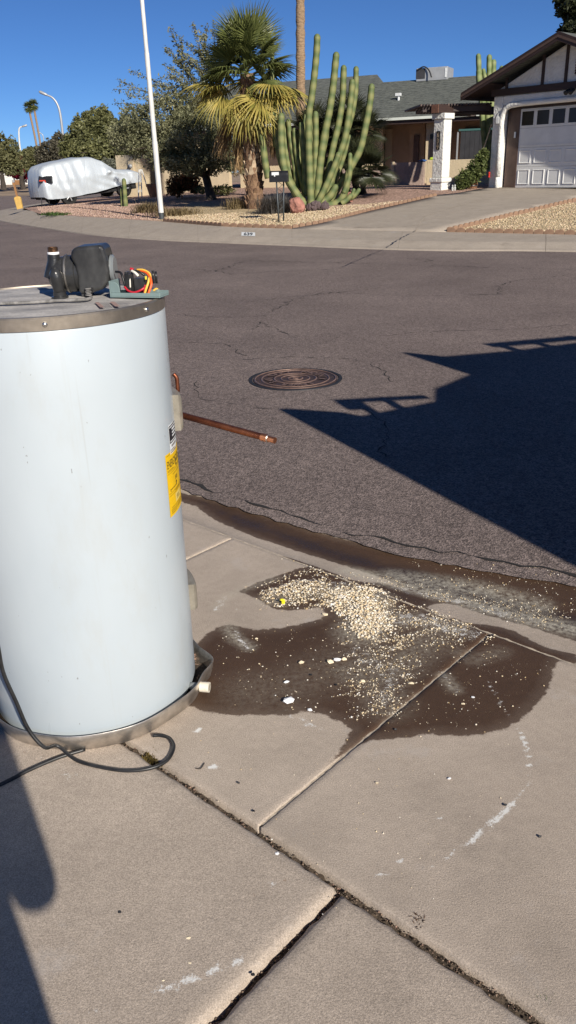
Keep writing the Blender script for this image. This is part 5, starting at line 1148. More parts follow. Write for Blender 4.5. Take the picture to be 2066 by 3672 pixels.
# wall lantern, bell, spotlights
T = GT_
b = MB(T); c = (0.24, -0.10, 1.86); b.tube([(0.24, 0.0, 1.98), (0.24, -0.06, 2.02), (0.24, -0.10, 1.98)], 0.012, 8); b.tube([(0.24, -0.10, 1.74), (0.24, -0.10, 1.76), (0.24, -0.10, 1.90), (0.24, -0.10, 1.98)], [0.03, 0.055, 0.075, 0.02], 6); b.build('wall_lantern', M['lamp_grey'], gh)
b = MB(T); b.box((0.65, 0.195, 1.36), (0.70, 0.2195, 1.52)); b.build('keypad', M['paint_white'], gh)
for x in (2.50, 2.64):
    b = MB(T); b.tube([(x, -0.04, 2.46), (x, -0.12, 2.43), (x, -0.22, 2.38)], [0.03, 0.045, 0.065], 12); b.build('spotlight', M['iron_dark'], gh, True)
b = MB(T); b.lathe([(0.001, 0), (0.035, 0.0), (0.035, 0.02), (0.028, 0.03), (0.028, 0.11), (0.04, 0.12), (0.02, 0.15), (0.001, 0.16)], (0.08, -0.10, 0.30), 12)
b.build('red_lantern', M['lantern_red'], top=('small red lantern hanging low on the garage corner', 'lantern'))

# ------------------------------------------------------------------ gate pillar
PO = Vector((4.985, 26.554, 0.82)); PT = frame(PO, 140.5)     # front edge of the pillar at local (0,0)
pil = thing('gate_pillar', 'white textured stucco pillar with vertical house number plaque', 'pillar', PO)
b = MB(PT); w1, w2 = 0.40, 0.36
b.box((-w1, 0, 0.36), (0, w2, 1.98)); b.build('shaft', M['stucco_white'], pil, False, 0.02, 2)
b = MB(PT); b.box((-w1 - 0.03, -0.03, -0.2), (0.03, w2 + 0.03, 0.22)); b.build('plinth', M['stucco_white'], pil, False, 0.015, 2)
b = MB(PT); b.box((-w1 - 0.06, -0.06, 0.222), (0.06, w2 + 0.06, 0.358)); b.build('plinth_band', M['stucco_white'], pil, False, 0.03, 2)
b = MB(PT); b.box((-w1 - 0.05, -0.05, 1.982), (0.05, w2 + 0.05, 2.14)); b.build('cap', M['stucco_white'], pil, False, 0.015, 2)
b = MB(PT); b.box((-0.27, -0.022, 1.15), (-0.13, -0.003, 1.66)); pq = b.build('number_plaque', M['black_flat'], pil)
for i, ch in enumerate('639'):
    V_, F_ = text_mesh(ch, 0.19, 'CENTER'); bb = MB(PT); bb.add([(-0.20 + x, -0.026, 1.52 + y - 0.165*i - 0.03) for x, y, *_ in V_], F_); bb.build('digit', M['boot_light'], pq)
# pergola between pillar and garage
pg = thing('pergola', 'dark brown slatted pergola roof between pillar and garage', 'pergola', (PO.x, PO.y, PO.z + 2.14))
b = MB(PT); b.box((-0.33, -0.20, 2.145), (-0.07, 2.6, 2.37)); b.build('beam', M['trim_brown'], pg); b = MB(PT); b.box((-0.33, -0.222, 2.145), (-0.07, -0.202, 2.37)); b.build('beam_end', M['wood_end'], pg)
PL = Vector((4.284, 26.4, 3.083)); PR = Vector((6.368, 26.5, 3.11)); dx_ = (PR - PL); Lx = dx_.length; ax = math.degrees(math.atan2(dx_.x, dx_.y)); GTp = frame((PL.x + 0.1, PL.y + 0.42, PL.z + .03), ax)
for k in range(2):
    b = MB(GTp); b.box((0, 0.05 + 1.0*k, -0.10), (Lx, 0.12 + 1.0*k, 0.05)); b.build('cross_beam', M['trim_brown'], pg)
nsl_ = 24
for k in range(nsl_):
    x = -0.08 + (Lx + 0.02) * k / (nsl_ - 1); b = MB(GTp); b.box((x - 0.022, -0.10, 0.052), (x + 0.022, 2.4, 0.105)); b.build('slat', M['trim_brown'] if k % 3 else M['trim_mid'], pg)
for k in range(3):
    b = MB(GTp); b.box((0.9, 0.3 + 0.7*k, -0.16), (Lx, 0.34 + 0.7*k, -0.11)); b.build('purlin', M['trim_brown'], pg)

# ------------------------------------------------------------------ long house behind
HO = Vector((6.214, 35.666, 0.87)); HT = frame(HO, 115)
W_ = (-1.6, -0.91); DS = (-3.33, -2.5, -3.26, -2.81, -1.4, -1.16)
lh = thing('long_house', 'low tan stucco house with grey green shingle roof and white gutter', 'house', HO)
def hbox(lo, hi, m, name, parent=lh, bev=0): b = MB(HT); b.box(lo, hi); return b.build(name, m, parent, False, bev)
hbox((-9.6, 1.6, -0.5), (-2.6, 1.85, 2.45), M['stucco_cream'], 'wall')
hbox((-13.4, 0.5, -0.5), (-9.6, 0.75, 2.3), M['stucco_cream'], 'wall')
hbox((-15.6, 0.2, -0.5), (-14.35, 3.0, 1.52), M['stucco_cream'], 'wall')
hbox((-14.3, 2.6, -0.5), (-13.42, 2.8, 2.1), M['gate_dark'], 'carport_wall')  # wall coloured near black to carry the shade of the carport recess
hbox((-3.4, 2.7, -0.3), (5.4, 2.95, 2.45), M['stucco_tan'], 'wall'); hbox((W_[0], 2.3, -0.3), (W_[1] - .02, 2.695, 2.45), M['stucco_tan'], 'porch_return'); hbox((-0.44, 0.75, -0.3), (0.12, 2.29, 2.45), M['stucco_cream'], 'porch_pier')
o = hbox((DS[0], 2.64, 0.1), (DS[1], 2.695, 2.2), M['stucco_cream'], 'door_surround'); hbox((DS[2], 2.60, 0.1), (DS[3], 2.635, 2.0), M['dark_glass'], 'pane', o)
hbox((DS[4], 2.24, -0.1), (DS[5], 2.295, 1.9), M['trim_mid'], 'door'); hbox((-0.26, 0.69, 0.95), (0.06, 0.745, 1.86), M['dark_glass'], 'window'); hbox((0.7, 2.62, -0.1), (2.4, 2.695, 2.1), M['black_flat'], 'opening')  # last box: solid black slab, shade of the recess put into its colour
hbox((DS[1] + .1, 2.66, 0.75), (DS[1] + .17, 2.695, 0.9), M['iron_dark'], 'wall_outlet')
# shadowed porch beam, gutter, roof
hbox((-13.2, 0.02, 2.26), (5.5, 0.30, 2.40), M['trim_brown'], 'porch_beam'); hbox((-13.2, -0.10, 2.402), (5.5, 0.02, 2.50), M['fascia_white'], 'gutter_trim')
RB, RA = 4.22, 4.66
b = MB(HT); b.prism([(-3.6, 0.0, 2.46), (-3.6, 4.5, RB), (-3.6, 9.0, 2.46)], (9.3, 0, 0)); roof = b.build('roof', M['shingle'], lh)
b = MB(HT); sA = (RB - 2.46) / 4.5; yA = (RA - 2.46) / sA
b.add([(-13.3, 0.0, 2.462), (-3.602, 0.0, 2.462), (-3.602, 4.5, RB + .002), (-4.25, yA, RA), (-13.3, yA, RA), (-13.3, 2*yA, 2.462), (-3.602, 2*yA, 2.462)], [(0, 1, 2, 3, 4), (4, 3, 6, 5), (3, 2, 6), (0, 4, 5), (0, 5, 6, 1), (1, 6, 2)]); b.build('roof', M['shingle'], lh)
# courses of shingles: low ridges across the slope
c = MB(HT)
b = MB(HT)
for k in range(1, 21):
    t = k / 21; y0 = 4.5 * t; z0 = 2.46 + (RB - 2.46) * t; b.prism([(-3.6, y0, z0 + 0.004), (-3.6, y0 + 0.05, z0 + 0.05*sA + 0.004), (-3.6, y0 + .004, z0 + 0.022)], (9.3, 0, 0))
    b.prism([(-13.3, y0, z0 + 0.006), (-13.3, y0 + 0.05, z0 + 0.05*sA + 0.006), (-13.3, y0 + .004, z0 + 0.024)], (9.69, 0, 0))
o = b.build('shingle_courses', M['shingle'], roof); o['kind'] = 'stuff'
b = MB(HT); b.box((-1.95, 4.2, RB - 0.1), (-0.55, 5.3, RB + 0.42)); ac = b.build('air_conditioner', M['ac_metal'], lh, False, 0.02)
b = MB(HT); b.tube(spline([(-1.9, 4.15, RB + 0.35), (-1.6, 4.15, RB + 0.46), (-1.35, 4.1, RB + 0.3), (-1.2, 4.0, RB + 0.02)], 5), 0.03, 6); b.build('conduit', M['iron_dark'], ac); b = MB(HT); b.box((-1.96, 4.19, RB), (-1.55, 4.199, RB + 0.38)); b.build('grille', M['gate_dark'], ac); b = MB(HT); b.box((-0.66, 4.18, RB), (-0.58, 4.199, RB + 0.36)); b.build('panel_edge', M['paint_white'], ac)
vp = (-2.08, 3.37)
b = MB(HT); b.tube([(vp[0], 2.1, 2.46 + 2.1*sA - 0.03), (vp[0], 2.1, 2.46 + 2.1*sA + 0.22)], 0.05, 12); b.box((vp[0] - 0.13, 2.02, 2.46 + 2.1*sA + 0.16), (vp[0] + 0.1, 2.18, 2.46 + 2.1*sA + 0.27)); b.build('roof_vent', M['paint_white'], lh)
b = MB(HT); b.prism([(-8.0, -0.4, 4.15), (-7.9, -0.4, 4.15), (-6.2, -0.4, 3.15), (-6.35, -0.4, 3.1)], (0, 0.2, 0)); b.build('rake_board', M['gate_dark'], lh)
b = MB(HT); b.box((-14.85, 0.10, 0.75), (-14.55, 0.195, 1.25)); mt_ = b.build('meter_box', M['stucco_cream'], lh, False, 0.01); b = MB(HT); b.tube([(-14.70, 0.10, 1.02), (-14.70, 0.02, 1.02)], 0.10, 16); b.build('meter', M['ac_metal'], mt_, True)
hbox((-11.8, 0.46, -0.3), (-11.72, 0.498, 2.2), M['stucco_tan'], 'downpipe')
# low patio walls
LO = Vector((4.599, 33.587, 0.87)); LT = frame(LO, 115)
pw2 = thing('patio_wall', 'low shaded pinkish patio wall in front of the house door', 'wall', LO)
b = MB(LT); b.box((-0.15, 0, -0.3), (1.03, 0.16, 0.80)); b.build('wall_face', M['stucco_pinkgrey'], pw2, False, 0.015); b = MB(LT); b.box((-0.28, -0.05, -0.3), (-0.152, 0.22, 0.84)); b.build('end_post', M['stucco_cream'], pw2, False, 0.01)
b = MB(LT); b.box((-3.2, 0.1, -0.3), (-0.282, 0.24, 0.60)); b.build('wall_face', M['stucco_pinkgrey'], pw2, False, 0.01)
pw3 = thing('courtyard_wall', 'low sunlit cream courtyard wall behind the white pillar', 'wall', tuple(LT @ Vector((1.9, 0.4, 0))))
b = MB(LT); b.box((1.04, 0.35, -0.3), (3.6, 0.55, 0.85)); b.build('wall_face', M['stucco_cream'], pw3, False, 0.015)
gt_ = thing('courtyard_gate', 'dark grey boarded screen standing behind the courtyard wall', 'screen', tuple(LT @ Vector((2.7, 0.8, 0))))
for k in range(6):
    b = MB(LT); b.box((2.18 + 0.18*k, 0.8, -0.3), (2.352 + 0.18*k, 0.84, 1.83)); b.build('board', M['gate_dark'], gt_)
b = MB(LT); b.box((2.1, 0.78, 1.832), (3.4, 0.86, 1.90)); b.build('top_rail', M['teal'], gt_)
b = MB(LT); b.box((2.05, 0.76, -0.3), (2.09, 0.86, 1.8)); b.build('gate_post', M['lamp_grey'], gt_)
# towels on the low wall
b = MB(LT); b.lump((0.95, 0.06, 0.845), 0.16, 3, 2, 0.2, 1.5, (1.0, 0.6, 0.26)); b.build('blue_cloth', M['toy_blue'], top=('crumpled blue cloth on the patio wall', 'cloth'))
b = MB(LT); b.lump((1.30, 0.45, 0.91), 0.18, 5, 2, 0.2, 1.5, (1.0, 0.6, 0.36)); b.build('lime_cloth', M['toy_lime'], top=('bright lime green cloth on the wall beside the pillar', 'cloth'))

# ------------------------------------------------------------------ street furniture
# white lamp pole in front (goes up out of the picture)
p0 = Vector((-3.369, 24.441, 0.322)); 
def leanpole(p0, p1, segs, r0, r1, n=16):
    return [p0.lerp(p1, i / segs) for i in range(segs + 1)], [r0 + (r1 - r0) * i / segs for i in range(segs + 1)]
YPO = p0.y
ptop = Vector((-3.419, 24.441, 5.674)); full = p0 + (ptop - p0) * 1.25
lp = thing('street_lamp', 'white painted round street lamp pole rising out of the picture top', 'street lamp', p0)
H_ = (full - p0).length; u = (full - p0).normalized()
def ring(t0, t1, r0, r1, name, m):
    b = MB(); b.tube([p0 + u*t0, p0 + u*t1], [r0, r1], 20); return b.build(name, m, lp, True, auto=30)
ring(-0.2, 0.17, .075, .075, 'base_sleeve', M['post_steel']); ring(0.17, H_*0.30, .074, .074, 'pole_lower', M['lamp_metal']); ring(H_*0.30, H_*0.62, .066, .064, 'pole_middle', M['lamp_metal']); ring(H_*0.62, H_, .056, .052, 'pole_upper', M['lamp_metal'])
b = MB(); t_ = p0 + u*H_; b.tube(spline([t_, t_ + Vector((-0.3, -0.6, 0.6)), t_ + Vector((-1.0, -1.8, 0.8))], 6), 0.04, 10); b.build('arm', M['lamp_metal'], lp, True)
b = MB(); b.lump(tuple(t_ + Vector((-1.15, -2.05, 0.78))), 0.3, 1, 2, 0.0, 1, (0.6, 1, 0.25)); b.build('lamp_head', M['lamp_grey'], lp, True)
# far curved lamps
def far_lamp(base, pts, head, r, label, m):
    t = thing('street_lamp', label, 'street lamp', base); b = MB(); P_ = spline([base] + pts, 6); n = len(P_); b.tube(P_, [r * (1 - 0.45*i/n) for i in range(n)], 10); b.build('pole', m, t, True)
    e = P_[-1]; d = (P_[-1] - P_[-2]).normalized(); b = MB(); b.tube([e - d*0.1, e + d*0.1, e + d*0.6, e + d*0.7], [r*0.5, r*0.9, r*1.0, r*0.3], 8); b.build('lamp_head', M['lamp_grey'], t, True)
far_lamp(Vector((-18.443, 76.0, 1.911)), [Vector(q) for q in [(-18.345, 76.0, 4.169), (-18.326, 76.0, 6.312), (-18.478, 76.0, 7.159), (-18.812, 76.0, 7.645), (-19.249, 76.0, 7.864)]], None, .12, 'grey street lamp with curved arm rising behind the covered car', M['lamp_grey'])
far_lamp(Vector((-34.301, 118.0, 0.846)), [Vector(q) for q in [(-34.342, 118.0, 3.367), (-34.336, 118.0, 5.793), (-34.191, 118.0, 7.225), (-33.993, 118.0, 7.648), (-33.661, 118.0, 7.758)]], None, .13, 'thin white street lamp in front of the red bougainvillea', M['lamp_metal'])
far_lamp(Vector((-39.824, 150.0, 4.086)), [Vector(q) for q in [(-39.537, 150.0, 6.547), (-39.495, 150.0, 7.767), (-39.634, 150.0, 8.196), (-39.874, 150.0, 8.384)]], None, .10, 'smallest distant street lamp below the two palm trees', M['lamp_grey'])

def mailbox(base, c, w, h, dep, az, posts, label, flag_side, lean=(0, 0)):
    t = thing('mailbox', label, 'mailbox', base); T = frame(c, az)
    b = MB(T); pr = [(-w/2, -dep/2, 0), (w/2, -dep/2, 0)] ; n = 10
    poly = [(-dep/2, 0), (dep/2, 0), (dep/2, h*0.55)] + [(dep/2*math.cos(a), h*0.55 + h*0.45*math.sin(a)) for a in np.linspace(0.2, math.pi - 0.2, n)] + [(-dep/2, h*0.55)]
    b.prism([(-w/2, yy, zz) for yy, zz in poly], (w, 0, 0)); b.build('box', M['mail_black'], t, False, 0.006)
    return t, T
# mailbox by the cactus: two thin posts with a wire lattice between
mb0 = Vector((0.04, 21.61, 0.312)); Ym = mb0.y
cb = Vector((-0.012, 21.61, 1.245))
t, T = mailbox(mb0, cb + Vector((0.02, 0, 0)), 0.46, 0.26, 0.22, 100, 2, 'black mailbox on twin thin posts in front of the cactus', 1)
q0, q1 = Vector((-0.021, 21.55, 0.298)), Vector((0.091, 21.65, 0.328))
for q, dxx in ((q0, -0.035), (q1, 0.03)):
    b = MB(); b.tube([(q.x, q.y, q.z - 0.1), (q.x + dxx, q.y, cb.z)], 0.020, 10); b.build('post', M['post_steel'], t, True)
b = MB()
for k in range(5):
    z0 = q0.z + 0.12 + 0.17*k; b.tube([(q0.x, q0.y, z0), (q1.x, q1.y, z0 + 0.08)], 0.006, 5); b.tube([(q1.x, q1.y, z0 + 0.08), (q0.x, q0.y, z0 + 0.16)], 0.006, 5)
b.build('lattice', M['post_steel'], t)
b = MB(T); b.box((-0.16, -0.125, 0.16), (0.02, -0.115, 0.23)); b.box((-0.10, -0.132, 0.13), (-0.07, -0.125, 0.17)); b.build('sticker', M['paint_white'], t)
# mailbox by the covered car
mb1 = Vector((-9.941, 37.118, 0.353)); cb1 = Vector((-9.895, 37.118, 1.271))
t, T = mailbox(mb1, cb1, 0.56, 0.29, 0.26, 96, 1, 'black mailbox with red flag in front of the covered car', 1)
b = MB(); b.tube([(mb1.x + 0.05, mb1.y, mb1.z - 0.1), (cb1.x, cb1.y, cb1.z)], 0.028, 8); b.tube([(mb1.x - 0.28, mb1.y + .02, mb1.z - 0.1), (mb1.x - 0.27, mb1.y + .02, mb1.z + 0.35)], 0.02, 8); b.build('post', M['iron_dark'], t, True)
b = MB(T); b.box((-0.25, -0.15, 0.08), (0.02, -0.135, 0.13)); b.box((-0.02, -0.151, 0.02), (0.03, -0.134, 0.08)); b.build('flag', M['flag_red'], t)
# utility marker
m0 = Vector((-11.481, 38.137, 0.322)); t = thing('marker_post', 'brown utility marker post with yellow base sleeve at the corner', 'marker post', m0)
Tm = frame(m0, 95) @ Matrix.Rotation(math.radians(-6), 4, 'Y')
b = MB(Tm); b.prism([(-0.13, -0.08, -0.1), (0.12, -0.08, -0.1), (0.14, -0.08, 0.38), (0.08, -0.08, 0.44), (-0.10, -0.08, 0.44), (-0.15, -0.08, 0.38)], (0, 0.16, 0)); b.build('sleeve', M['marker_yellow'], t, False, 0.02)
b = MB(Tm); b.box((-0.05, -0.025, 0.44), (0.03, 0.025, 1.02)); b.build('post', M['marker_wood'], t); b = MB(Tm); b.box((-0.055, -0.03, 1.02), (0.035, 0.03, 1.12)); b.build('cap', M['lamp_grey'], t)
u0 = Vector((-34.79, 116.0, 0.787)); b = MB(frame(u0, 100)); b.box((-0.6, -0.3, -0.1), (0.6, 0.3, 0.5)); b.build('utility_box', M['marker_wood'], bevel=0.03, top=('low brown utility box on the distant berm', 'utility box'))

# ------------------------------------------------------------------ covered car
CR0 = Vector((-9.652, 38.3, 0.35)); CF0 = Vector((-7.373, 40.2, 0.601))
CR0.z = lz(CR0.x, CR0.y); cd = Vector((CF0.x - CR0.x, CF0.y - CR0.y, 0)); WBs = 2.75; cd.normalize()
CF0 = Vector((CR0.x + cd.x*WBs, CR0.y + cd.y*WBs, 0)); CF0.z = lz(CF0.x, CF0.y) + 0.10
fx = (CF0 - CR0).normalized(); fy = Vector((-fx.y, fx.x, 0)).normalized(); fz = fx.cross(fy)
CTm = Matrix(((fx.x, fy.x, fz.x, CR0.x), (fx.y, fy.y, fz.y, CR0.y), (fx.z, fy.z, fz.z, CR0.z), (0, 0, 0, 1)))
car = thing('covered_car', 'parked car under a wrinkled silver cover', 'car', CR0)
# stations along the length: x, bottom z, belt z, roof z, half width at bottom / belt / roof
ST = [(-1.08, 0.42, 0.85, 1.25, .70, .72, .52), (-1.00, 0.34, 0.9, 1.52, .84, .86, .62), (-0.80, 0.30, 0.95, 1.66, .90, .92, .68), (-0.4, 0.30, 1.0, 1.74, .94, .95, .72), (0.2, 0.31, 1.02, 1.80, .95, .96, .74), (0.9, 0.34, 1.02, 1.83, .95, .96, .75), (1.5, 0.38, 1.02, 1.80, .95, .95, .74), (1.95, 0.43, 1.03, 1.62, .95, .95, .74), (2.25, 0.47, 1.04, 1.40, .95, .95, .76), (2.5, 0.50, 1.03, 1.22, .95, .95, .80), (2.9, 0.52, 1.0, 1.15, .94, .94, .80), (3.4, 0.53, 0.97, 1.10, .92, .92, .76), (3.66, 0.54, 0.90, 1.02, .86, .86, .66), (3.74, 0.56, 0.78, 0.88, .80, .80, .60)]
def station(x):
    a = [np.interp(x, [s[0] for s in ST], [s[i] for s in ST]) for i in range(1, 7)]; return a
xs = np.concatenate([np.linspace(-1.08, -0.8, 8), np.linspace(-0.74, 3.4, 84), np.linspace(3.45, 3.74, 7)]); NS = 46
vs = []; fs = []
for x in xs:
    zb, zl, zr, wb, wl_, wr = station(x); half = []
    for t in np.linspace(0, 1, NS // 2 + 1):
        if t < 0.5: k_ = t / 0.5; yv = wb + (wl_ - wb) * k_; zv = zb + (zl - zb) * k_
        elif t < 0.8: k_ = (t - 0.5) / 0.3; yv = wl_ + (wr - wl_) * (k_ ** 1.25); zv = zl + (zr - 0.05 - zl) * k_
        else: k_ = (t - 0.8) / 0.2; yv = wr * (1 - k_); zv = zr - 0.05 + 0.05 * math.sin(k_ * math.pi / 2)
        half.append((yv, zv, t))
    loop = [(-yv, zv, t) for yv, zv, t in half] + [(yv, zv, t) for yv, zv, t in reversed(half[:-1])]
    for yv, zv, t in loop:
        s = -1 if yv < 0 else 1
        # hanging folds, deeper towards the hem; bulge over the rear wheel arch
        fold = 0.022 * math.sin(x * 9 + 3*math.sin(x*2.1) + t*4) * (1 - t) ** 0.6 + 0.016 * mnoise.noise(Vector((x*3, t*2.5, s*3))) + 0.03 * mnoise.noise(Vector((x*1.1 + t*2.5, t*1.2, s*5)))
        arch = 0.04 * math.exp(-(((x - 0.0)/0.42)**2 + ((zv - 0.62)/0.20)**2)) 
        diag = 0.018 * math.sin((x*0.8 + zv*2.2) * 9) * math.exp(-((x - 2.2)/0.7)**2) * (1 if t < 0.85 else 0)
        mir = 0.22 * math.exp(-(((x - 2.05)/0.13)**2 + ((zv - 1.12)/0.09)**2))
        yv2 = yv + s * (fold + arch + diag + mir) * (1 if t < 0.83 else 0.2); zv2 = zv + 0.02 * mnoise.noise(Vector((x*2.0, yv*2.0, 9)))
        vs.append((x, yv2, zv2))
m = NS + 1
for i in range(len(xs) - 1):
    for k in range(m - 1): fs.append((i*m+k, (i+1)*m+k, (i+1)*m+k+1, i*m+k+1))
fs.append(tuple(range(m))); fs.append(tuple(reversed(range((len(xs)-1)*m, len(xs)*m))))
b = MB(CTm); b.add(vs, fs); b.build('cover', M['cover'], car, True)
b = MB(CTm); b.box((-0.8, -0.80, 0.28), (3.42, 0.80, 0.62)); b.build('underbody', M['car_dark'], car)
for x in (0.0, WBs):
    for s in (-1, 1):
        c = Vector((x, s*0.80, 0.35)); b = MB(CTm); b.tube([c + Vector((0, -0.11, 0)), c + Vector((0, -0.10, 0)), c + Vector((0, 0.10, 0)), c + Vector((0, 0.11, 0))], [0.31, 0.355, 0.355, 0.31], 28); w = b.build('wheel', M['tyre'], car, True, auto=40)
        b = MB(CTm); b.tube([c + Vector((0, s*0.105, 0)), c + Vector((0, s*0.118, 0))], [0.235, 0.215], 24); 
        b.build('rim', M['wheel_rim'], w, True, auto=30)
        for k in range(5):
            a = k*2*math.pi/5; bb = MB(CTm); bb.tube([c + Vector((0.04*math.cos(a), s*0.124, 0.04*math.sin(a))), c + Vector((0.2*math.cos(a), s*0.124, 0.2*math.sin(a)))], 0.024, 6); bb.build('spoke', M['lamp_grey'], w)
b = MB(CTm); b.prism([(-1.06, 0, .3), (-1.0, 0, .3), (-1.0, 0, .5), (-1.06, 0, .5)], (0, 0.01, 0))

# ------------------------------------------------------------------ plants: leaves
def leaf_quads(cent, size, rs, stretch=1.6, droop=0.0):
    """one small two-triangle leaf per centre, random facing"""
    n = len(cent); a = rs.normal(size=(n, 3)); a[:, 2] = a[:, 2] * 0.7 - droop; a /= np.linalg.norm(a, axis=1)[:, None] + 1e-9
    c = rs.normal(size=(n, 3)); c -= a * (a * c).sum(1)[:, None]; c /= np.linalg.norm(c, axis=1)[:, None] + 1e-9
    s = (size * rs.uniform(0.55, 1.35, n))[:, None]
    p0 = cent - a*s*stretch*0.5; p2 = cent + a*s*stretch*0.5; p1 = cent + c*s*0.42; p3 = cent - c*s*0.42
    V = np.stack([p0, p1, p2, p3], 1).reshape(-1, 3); F = np.arange(4*n).reshape(-1, 4)
    return V, F
def clump_points(center, rad, n, rs, shell=0.55, rough=0.35, seed=0):
    """points in a lumpy ellipsoid, thinned by noise so that gaps stay open"""
    out = []; c = np.array(center); r = np.array(rad)
    while len(out) < n:
        d = rs.normal(size=(n, 3)); d /= np.linalg.norm(d, axis=1)[:, None]; q = rs.random(n) ** (1/2.2)
        q = shell + (1 - shell) * q if rs.random() < 0.6 else q
        for i in range(n):
            nz = mnoise.noise(Vector(d[i] * 2.3) + Vector((seed*3.7, seed, 0))); p = d[i] * q[i] * (1 + rough * nz * 1.6)
            w = c + p * r
            if mnoise.noise(Vector(w * (1.9 / max(r.max(), 0.4))) * 1.7 + Vector((seed, 0, seed))) + rs.normal(0, 0.25) > -0.14: out.append(w)
    return np.array(out[:n])
def tree(name, label, base, fork, clumps, leaf, leafmat, barkmat, r0, seed, group=None, cat='tree', twigs=None, stretch=1.6):
    rs = np.random.default_rng(seed); t = thing(name, label, cat, base, group)
    b = MB(); base = Vector(base); fork = Vector(fork)
    mid = base.lerp(fork, 0.5) + Vector((rs.normal(0, 0.06), 0, 0)); b.tube(spline([base - Vector((0, 0, 0.15)), base + Vector((0, 0, .05)), mid, fork], 4), [r0*1.5] * 4 + [r0*1.15] * 4 + [r0] * 4 + [r0*0.9], 10)
    for (c, r, n) in clumps:
        c = Vector(c); m1 = fork.lerp(c, 0.5) + Vector((rs.normal(0, .15), rs.normal(0, .15), 0.1)); rr = r0 * 0.5; P_ = spline([fork - Vector((0, 0, 0.1)), m1, c + Vector((0, 0, -0.1))], 4); b.tube(P_, [rr * (1 - 0.8*i/len(P_)) for i in range(len(P_))], 7)
        for k in range(3):
            e = c + Vector((rs.normal(0, r[0]*0.5), rs.normal(0, r[1]*0.5), rs.normal(0.1, r[2]*0.5))); b.tube([m1.lerp(c, 0.5), m1.lerp(e, 0.7) + Vector((0, 0, 0.1)), e], [rr*0.4, rr*0.25, rr*0.1], 5)
    b.build('trunk', barkmat, t, True)
    pts = [clump_points(c, r, n, rs, seed=seed + i) for i, (c, r, n) in enumerate(clumps)]
    Vs = np.vstack(pts) if pts else np.zeros((0, 3))
    if twigs:
        tb = MB(); tp = []
        for (s, e, nl) in twigs:
            s, e = Vector(s), Vector(e); m1 = s.lerp(e, 0.5) + Vector((rs.normal(0, .1), rs.normal(0, .2), 0.12)); P_ = spline([s, m1, e], 8); tb.tube(P_, [0.012 * (1 - 0.7*i/len(P_)) for i in range(len(P_))], 4)
            for k in range(nl):
                i = int(rs.integers(0, len(P_))); tp.append(tuple(P_[i] + Vector(tuple(rs.normal(0, 0.055, 3)))))
        tb.build('twigs', barkmat, t); Vs = np.vstack([Vs, np.array(tp)])
    V, F = leaf_quads(Vs, leaf, rs, stretch); fast_obj('crown', V, F, leafmat, t)
    return t
M['l_mesq'] = leaf_mat('mesquite_leaf', (0.085, 0.096, 0.048), (0.350, 0.345, 0.195), scale=1.1)
M['l_dark'] = leaf_mat('tree_dark', (0.060, 0.070, 0.028), (0.285, 0.285, 0.120), scale=0.8)
M['l_olive'] = leaf_mat('tree_olive', (0.08, 0.085, 0.034), (0.26, 0.25, 0.12), scale=0.8)
M['l_brown'] = leaf_mat('tree_brownish', (0.07, 0.062, 0.040), (0.16, 0.145, 0.10), scale=0.8)
M['l_pine'] = leaf_mat('pine_leaf', (0.016, 0.024, 0.012), (0.075, 0.085, 0.035), scale=2)
M['l_boug'] = leaf_mat('bougainvillea', (0.10, 0.004, 0.016), (0.30, 0.012, 0.055), scale=1)
M['l_red'] = leaf_mat('shrub_orange', (0.05, 0.055, 0.018), (0.28, 0.10, 0.035), scale=4)
M['l_grey'] = leaf_mat('shrub_grey', (0.11, 0.12, 0.085), (0.25, 0.25, 0.19), scale=2)
M['l_green'] = leaf_mat('plant_green', (0.05, 0.075, 0.018), (0.20, 0.23, 0.08), scale=6)
M['l_dry'] = leaf_mat('dry_grass', (0.14, 0.10, 0.05), (0.36, 0.28, 0.15), scale=6)
M['l_greydry'] = leaf_mat('dry_grey_stems', (0.075, 0.068, 0.062), (0.21, 0.19, 0.17), scale=8)
def cl(lst): return lst
# px -> clumps: baked as (centre, radii, leaf count)
MESQ = [((-3.844, 31.1, 2.18), (0.9117647058823529, 1.1, 0.5882352941176471), 6080), ((-4.805, 31.7, 2.644), (0.9117647058823529, 1.1, 0.6617647058823529), 5320), ((-3.013, 30.9, 2.724), (1.0588235294117647, 1.1, 0.7647058823529411), 6840), ((-2.1, 31.2, 2.137), (0.7647058823529411, 1.1, 0.6617647058823529), 5320), ((-4.013, 31.5, 3.279), (1.0294117647058822, 1.1, 0.6764705882352942), 4940), ((-5.131, 31.9, 3.264), (0.5294117647058824, 1.1, 0.5294117647058824), 2280), ((-1.958, 31.9, 2.928), (0.7058823529411765, 1.1, 0.8235294117647058), 4180), ((-2.751, 31.7, 3.573), (0.8529411764705882, 1.1, 0.6470588235294118), 3800), ((-5.717, 32.1, 2.772), (0.38235294117647056, 1.1, 0.5294117647058824), 1710), ((-3.599, 32.0, 3.929), (0.6470588235294118, 1.1, 0.5294117647058824), 1710), ((-3.218, 30.9, 1.841), (0.9705882352941176, 1.1, 0.4117647058823529), 4560), ((-1.447, 32.1, 1.938), (0.4411764705882353, 1.1, 0.5882352941176471), 1900)]
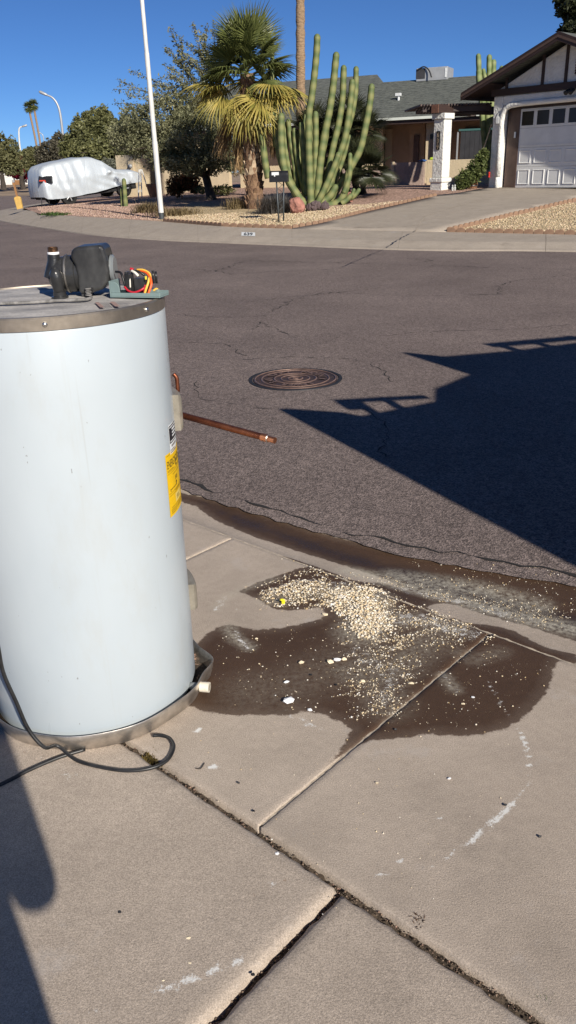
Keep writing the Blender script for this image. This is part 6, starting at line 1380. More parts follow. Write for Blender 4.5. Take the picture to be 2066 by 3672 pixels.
TW = [((-3.692, 31.5, 3.771), (-5.422, 31.5, 4.491), 180), ((-3.682, 31.5, 3.895), (-5.655, 31.5, 4.252), 150), ((-3.395, 31.5, 4.011), (-4.979, 31.5, 4.783), 180), ((-3.109, 31.5, 4.127), (-3.969, 31.5, 4.576), 180), ((-2.962, 31.5, 4.246), (-3.508, 31.5, 5.994), 330), ((-2.678, 31.5, 4.362), (-3.755, 31.5, 5.471), 270), ((-2.54, 31.5, 4.358), (-2.756, 31.5, 6.15), 270), ((-2.394, 31.5, 4.477), (-3.001, 31.5, 5.571), 270), ((-2.249, 31.5, 4.595), (-2.293, 31.5, 6.023), 240), ((-2.112, 31.5, 4.591), (-2.017, 31.5, 6.132), 180), ((-2.686, 31.5, 4.24), (-3.445, 31.5, 5.106), 270), ((-2.971, 31.5, 4.124), (-3.801, 31.5, 4.935), 240), ((-3.257, 31.5, 4.008), (-4.335, 31.5, 4.342), 210), ((-2.119, 31.5, 4.47), (-2.611, 31.5, 5.324), 300), ((-1.837, 31.5, 4.584), (-1.843, 31.5, 5.66), 270), ((-2.402, 31.5, 4.355), (-3.095, 31.5, 5.217), 300), ((-3.841, 31.5, 3.65), (-5.192, 31.5, 4.056), 180), ((-4.141, 31.5, 3.408), (-5.633, 31.5, 3.82), 180), ((-1.982, 31.5, 4.466), (-1.382, 31.5, 5.413), 180), ((-2.695, 31.5, 4.117), (-3.19, 31.5, 5.752), 300), ((-2.265, 31.5, 4.351), (-2.511, 31.5, 5.794), 300), ((-2.98, 31.5, 4.001), (-3.69, 31.5, 4.63), 270), ((-2.556, 31.5, 4.114), (-2.977, 31.5, 4.975), 360), ((-2.062, 31.5, 4.285), (-2.347, 31.5, 5.199), 360), ((-1.714, 31.5, 4.338), (-1.605, 31.5, 5.061), 240)]
tree('mesquite_tree', 'large feathery mesquite tree behind the white lamp pole', (-2.462, 31.355, 0.605), (-2.686, 32.1, 1.434), MESQ, 0.052, M['l_mesq'], M['bark_dark'], 0.15, 7, twigs=TW, stretch=1.9)
def bg_tree(name, label, Yv, base, clumps, leaf, m, seed, group='background trees', r0=0.25):
    fork = Vector(base) + Vector((0, 0, max(0.6, (clumps[0][0][2] - base[2]) * 0.4))); return tree(name, label, base, fork, clumps, leaf, m, M['bark_dark'], r0, seed, group)

TREES = [('background_tree', 'tall dark tree behind the car cover hood beside the mesquite', (-10.327, 52, 0.5), [((-10.083, 52.0, 4.106), (0.8044312561819981, 0.5246290801186944, 1.041028684470821), 4420), ((-10.852, 52.0, 3.495), (0.7097922848664688, 0.4629080118694362, 0.9463897131552919), 3740), ((-9.633, 52.0, 3.358), (0.7097922848664688, 0.4629080118694362, 1.0646884272997033), 3740), ((-10.319, 51.0, 2.718), (0.9463897131552919, 0.6172106824925816, 0.6624727992087043), 3740), ((-8.954, 51.0, 2.578), (0.8044312561819981, 0.5246290801186944, 0.8044312561819981), 3060)], 0.16, 'l_dark', 31), ('background_tree', 'mid height dark green tree right behind the covered car roof', (-13.944, 62, 0.5), [((-13.809, 62.0, 4.026), (0.7334520276953511, 0.4783382789317507, 1.1283877349159248), 3400), ((-14.517, 62.0, 3.286), (0.7898714144411474, 0.51513353115727, 0.8462908011869437), 3060), ((-13.302, 61.0, 2.981), (0.8462908011869437, 0.5519287833827893, 0.8462908011869437), 2720), ((-13.273, 63.0, 5.189), (0.4513550939663699, 0.2943620178041543, 0.5077744807121661), 1190)], 0.18, 'l_dark', 32), ('background_tree', 'brownish bare looking tree beside the curved lamp pole', (-18.637, 72, 0.5), [((-18.449, 72.0, 3.319), (1.1138278931750742, 0.7264094955489614, 1.0483086053412465), 2890), ((-17.947, 73.0, 4.072), (0.6551928783382789, 0.42729970326409494, 0.8517507418397626), 1700), ((-19.224, 72.0, 2.893), (0.6551928783382789, 0.42729970326409494, 0.7207121661721068), 1530)], 0.17, 'l_brown', 33), ('background_tree', 'olive tree at the picture edge beyond the bougainvillea', (-30.058, 95, 0.5), [((-29.541, 95.0, 4.033), (1.4696340257171117, 0.9584569732937686, 1.8154302670623146), 4080), ((-28.761, 95.0, 3.032), (1.123837784371909, 0.7329376854599406, 1.2967359050445104), 2550), ((-30.98, 95.0, 3.874), (1.5560830860534125, 1.0148367952522255, 2.1612265084075175), 2550)], 0.26, 'l_olive', 34), ('background_tree', 'low green tree below the pair of tall palms', (-24.425, 88, 0.5), [((-24.419, 88.0, 3.408), (0.880870425321464, 0.574480712166172, 0.880870425321464), 2380), ((-25.067, 88.0, 2.805), (0.7207121661721068, 0.47002967359050446, 0.7207121661721068), 1360)], 0.24, 'l_olive', 35), ('background_tree', 'dark tree between the bougainvillea and the bare tree', (-29.412, 100, 0.5), [((-30.479, 103.0, 3.484), (0.5459940652818991, 0.3560830860534125, 0.6369930761622157), 1190), ((-29.981, 104.0, 3.784), (0.8189910979228486, 0.5341246290801187, 0.7279920870425322), 1530), ((-27.675, 102.0, 2.978), (1.1829871414441147, 0.771513353115727, 0.7279920870425322), 1700)], 0.26, 'l_dark', 36), ('background_tree', 'dark tree filling the gap above the meter wall', (-9.759, 58, 0.5), [((-9.824, 58.0, 3.667), (1.0555885262116718, 0.6884272997032641, 1.3194856577645895), 3740), ((-9.151, 58.0, 2.58), (1.0555885262116718, 0.6884272997032641, 0.7916913946587538), 2720), ((-8.256, 59.0, 2.449), (1.2139268051434222, 0.7916913946587537, 0.9500296735905045), 2720), ((-7.231, 59.0, 1.932), (1.3194856577645895, 0.8605341246290801, 0.7916913946587538), 2380)], 0.18, 'l_dark', 37)]
for n, l, base, cs, leaf, m, s in TREES: bg_tree(n, l, 0, base, cs, leaf * 0.76, M[m], s)
PINE = [((12.75, 40.0, 7.601), (0.6551928783382789, 0.8, 0.4367952522255193), 1500), ((13.226, 40.0, 7.03), (0.7279920870425322, 0.8, 0.6551928783382789), 1900), ((12.664, 40.0, 6.836), (0.2911968348170129, 0.8, 0.2911968348170129), 500), ((13.787, 41.0, 7.885), (1.0919881305637982, 0.8, 0.9099901088031652), 1800), ((13.074, 40.0, 6.558), (0.6551928783382789, 0.8, 0.2911968348170129), 700), ((12.278, 40.0, 7.874), (0.2911968348170129, 0.8, 0.16379821958456972), 350)]
tree('pine_tree', 'dark pine tree rising behind the garage roof peak', (14.092, 40.0, 0.8), (13.615, 40.0, 5.637), PINE, 0.12, M['l_pine'], M['bark_dark'], 0.2, 41)
BOUG = [((-30.253, 104.0, 2.626), (1.3249455984174086, 2.0, 1.2303066271018794), 2600), ((-30.952, 104.0, 2.08), (1.041028684470821, 2.0, 0.6624727992087043), 1300), ((-29.681, 104.0, 2.047), (0.6624727992087043, 2.0, 0.6624727992087043), 800), ((-30.254, 104.0, 3.231), (0.6624727992087043, 2.0, 0.6624727992087043), 700)]
tree('bougainvillea', 'crimson flowering bougainvillea bush far down the street', (-30.421, 104.0, gz(104)), (-30.374, 104.0, 1.847), BOUG, 0.28, M['l_boug'], M['bark_dark'], 0.1, 42, cat='shrub')
def shrub(name, label, base, clumps, leaf, m, seed, cat='shrub', group=None):
    return tree(name, label, base, Vector(base) + Vector((0, 0, 0.1)), clumps, leaf, m, M['bark_dark'], 0.025, seed, group, cat)
shrub('grey_shrub', 'rounded grey green shrub behind the covered car hood', (-8.978, 47.0, 0.8), [((-9.113, 47.0, 2.009), (0.5987734915924827, 0.7, 0.3421562809099901), 1600), ((-8.705, 47.0, 1.842), (0.5560039564787339, 0.7, 0.2566172106824926), 1100)], 0.07, M['l_grey'], 51)
shrub('flowering_shrub', 'orange and green leafy shrub against the shaded house wall', (-4.232, 38.07, 0.675), [((-3.849, 33.5, 1.148), (0.43333333333333335, 0.5, 0.36666666666666664), 1300), ((-3.386, 33.5, 1.192), (0.3333333333333333, 0.5, 0.3333333333333333), 1000), ((-4.02, 33.5, 0.924), (0.3, 0.5, 0.23333333333333334), 600), ((-3.249, 33.5, 0.961), (0.2, 0.5, 0.2), 400)], 0.075, M['l_red'], 52)
shrub('dark_shrub', 'small dark round shrub at the foot of the lit wall', (-2.204, 33.732, 0.7), [((-2.116, 33.0, 0.885), (0.4, 0.4, 0.16666666666666666), 700), ((-2.978, 33.0, 0.907), (0.2, 0.4, 0.13333333333333333), 300)], 0.06, M['l_dark'], 53)

# dry grass clumps
def grass_clump(name, label, c, n, h, spread, m, seed, width, lean):
    o = tuft(name, c, n, h, spread, m, label, seed, width, lean); o['category'] = 'shrub'; return o
grass_clump('dry_grey_bush', 'ball of dry grey stems beside the mailbox posts', (-0.127, 23.992, 0.417), 1500, 0.62, 0.55, M['l_greydry'], 61, 0.006, 1.5)
grass_clump('dry_grass_clump', 'tan dry grass clump beside the lamp pole base', (-4.228, 27.566, 0.386), 700, 0.36, 0.6, M['l_dry'], 62, 0.010, 1.5)
grass_clump('dry_grass_clump', 'low tan dry grass just right of the lamp pole', (-3.122, 25.548, 0.369), 700, 0.28, 0.9, M['l_dry'], 63, 0.009, 1.5)
grass_clump('dry_grass_clump', 'brown dry stalks at the fan palm foot', (-1.198, 26.407, 0.473), 500, 0.42, 0.6, M['l_dry'], 64, 0.008, 1.2)
grass_clump('green_weed', 'small green weed at the gravel edge near the covered car', (-7.984, 29.975, 0.3), 260, 0.12, 0.5, M['grass'], 65, 0.012, 1.4)
grass_clump('green_weed', 'green weeds on the sidewalk edge below the covered car bumper', (-7.542, 29.432, 0.301), 260, 0.10, 0.7, M['grass'], 66, 0.012, 1.4)

# ------------------------------------------------------------------ fan palm
def fan_mesh(nm, petiole, blade, nseg, spread, droop, tipdroop, seed, fold=0.25, split=0.5, width=1.0):
    r_ = random.Random(seed); vs = []; fs = []
    # petiole: thin triangular rod along +X, sagging slightly
    n = 6
    for i in range(n + 1):
        x = petiole * i / n; z = -droop * 0.25 * (i / n) ** 2 * petiole; w = 0.028 * (1 - 0.5*i/n); vs += [(x, -w, z), (x, w, z), (x, 0, z - w*1.2)]
    for i in range(n):
        for k in range(3): j = (k + 1) % 3; fs.append((3*i+k, 3*i+j, 3*i+3+j, 3*i+3+k))
    z0 = -droop * 0.25 * petiole
    def bend(r, a, lift=0.0):
        x = petiole + r*math.cos(a); y = r*math.sin(a); z = z0 - droop * (r ** 2) * 0.55 + lift; return (x, y, z)
    for i in range(nseg):
        a = -spread + 2*spread*(i + 0.5)/nseg + r_.gauss(0, 0.015); L = blade * (0.82 + 0.25*math.cos(a*0.7)) * r_.uniform(0.9, 1.05); h = spread/nseg * width
        k = len(vs)
        td = tipdroop * r_.uniform(0.5, 1.5); s = split * r_.uniform(0.85, 1.15); f = fold * 0.1 * blade
        m1 = bend(L*s, a, f * 0.7); tip = bend(L, a + r_.gauss(0, 0.02), 0); tip = (tip[0], tip[1], tip[2] - td*L*0.6)
        m2 = bend(L*(s + 1)/2, a, f*0.2); m2 = (m2[0], m2[1], m2[2] - td*L*0.15)
        l1 = bend(L*s, a - h, -f*0.3); r1 = bend(L*s, a + h, -f*0.3)
        def off(p, sgn, w): return (p[0] - math.sin(a)*w*sgn, p[1] + math.cos(a)*w*sgn, p[2] - f*0.2)
        wv = L*s*h*0.55
        vs += [(petiole - 0.02, 0, z0), l1, m1, r1, off(m2, -1, wv), m2, off(m2, 1, wv), tip]
        fs += [(k, k+1, k+2), (k, k+2, k+3), (k+1, k+4, k+5, k+2), (k+2, k+5, k+6, k+3), (k+4, k+7, k+5), (k+5, k+7, k+6)]
    me = bpy.data.meshes.new(nm); me.from_pydata(vs, [], fs); me.update(); return me
M['frond'] = leaf_mat('frond_green', (0.060, 0.078, 0.022), (0.205, 0.225, 0.075), 0.42, 0.18, 2.5)
M['frond_yellow'] = leaf_mat('frond_yellow', (0.20, 0.19, 0.04), (0.52, 0.40, 0.11), 0.5, 0.25, 3)
M['frond_dead'] = leaf_mat('frond_dead', (0.17, 0.10, 0.045), (0.44, 0.30, 0.15), 0.7, 0.2, 3)
M['frond_dark'] = leaf_mat('frond_dark', (0.016, 0.020, 0.011), (0.050, 0.056, 0.024), 0.45, 0.12, 2)
FAN = {}
def fan(kind, var, seed):
    k = (kind, var)
    if k not in FAN:
        p = dict(up=(0.62, 0.90, 32, 1.75, 0.18, 0.08), mid=(0.75, 0.84, 27, 1.75, 0.45, 0.30), dead=(0.55, 0.85, 34, 1.0, 1.2, 0.9), small=(0.35, 0.62, 34, 1.8, 0.2, 0.12))[kind]
        FAN[k] = fan_mesh('frond', *p, seed); 
    return FAN[k]
def add_frond(t, kind, var, at_, az, el, roll, m, scale=1.0, nm='frond'):
    me = fan(kind, var, 100 + var*7 + len(kind))
    key = (kind, var, m.name)
    if key not in FAN: FAN[key] = me.copy(); FAN[key].materials.clear(); FAN[key].materials.append(m)
    o = bpy.data.objects.new(nm, FAN[key]); put(o, t)
    Rm = Matrix.Rotation(az, 4, 'Z') @ Matrix.Rotation(-el, 4, 'Y') @ Matrix.Rotation(roll, 4, 'X') @ Matrix.Scale(scale, 4)
    o.matrix_local = Matrix.Translation(Vector(at_) - BASE[t]) @ Rm; return o
pb = Vector((-0.736, 26.028, 0.476)); pc = Vector((-0.813, 26.028, 4.071))
palm = thing('fan_palm', 'stocky fan palm with green crown and hanging tan dead fronds', 'palm tree', pb)
b = MB(); P_ = spline([pb - Vector((0, 0, .2)), pb.lerp(pc, 0.35) + Vector((0.02, 0, 0)), pb.lerp(pc, 0.7), pc], 6); b.tube(P_, [0.26 - 0.05*i/len(P_) for i in range(len(P_))], 14); trunk = b.build('trunk', M['boot'], palm, True)
r_ = random.Random(4)
hT = (pc - pb).length
boot_me = {}
for mm_ in ('boot', 'boot_light'):
    bb = MB(); bb.add([(-0.09, 0, -0.10), (0.09, 0, -0.10), (0.035, -0.07, 0.13), (-0.035, -0.07, 0.13), (-0.07, 0.05, -0.10), (0.07, 0.05, -0.10), (0.028, -0.035, 0.14), (-0.028, -0.035, 0.14)], [(0,1,2,3),(5,4,7,6),(1,5,6,2),(4,0,3,7),(3,2,6,7),(4,5,1,0)])
    o = bb.build('boot', M[mm_]); boot_me[mm_] = o.data; bpy.data.objects.remove(o)
nrow = 17
for i in range(nrow):
    t_ = 0.02 + 0.90 * i / nrow; c = pb.lerp(pc, t_)
    for k in range(9):
        a = 2*math.pi*(k + 0.5*(i % 2))/9 + r_.gauss(0, 0.05); rad = 0.235 - 0.03*t_
        o = bpy.data.objects.new('boot', boot_me['boot_light' if 0.25 < t_ < 0.72 and r_.random() < 0.75 else 'boot']); put(o, palm)
        o.matrix_local = Matrix.Translation(c + Vector((math.cos(a)*rad, math.sin(a)*rad, r_.gauss(0, .02))) - pb) @ Matrix.Rotation(a + math.pi/2, 4, 'Z') @ Matrix.Rotation(r_.uniform(-0.1, 0.25), 4, 'X') @ Matrix.Scale(r_.uniform(0.8, 1.15), 4)
for i in range(24):          # fresh crown
    az = i * 2.39996 + r_.gauss(0, 0.15); el = math.radians(84 - 72 * (i / 24) ** 0.9)
    add_frond(palm, 'up', i % 4, pc + Vector((0, 0, 0.25 - 0.2*i/24)), az, el, r_.gauss(0, 0.6), M['frond'], r_.uniform(0.9, 1.12))
for i in range(13):          # ageing, arching out
    az = i * 2.39996 + 0.6; el = math.radians(r_.uniform(-18, 22)); add_frond(palm, 'mid', i % 3, pc + Vector((0, 0, -0.05)), az, el, r_.gauss(0, 0.3), M['frond'], r_.uniform(0.9, 1.05))
for az_d, el_d, kind, m_ in ((185, -8, 'mid', 'frond_yellow'), (205, -22, 'mid', 'frond_yellow'), (268, -38, 'mid', 'frond_yellow'), (235, -30, 'mid', 'frond_yellow'), (300, -32, 'mid', 'frond_yellow'), (335, -22, 'mid', 'frond_yellow'), (355, -8, 'mid', 'frond_yellow'), (20, -12, 'mid', 'frond_yellow'), (170, 4, 'mid', 'frond_yellow'), (320, -5, 'mid', 'frond_yellow'), (100, -20, 'mid', 'frond_yellow'), (60, -15, 'mid', 'frond_yellow'), (282, -45, 'mid', 'frond_yellow')):
    add_frond(palm, kind, r_.randint(0, 2), pc + Vector((0, 0, -0.15)), math.radians(az_d), math.radians(el_d), r_.gauss(0, 0.35), M[m_], r_.uniform(1.0, 1.3))
for i, (az_d, el_d) in enumerate(((190, -62), (215, -66), (240, -70), (265, -74), (290, -68), (310, -64), (340, -60), (10, -62), (60, -66), (110, -70), (150, -64), (200, -72), (228, -60), (252, -64))):
    add_frond(palm, 'dead', i % 3, pc + Vector((0, 0, -0.35)), math.radians(az_d), math.radians(el_d), r_.gauss(0, 0.3), M['frond_dead'] if i % 3 else M['frond_yellow'], r_.uniform(0.8, 1.05), 'dead_frond')
# two long hanging dead bundles on the left side
def bundle(top, bot, w, seed):
    rr = np.random.default_rng(seed); top, bot = np.array(top), np.array(bot); vs = []; fs = []
    for i in range(90):
        s = top + rr.normal(0, w*0.25, 3) * (1, 1, 0.3); e = bot + rr.normal(0, w*0.55, 3) * (1, 1, 0.6); m_ = (s + e)/2 + rr.normal(0, w*0.5, 3) * (1, 1, .2); d = rr.normal(0, 1, 3); d[2] = 0; d /= np.linalg.norm(d); ww = 0.012
        k = len(vs); vs += [s - d*ww*.5, s + d*ww*.5, m_ + d*ww, m_ - d*ww, e]; fs += [(k, k+1, k+2), (k, k+2, k+3), (k+3, k+2, k+4)]
    fast_obj('dead_frond', np.array(vs), np.array(fs), M['frond_dead'], palm)
bundle((-1.518, 26.1, 2.928), (-1.66, 26.1, 1.869), 0.20, 3); bundle((-1.135, 26.0, 2.599), (-1.217, 26.0, 1.422), 0.16, 4); bundle((-1.453, 26.3, 3.042), (-1.58, 26.3, 2.032), 0.16, 5); bundle((-0.09, 26.3, 2.585), (-0.138, 26.3, 1.832), 0.12, 6)
# tall palm trunk
tb = Vector((0.719, 28.594, 0.631)); tp = thing('tall_palm', 'tall bare palm trunk running out of the picture top', 'palm tree', tb)
ty = tb.y; q0, q1 = Vector((0.778, 28.59, 3.003)), Vector((0.829, 28.59, 6.267)); up = (q1 - q0).normalized()
b = MB(); n = 70; P_ = [tb - Vector((0, 0, .2)) + (Vector((q0.x, ty, tb.z)) - tb) * min(1, i/6) * 0 + Vector(((q0.x - tb.x) * 0 + 0.0, 0, 0)) + up * (0.16 * i) for i in range(n)]
b.tube(P_, [0.158 + 0.008*math.sin(i*1.9) + 0.008*((i % 2) * 2 - 1) - 0.0006*i for i in range(n)], 18); b.build('trunk', M['bark_palm'], tp, True)
ct = P_[-1]
for i in range(26): add_frond(tp, 'up', i % 4, ct, i*2.39996, math.radians(80 - 110*(i/26)), 0, M['frond'], 1.1)
# two far palms
for (u0, lab, bx, hx, sc) in ((0, 'shorter of two slim palms far down the street', [(-34.834, 128.0, 3.038), (-35.231, 128.0, 10.729)], 1, 1.0), (1, 'taller of two slim palms far down the street', [(-34.429, 128.0, 3.027), (-34.51, 128.0, 11.015)], 1, 1.0)):
    bq, hq = Vector(bx[0]), Vector(bx[1]); bq.z = gz(128); t = thing('slim_palm', lab, 'palm tree', bq, 'pair of distant palms'); b = MB(); b.tube(spline([bq, bq.lerp(hq, .5) + Vector((0.2, 0, 0)), hq], 6), [0.17]*6 + [0.15]*6 + [0.14], 8); b.build('trunk', M['bark_palm'], t, True)
    for i in range(34): add_frond(t, 'up', i % 4, hq, i*2.39996, math.radians(75 - 140*(i/34)), 0, M['frond'], 0.62)
# dark clumping palm behind the cactus
dp = Vector((2.604, 27.882, 0.747)); dpl = thing('clumping_palm', 'dark shaggy fan palm clump behind the columnar cactus', 'palm tree', dp)
HEADS = [Vector(q) for q in [(2.278, 27.2, 2.891), (1.867, 27.4, 2.581), (2.646, 27.2, 2.553), (2.477, 26.6, 1.547), (2.198, 26.9, 1.78), (2.76, 26.4, 1.429), (1.749, 27.5, 2.026), (1.016, 27.6, 2.611)]]
for h_i, h in enumerate(HEADS):
    b = MB(); b.tube(spline([dp + Vector((r_.gauss(0, .15), r_.gauss(0, .1), -0.1)), dp.lerp(h, 0.6) + Vector((0, 0, .1)), h], 5), 0.07, 8); b.build('stem', M['bark_dark'], dpl)
    for i in range(15): add_frond(dpl, 'small', i % 3, h, i*2.39996 + h_i, math.radians(80 - 125*(i/15)), r_.gauss(0, .3), M['frond_dark'], r_.uniform(0.75, 1.05))

# ------------------------------------------------------------------ columnar cactus
def cactus_stem(t, pts, r, m, seed, nrib=11, tip=True, name='stem'):
    """ribbed stem with yearly waists; attribute 'band' carries the growth rings"""
    P_ = spline(pts, 10); L = [0]
    for a, b_ in zip(P_[:-1], P_[1:]): L.append(L[-1] + (b_ - a).length)
    tot = L[-1]; n = nrib * 2; rr = random.Random(seed); ph = rr.random() * 6
    seq = []
    for p, l in zip(P_, L):
        wst = 0.5 + 0.5 * math.sin(l * 2*math.pi / 0.30 + ph); seq.append((p, r * (1.0 + 0.055 * (wst - 0.5)) * (1.0 - 0.16 * l/tot), wst))
    d = (P_[-1] - P_[-2]).normalized()
    rl = seq[-1][1]
    for k in (0.35, 0.65, 0.85, 0.97): seq.append((P_[-1] + d * rl * 1.25 * k, rl * math.sqrt(max(0.0, 1 - k*k)), 0.15))
    b = MB(); b.tube([s[0] for s in seq], [s[1] for s in seq], n, True, ribs=1, ribd=0.13)
    o = b.build(name, m, t, True); set_attr(o, 'band', np.repeat([s[2] for s in seq], n)); return o
ck = Vector((1.133, 25.233, 0.524)); cac = thing('columnar_cactus', 'big organ pipe cactus with many tall ribbed green columns', 'cactus', ck)
STEMS = [([(0.754, 24.95, 0.564), (0.546, 24.95, 0.812), (0.229, 24.95, 1.344), (0.118, 24.95, 1.904), (0.104, 24.95, 2.534), (0.119, 24.95, 2.884)], 0.10284, -0.25), ([(0.392, 25.3, 1.074), (0.122, 25.3, 1.65), (0.018, 25.3, 2.127), (-0.039, 25.3, 2.552), (-0.081, 25.3, 2.971)], 0.097698, 0.1), ([(0.916, 24.85, 0.519), (0.894, 24.85, 1.241), (0.874, 24.85, 2.094), (0.892, 24.85, 2.921), (0.966, 24.85, 3.324), (1.059, 24.85, 3.918), (1.119, 24.85, 4.424), (1.14, 24.85, 4.761)], 0.095127, -0.35), ([(1.023, 25.1, 0.663), (1.057, 25.1, 1.496), (1.081, 25.1, 2.306), (1.084, 25.1, 2.93)], 0.08998500000000001, -0.1), ([(1.091, 25.05, 0.574), (1.172, 25.05, 1.449), (1.306, 25.05, 2.298), (1.467, 25.05, 3.0), (1.579, 25.05, 3.646), (1.635, 25.05, 4.121), (1.662, 25.05, 4.348)], 0.10026900000000001, -0.15), ([(1.299, 25.35, 0.782), (1.554, 25.35, 1.96), (1.743, 25.35, 2.677), (1.855, 25.35, 3.339), (1.882, 25.35, 3.826), (1.891, 25.35, 4.067)], 0.092556, 0.15), ([(1.39, 25.25, 0.827), (1.726, 25.25, 1.782), (1.913, 25.25, 2.29), (2.032, 25.25, 2.915), (2.103, 25.25, 3.488), (2.12, 25.25, 3.71)], 0.092556, 0.05), ([(1.842, 25.55, 2.086), (2.03, 25.55, 2.595), (2.159, 25.55, 3.013), (2.239, 25.55, 3.509), (2.254, 25.55, 4.058)], 0.082272, 0.35), ([(1.326, 25.0, 0.516), (1.707, 25.0, 0.613), (1.906, 25.0, 0.908), (2.036, 25.0, 1.47), (2.322, 25.0, 1.976), (2.491, 25.0, 2.642), (2.598, 25.0, 3.213), (2.633, 25.0, 3.555)], 0.097698, -0.2), ([(1.87, 24.95, 0.866), (2.014, 24.95, 1.255), (2.041, 24.95, 1.599), (2.045, 24.95, 1.855)], 0.071988, -0.25), ([(0.788, 25.15, 0.801), (0.761, 25.15, 1.676), (0.706, 25.15, 2.275), (0.681, 25.15, 2.674)], 0.087414, -0.05), ([(0.749, 25.4, 0.884), (0.574, 25.4, 1.683), (0.504, 25.4, 2.16), (0.484, 25.4, 2.543)], 0.074559, 0.2), ([(0.538, 25.5, 1.022), (0.45, 25.5, 1.774), (0.367, 25.5, 2.294), (0.323, 25.5, 2.784)], 0.074559, 0.3), ([(-0.077, 25.7, 2.139), (-0.096, 25.7, 2.995), (-0.101, 25.7, 3.826), (-0.081, 25.7, 4.574)], 0.061704, 0.5), ([(-0.294, 25.5, 1.31), (-0.375, 25.5, 1.708), (-0.421, 25.5, 2.143), (-0.463, 25.5, 2.529), (-0.479, 25.5, 2.699)], 0.097698, 0.3), ([(1.189, 25.1, 0.592), (1.452, 25.1, 0.763), (1.62, 25.1, 1.001)], 0.107982, -0.1), ([(1.084, 24.9, 0.579), (1.363, 24.9, 1.099), (1.599, 24.9, 1.61), (1.702, 24.9, 1.863)], 0.087414, -0.3), ([(0.853, 25.45, 1.237), (0.816, 25.45, 1.894), (0.804, 25.45, 2.537), (0.791, 25.45, 2.895)], 0.066846, 0.25), ([(1.788, 24.8, 0.586), (1.929, 24.8, 0.671), (2.047, 24.8, 0.777)], 0.07713, -0.4), ([(1.957, 24.85, 0.668), (2.084, 24.85, 0.775), (2.144, 24.85, 0.927)], 0.061704, -0.35), ([(2.055, 24.9, 0.708), (2.196, 24.9, 0.815), (2.29, 24.9, 0.922)], 0.066846, -0.3), ([(0.97, 25.55, 0.785), (0.973, 25.55, 1.674), (1.001, 25.55, 2.323), (1.021, 25.55, 2.705)], 0.07713, 0.35), ([(1.215, 25.6, 0.777), (1.295, 25.6, 1.666), (1.396, 25.6, 2.314), (1.431, 25.6, 2.612)], 0.07713, 0.4), ([(1.412, 25.65, 0.861), (1.537, 25.65, 1.66), (1.635, 25.65, 2.181), (1.669, 25.65, 2.438)], 0.071988, 0.45), ([(0.638, 25.65, 1.017), (0.608, 25.65, 1.903), (0.61, 25.65, 2.465)], 0.071988, 0.45), ([(1.607, 25.65, 0.991), (1.849, 25.65, 1.652), (2.015, 25.65, 2.084), (2.086, 25.65, 2.341)], 0.071988, 0.45), ([(0.377, 25.6, 1.248), (0.25, 25.6, 1.911), (0.224, 25.6, 2.558), (0.22, 25.6, 2.728)], 0.071988, 0.4), ([(0.622, 25.3, 0.667), (0.482, 25.3, 0.849), (0.346, 25.3, 1.163)], 0.10284, 0.1), ([(1.49, 25.35, 0.642), (1.732, 25.35, 0.994), (1.899, 25.35, 1.299)], 0.092556, 0.15)]
for i, (pts, w, dy) in enumerate(STEMS): cactus_stem(cac, pts, w, M['cactus'], i)
# cactus behind the garage roof
c2 = Vector((6.929, 29.2, 0.827)); c2.z = lz(c2.x, c2.y); cac2 = thing('tall_cactus', 'pale green column cactus rising behind the garage roof', 'cactus', c2)
for i, (st, w) in enumerate([([(7.017, 29.2, 1.349), (6.849, 29.2, 2.183), (6.73, 29.2, 2.867), (6.624, 29.2, 3.632), (6.54, 29.2, 4.102), (6.473, 29.2, 4.687)], 0.09372657894736842), ([(7.047, 29.2, 1.682), (6.922, 29.2, 2.669), (6.854, 29.2, 3.627), (6.856, 29.2, 4.095), (6.823, 29.2, 4.648)], 0.09733144736842106), ([(6.994, 29.2, 2.667), (7.007, 29.2, 3.466), (6.996, 29.2, 4.091), (6.972, 29.2, 4.507)], 0.09372657894736842), ([(6.735, 29.2, 3.314), (6.624, 29.2, 3.632), (6.548, 29.2, 3.978), (6.515, 29.2, 4.258)], 0.10454118421052631), ([(7.036, 29.2, 3.559), (7.131, 29.2, 3.933), (7.2, 29.2, 4.179), (7.24, 29.2, 4.332)], 0.08291197368421052), ([(7.283, 29.2, 3.553), (7.357, 29.2, 3.958), (7.388, 29.2, 4.236)], 0.08291197368421052), ([(6.838, 29.2, 3.846), (6.713, 29.2, 4.129), (6.667, 29.2, 4.285)], 0.07209736842105263)]): cactus_stem(cac2, st, w, M['cactus2'], 30 + i, 7)
# little cactus stubs by the corner yard
for i, (u_, lab) in enumerate(((Vector((-5.626, 31.508, 0.453)), 'taller green cactus stub standing alone in the pink gravel'), (Vector((-5.772, 31.67, 0.45)), 'shorter dark cactus stub beside the taller stub in pink gravel'))):
    t = thing('cactus_stub', lab, 'cactus', u_); cactus_stem(t, [u_ - Vector((0, 0, .1)), u_ + Vector((0.02, 0, 0.35 if i else .6)), u_ + Vector((0.03, 0, 0.55 if i else 0.86))], 0.07 if i else 0.085, M['cactus'], 60 + i, 7)
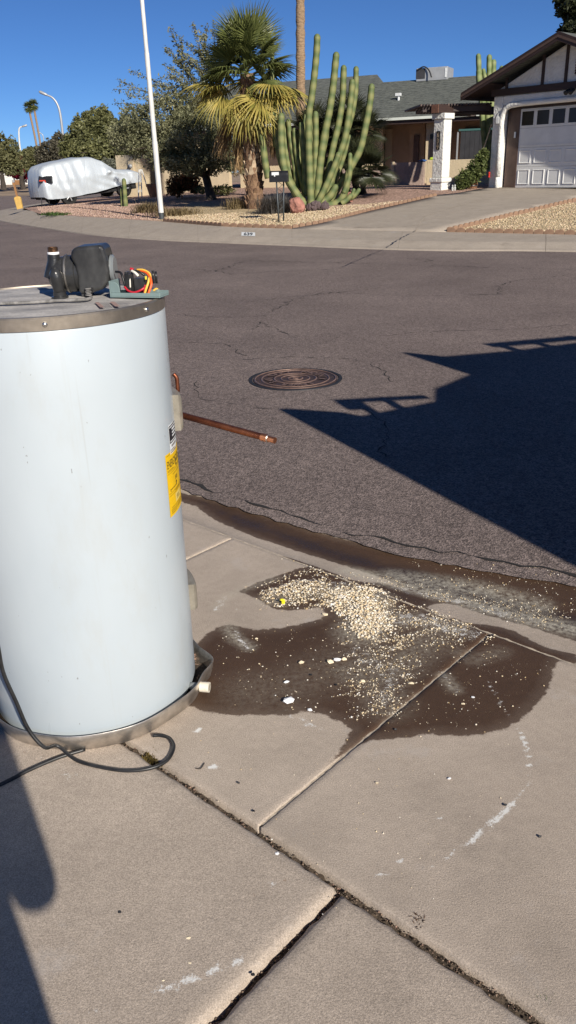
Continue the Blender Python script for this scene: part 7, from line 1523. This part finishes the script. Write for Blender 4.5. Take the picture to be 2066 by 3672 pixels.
# rocks
q = Vector((0.475, 23.505, 0.423)); b = MB(); b.lump((q.x, q.y, q.z + 0.17), 0.24, 4, 3, 0.22, 1.3, (0.85, 0.7, 0.95)); b.build('red_rock', M['rock_red'], top=('pointed red rock at the foot of the cactus', 'rock'))
q = Vector((1.064, 23.738, 0.459)); b = MB(); 
for k in range(9): b.lump((q.x + r_.uniform(-.25, .25), q.y + r_.uniform(-.1, .1), q.z + 0.08 + r_.uniform(0, .1)), 0.11, 40 + k, 2, 0.25, 2.0)
b.build('purple_rock', M['rock_purple'], top=('knobbly dark purple lava rock beside the red rock', 'rock'))
q = Vector((2.087, 25.483, 0.6)); b = MB(); b.lump((q.x, q.y, q.z + 0.10), 0.15, 8, 3, 0.22, 1.3, (0.7, 0.6, 1.1)); b.build('tan_rock', M['rock_red'], top=('small pale red rock behind the low cactus pads', 'rock'))
# potted trailing plant
q = Vector((5.928, 26.568, 0.852)); pot = thing('barrel_planter', 'wooden half barrel planter with trailing green plant beside the garage', 'planter', q)
b = MB(); b.lathe([(0.001, 0.0), (0.15, 0.0), (0.185, 0.2), (0.20, 0.38), (0.175, 0.38), (0.17, 0.33), (0.001, 0.33)], q, 20); tub = b.build('tub', M['barrel'], pot, True, auto=40)
for z, r__ in ((0.06, 0.163), (0.27, 0.196)): b = MB(); b.lathe([(r__, 0), (r__ + 0.006, 0.0), (r__ + 0.008, 0.035), (r__ + .001, 0.035)], q + Vector((0, 0, z)), 20); b.build('hoop', M['hoop'], tub, True)
rs = np.random.default_rng(5); cc = [((5.842, 26.4, 1.238), (0.3487804878048781, 0.26, 0.27439024390243905), 1350), ((5.668, 26.4, 1.109), (0.2853658536585366, 0.26, 0.21341463414634146), 900), ((5.579, 26.4, 0.977), (0.19024390243902442, 0.26, 0.1524390243902439), 390), ((6.012, 26.4, 1.4), (0.2853658536585366, 0.26, 0.3048780487804878), 1200), ((6.118, 26.4, 1.618), (0.19024390243902442, 0.26, 0.27439024390243905), 675), ((6.19, 26.4, 1.781), (0.12682926829268293, 0.26, 0.18292682926829268), 375), ((5.5, 26.4, 0.889), (0.12682926829268293, 0.26, 0.12195121951219512), 180)]
V = np.vstack([clump_points(c, r, n, rs, seed=i) for i, (c, r, n) in enumerate(cc)]); V, F = leaf_quads(V, 0.045, rs, 2.2); fast_obj('foliage', V, F, M['l_green'], pot)
b = MB(); b.tube([q + Vector((0.05, 0, 0.3)), Vector((6.107, 26.6, 1.565)), Vector((6.441, 26.7, 2.631))], 0.018, 6); b.build('support_cane', M['boot_light'], pot)
# small solar lights by the pillar
for i, uu in enumerate(((5.346, 26.281, 0.816), (5.262, 26.223, 0.808))):
    b = MB(); b.lathe([(0.001, 0), (0.03, 0.0), (0.035, 0.08), (0.015, 0.11), (0.03, 0.13), (0.001, 0.18)], uu, 10); b.build('garden_light', M['pot_green'], top=(('glass garden light at the pillar foot', 'shorter glass garden light hugging the pillar foot')[i], 'garden light', 'garden lights by the pillar'))
# terracotta pot and folded steps by the carport
q = Vector((-5.452, 37.5, 0.976)); q.z = lz(q.x, q.y); b = MB(); b.lathe([(0.001, 0), (0.15, 0), (0.25, 0.42), (0.28, 0.42), (0.29, 0.54), (0.25, 0.54), (0.24, 0.46), (0.001, 0.46)], q, 20); b.build('terracotta_pot', M['terracotta'], smooth=True, auto=30, top=('terracotta flower pot in the dark carport opening', 'pot'))
q = Vector((-6.074, 38.5, 0.958)); q.z = lz(q.x, q.y); t = thing('step_ladder', 'pale folding step ladder standing against the carport', 'step ladder', q)
for dx0, dx1, dy in ((-0.18, -0.05, -0.1), (-0.02, 0.02, -0.1), (0.30, 0.06, 0.25)):
    b = MB(); b.tube([q + Vector((dx0, dy, 0)), q + Vector((dx1, 0, 1.15))], 0.026, 8); b.build('rail', M['lamp_metal'], t)
for k in range(4):
    z = 0.25 + 0.24*k; b = MB(); f = z/1.15; b.box((q.x - 0.18 + .13*f - .01, q.y - 0.13*(1 - f), q.z + z), (q.x + 0.0, q.y - 0.03 , q.z + z + 0.03)); b.build('tread', M['lamp_metal'], t)
# distant house
dh = Vector((-37.001, 125.0, 1.667)); dh.z = gz(125); DT = frame(dh, 100); t = thing('distant_house', 'distant white walled house with dark roof behind the bougainvillea', 'house', dh)
b = MB(DT); b.box((-9, 0, -0.3), (5.5, 8, 2.5)); b.build('wall', M['stucco_white'], t); b = MB(DT); b.prism([(-9.6, -0.6, 2.5), (-9.6, 4, 4.3), (-9.6, 8.6, 2.5)], (15.6, 0, 0)); b.build('roof', M['shingle'], t)
b = MB(DT); b.box((2.6, -0.06, 0.9), (3.8, -0.01, 2.0)); b.build('window', M['dark_glass'], t)
# phone held by the person
b = MB(); b.box((-0.037, -0.016, 1.425), (0.037, -0.007, 1.575)); b.build('phone', M['black_plastic'], bevel=0.003, top=('phone held up by the person just outside the picture', 'phone'))
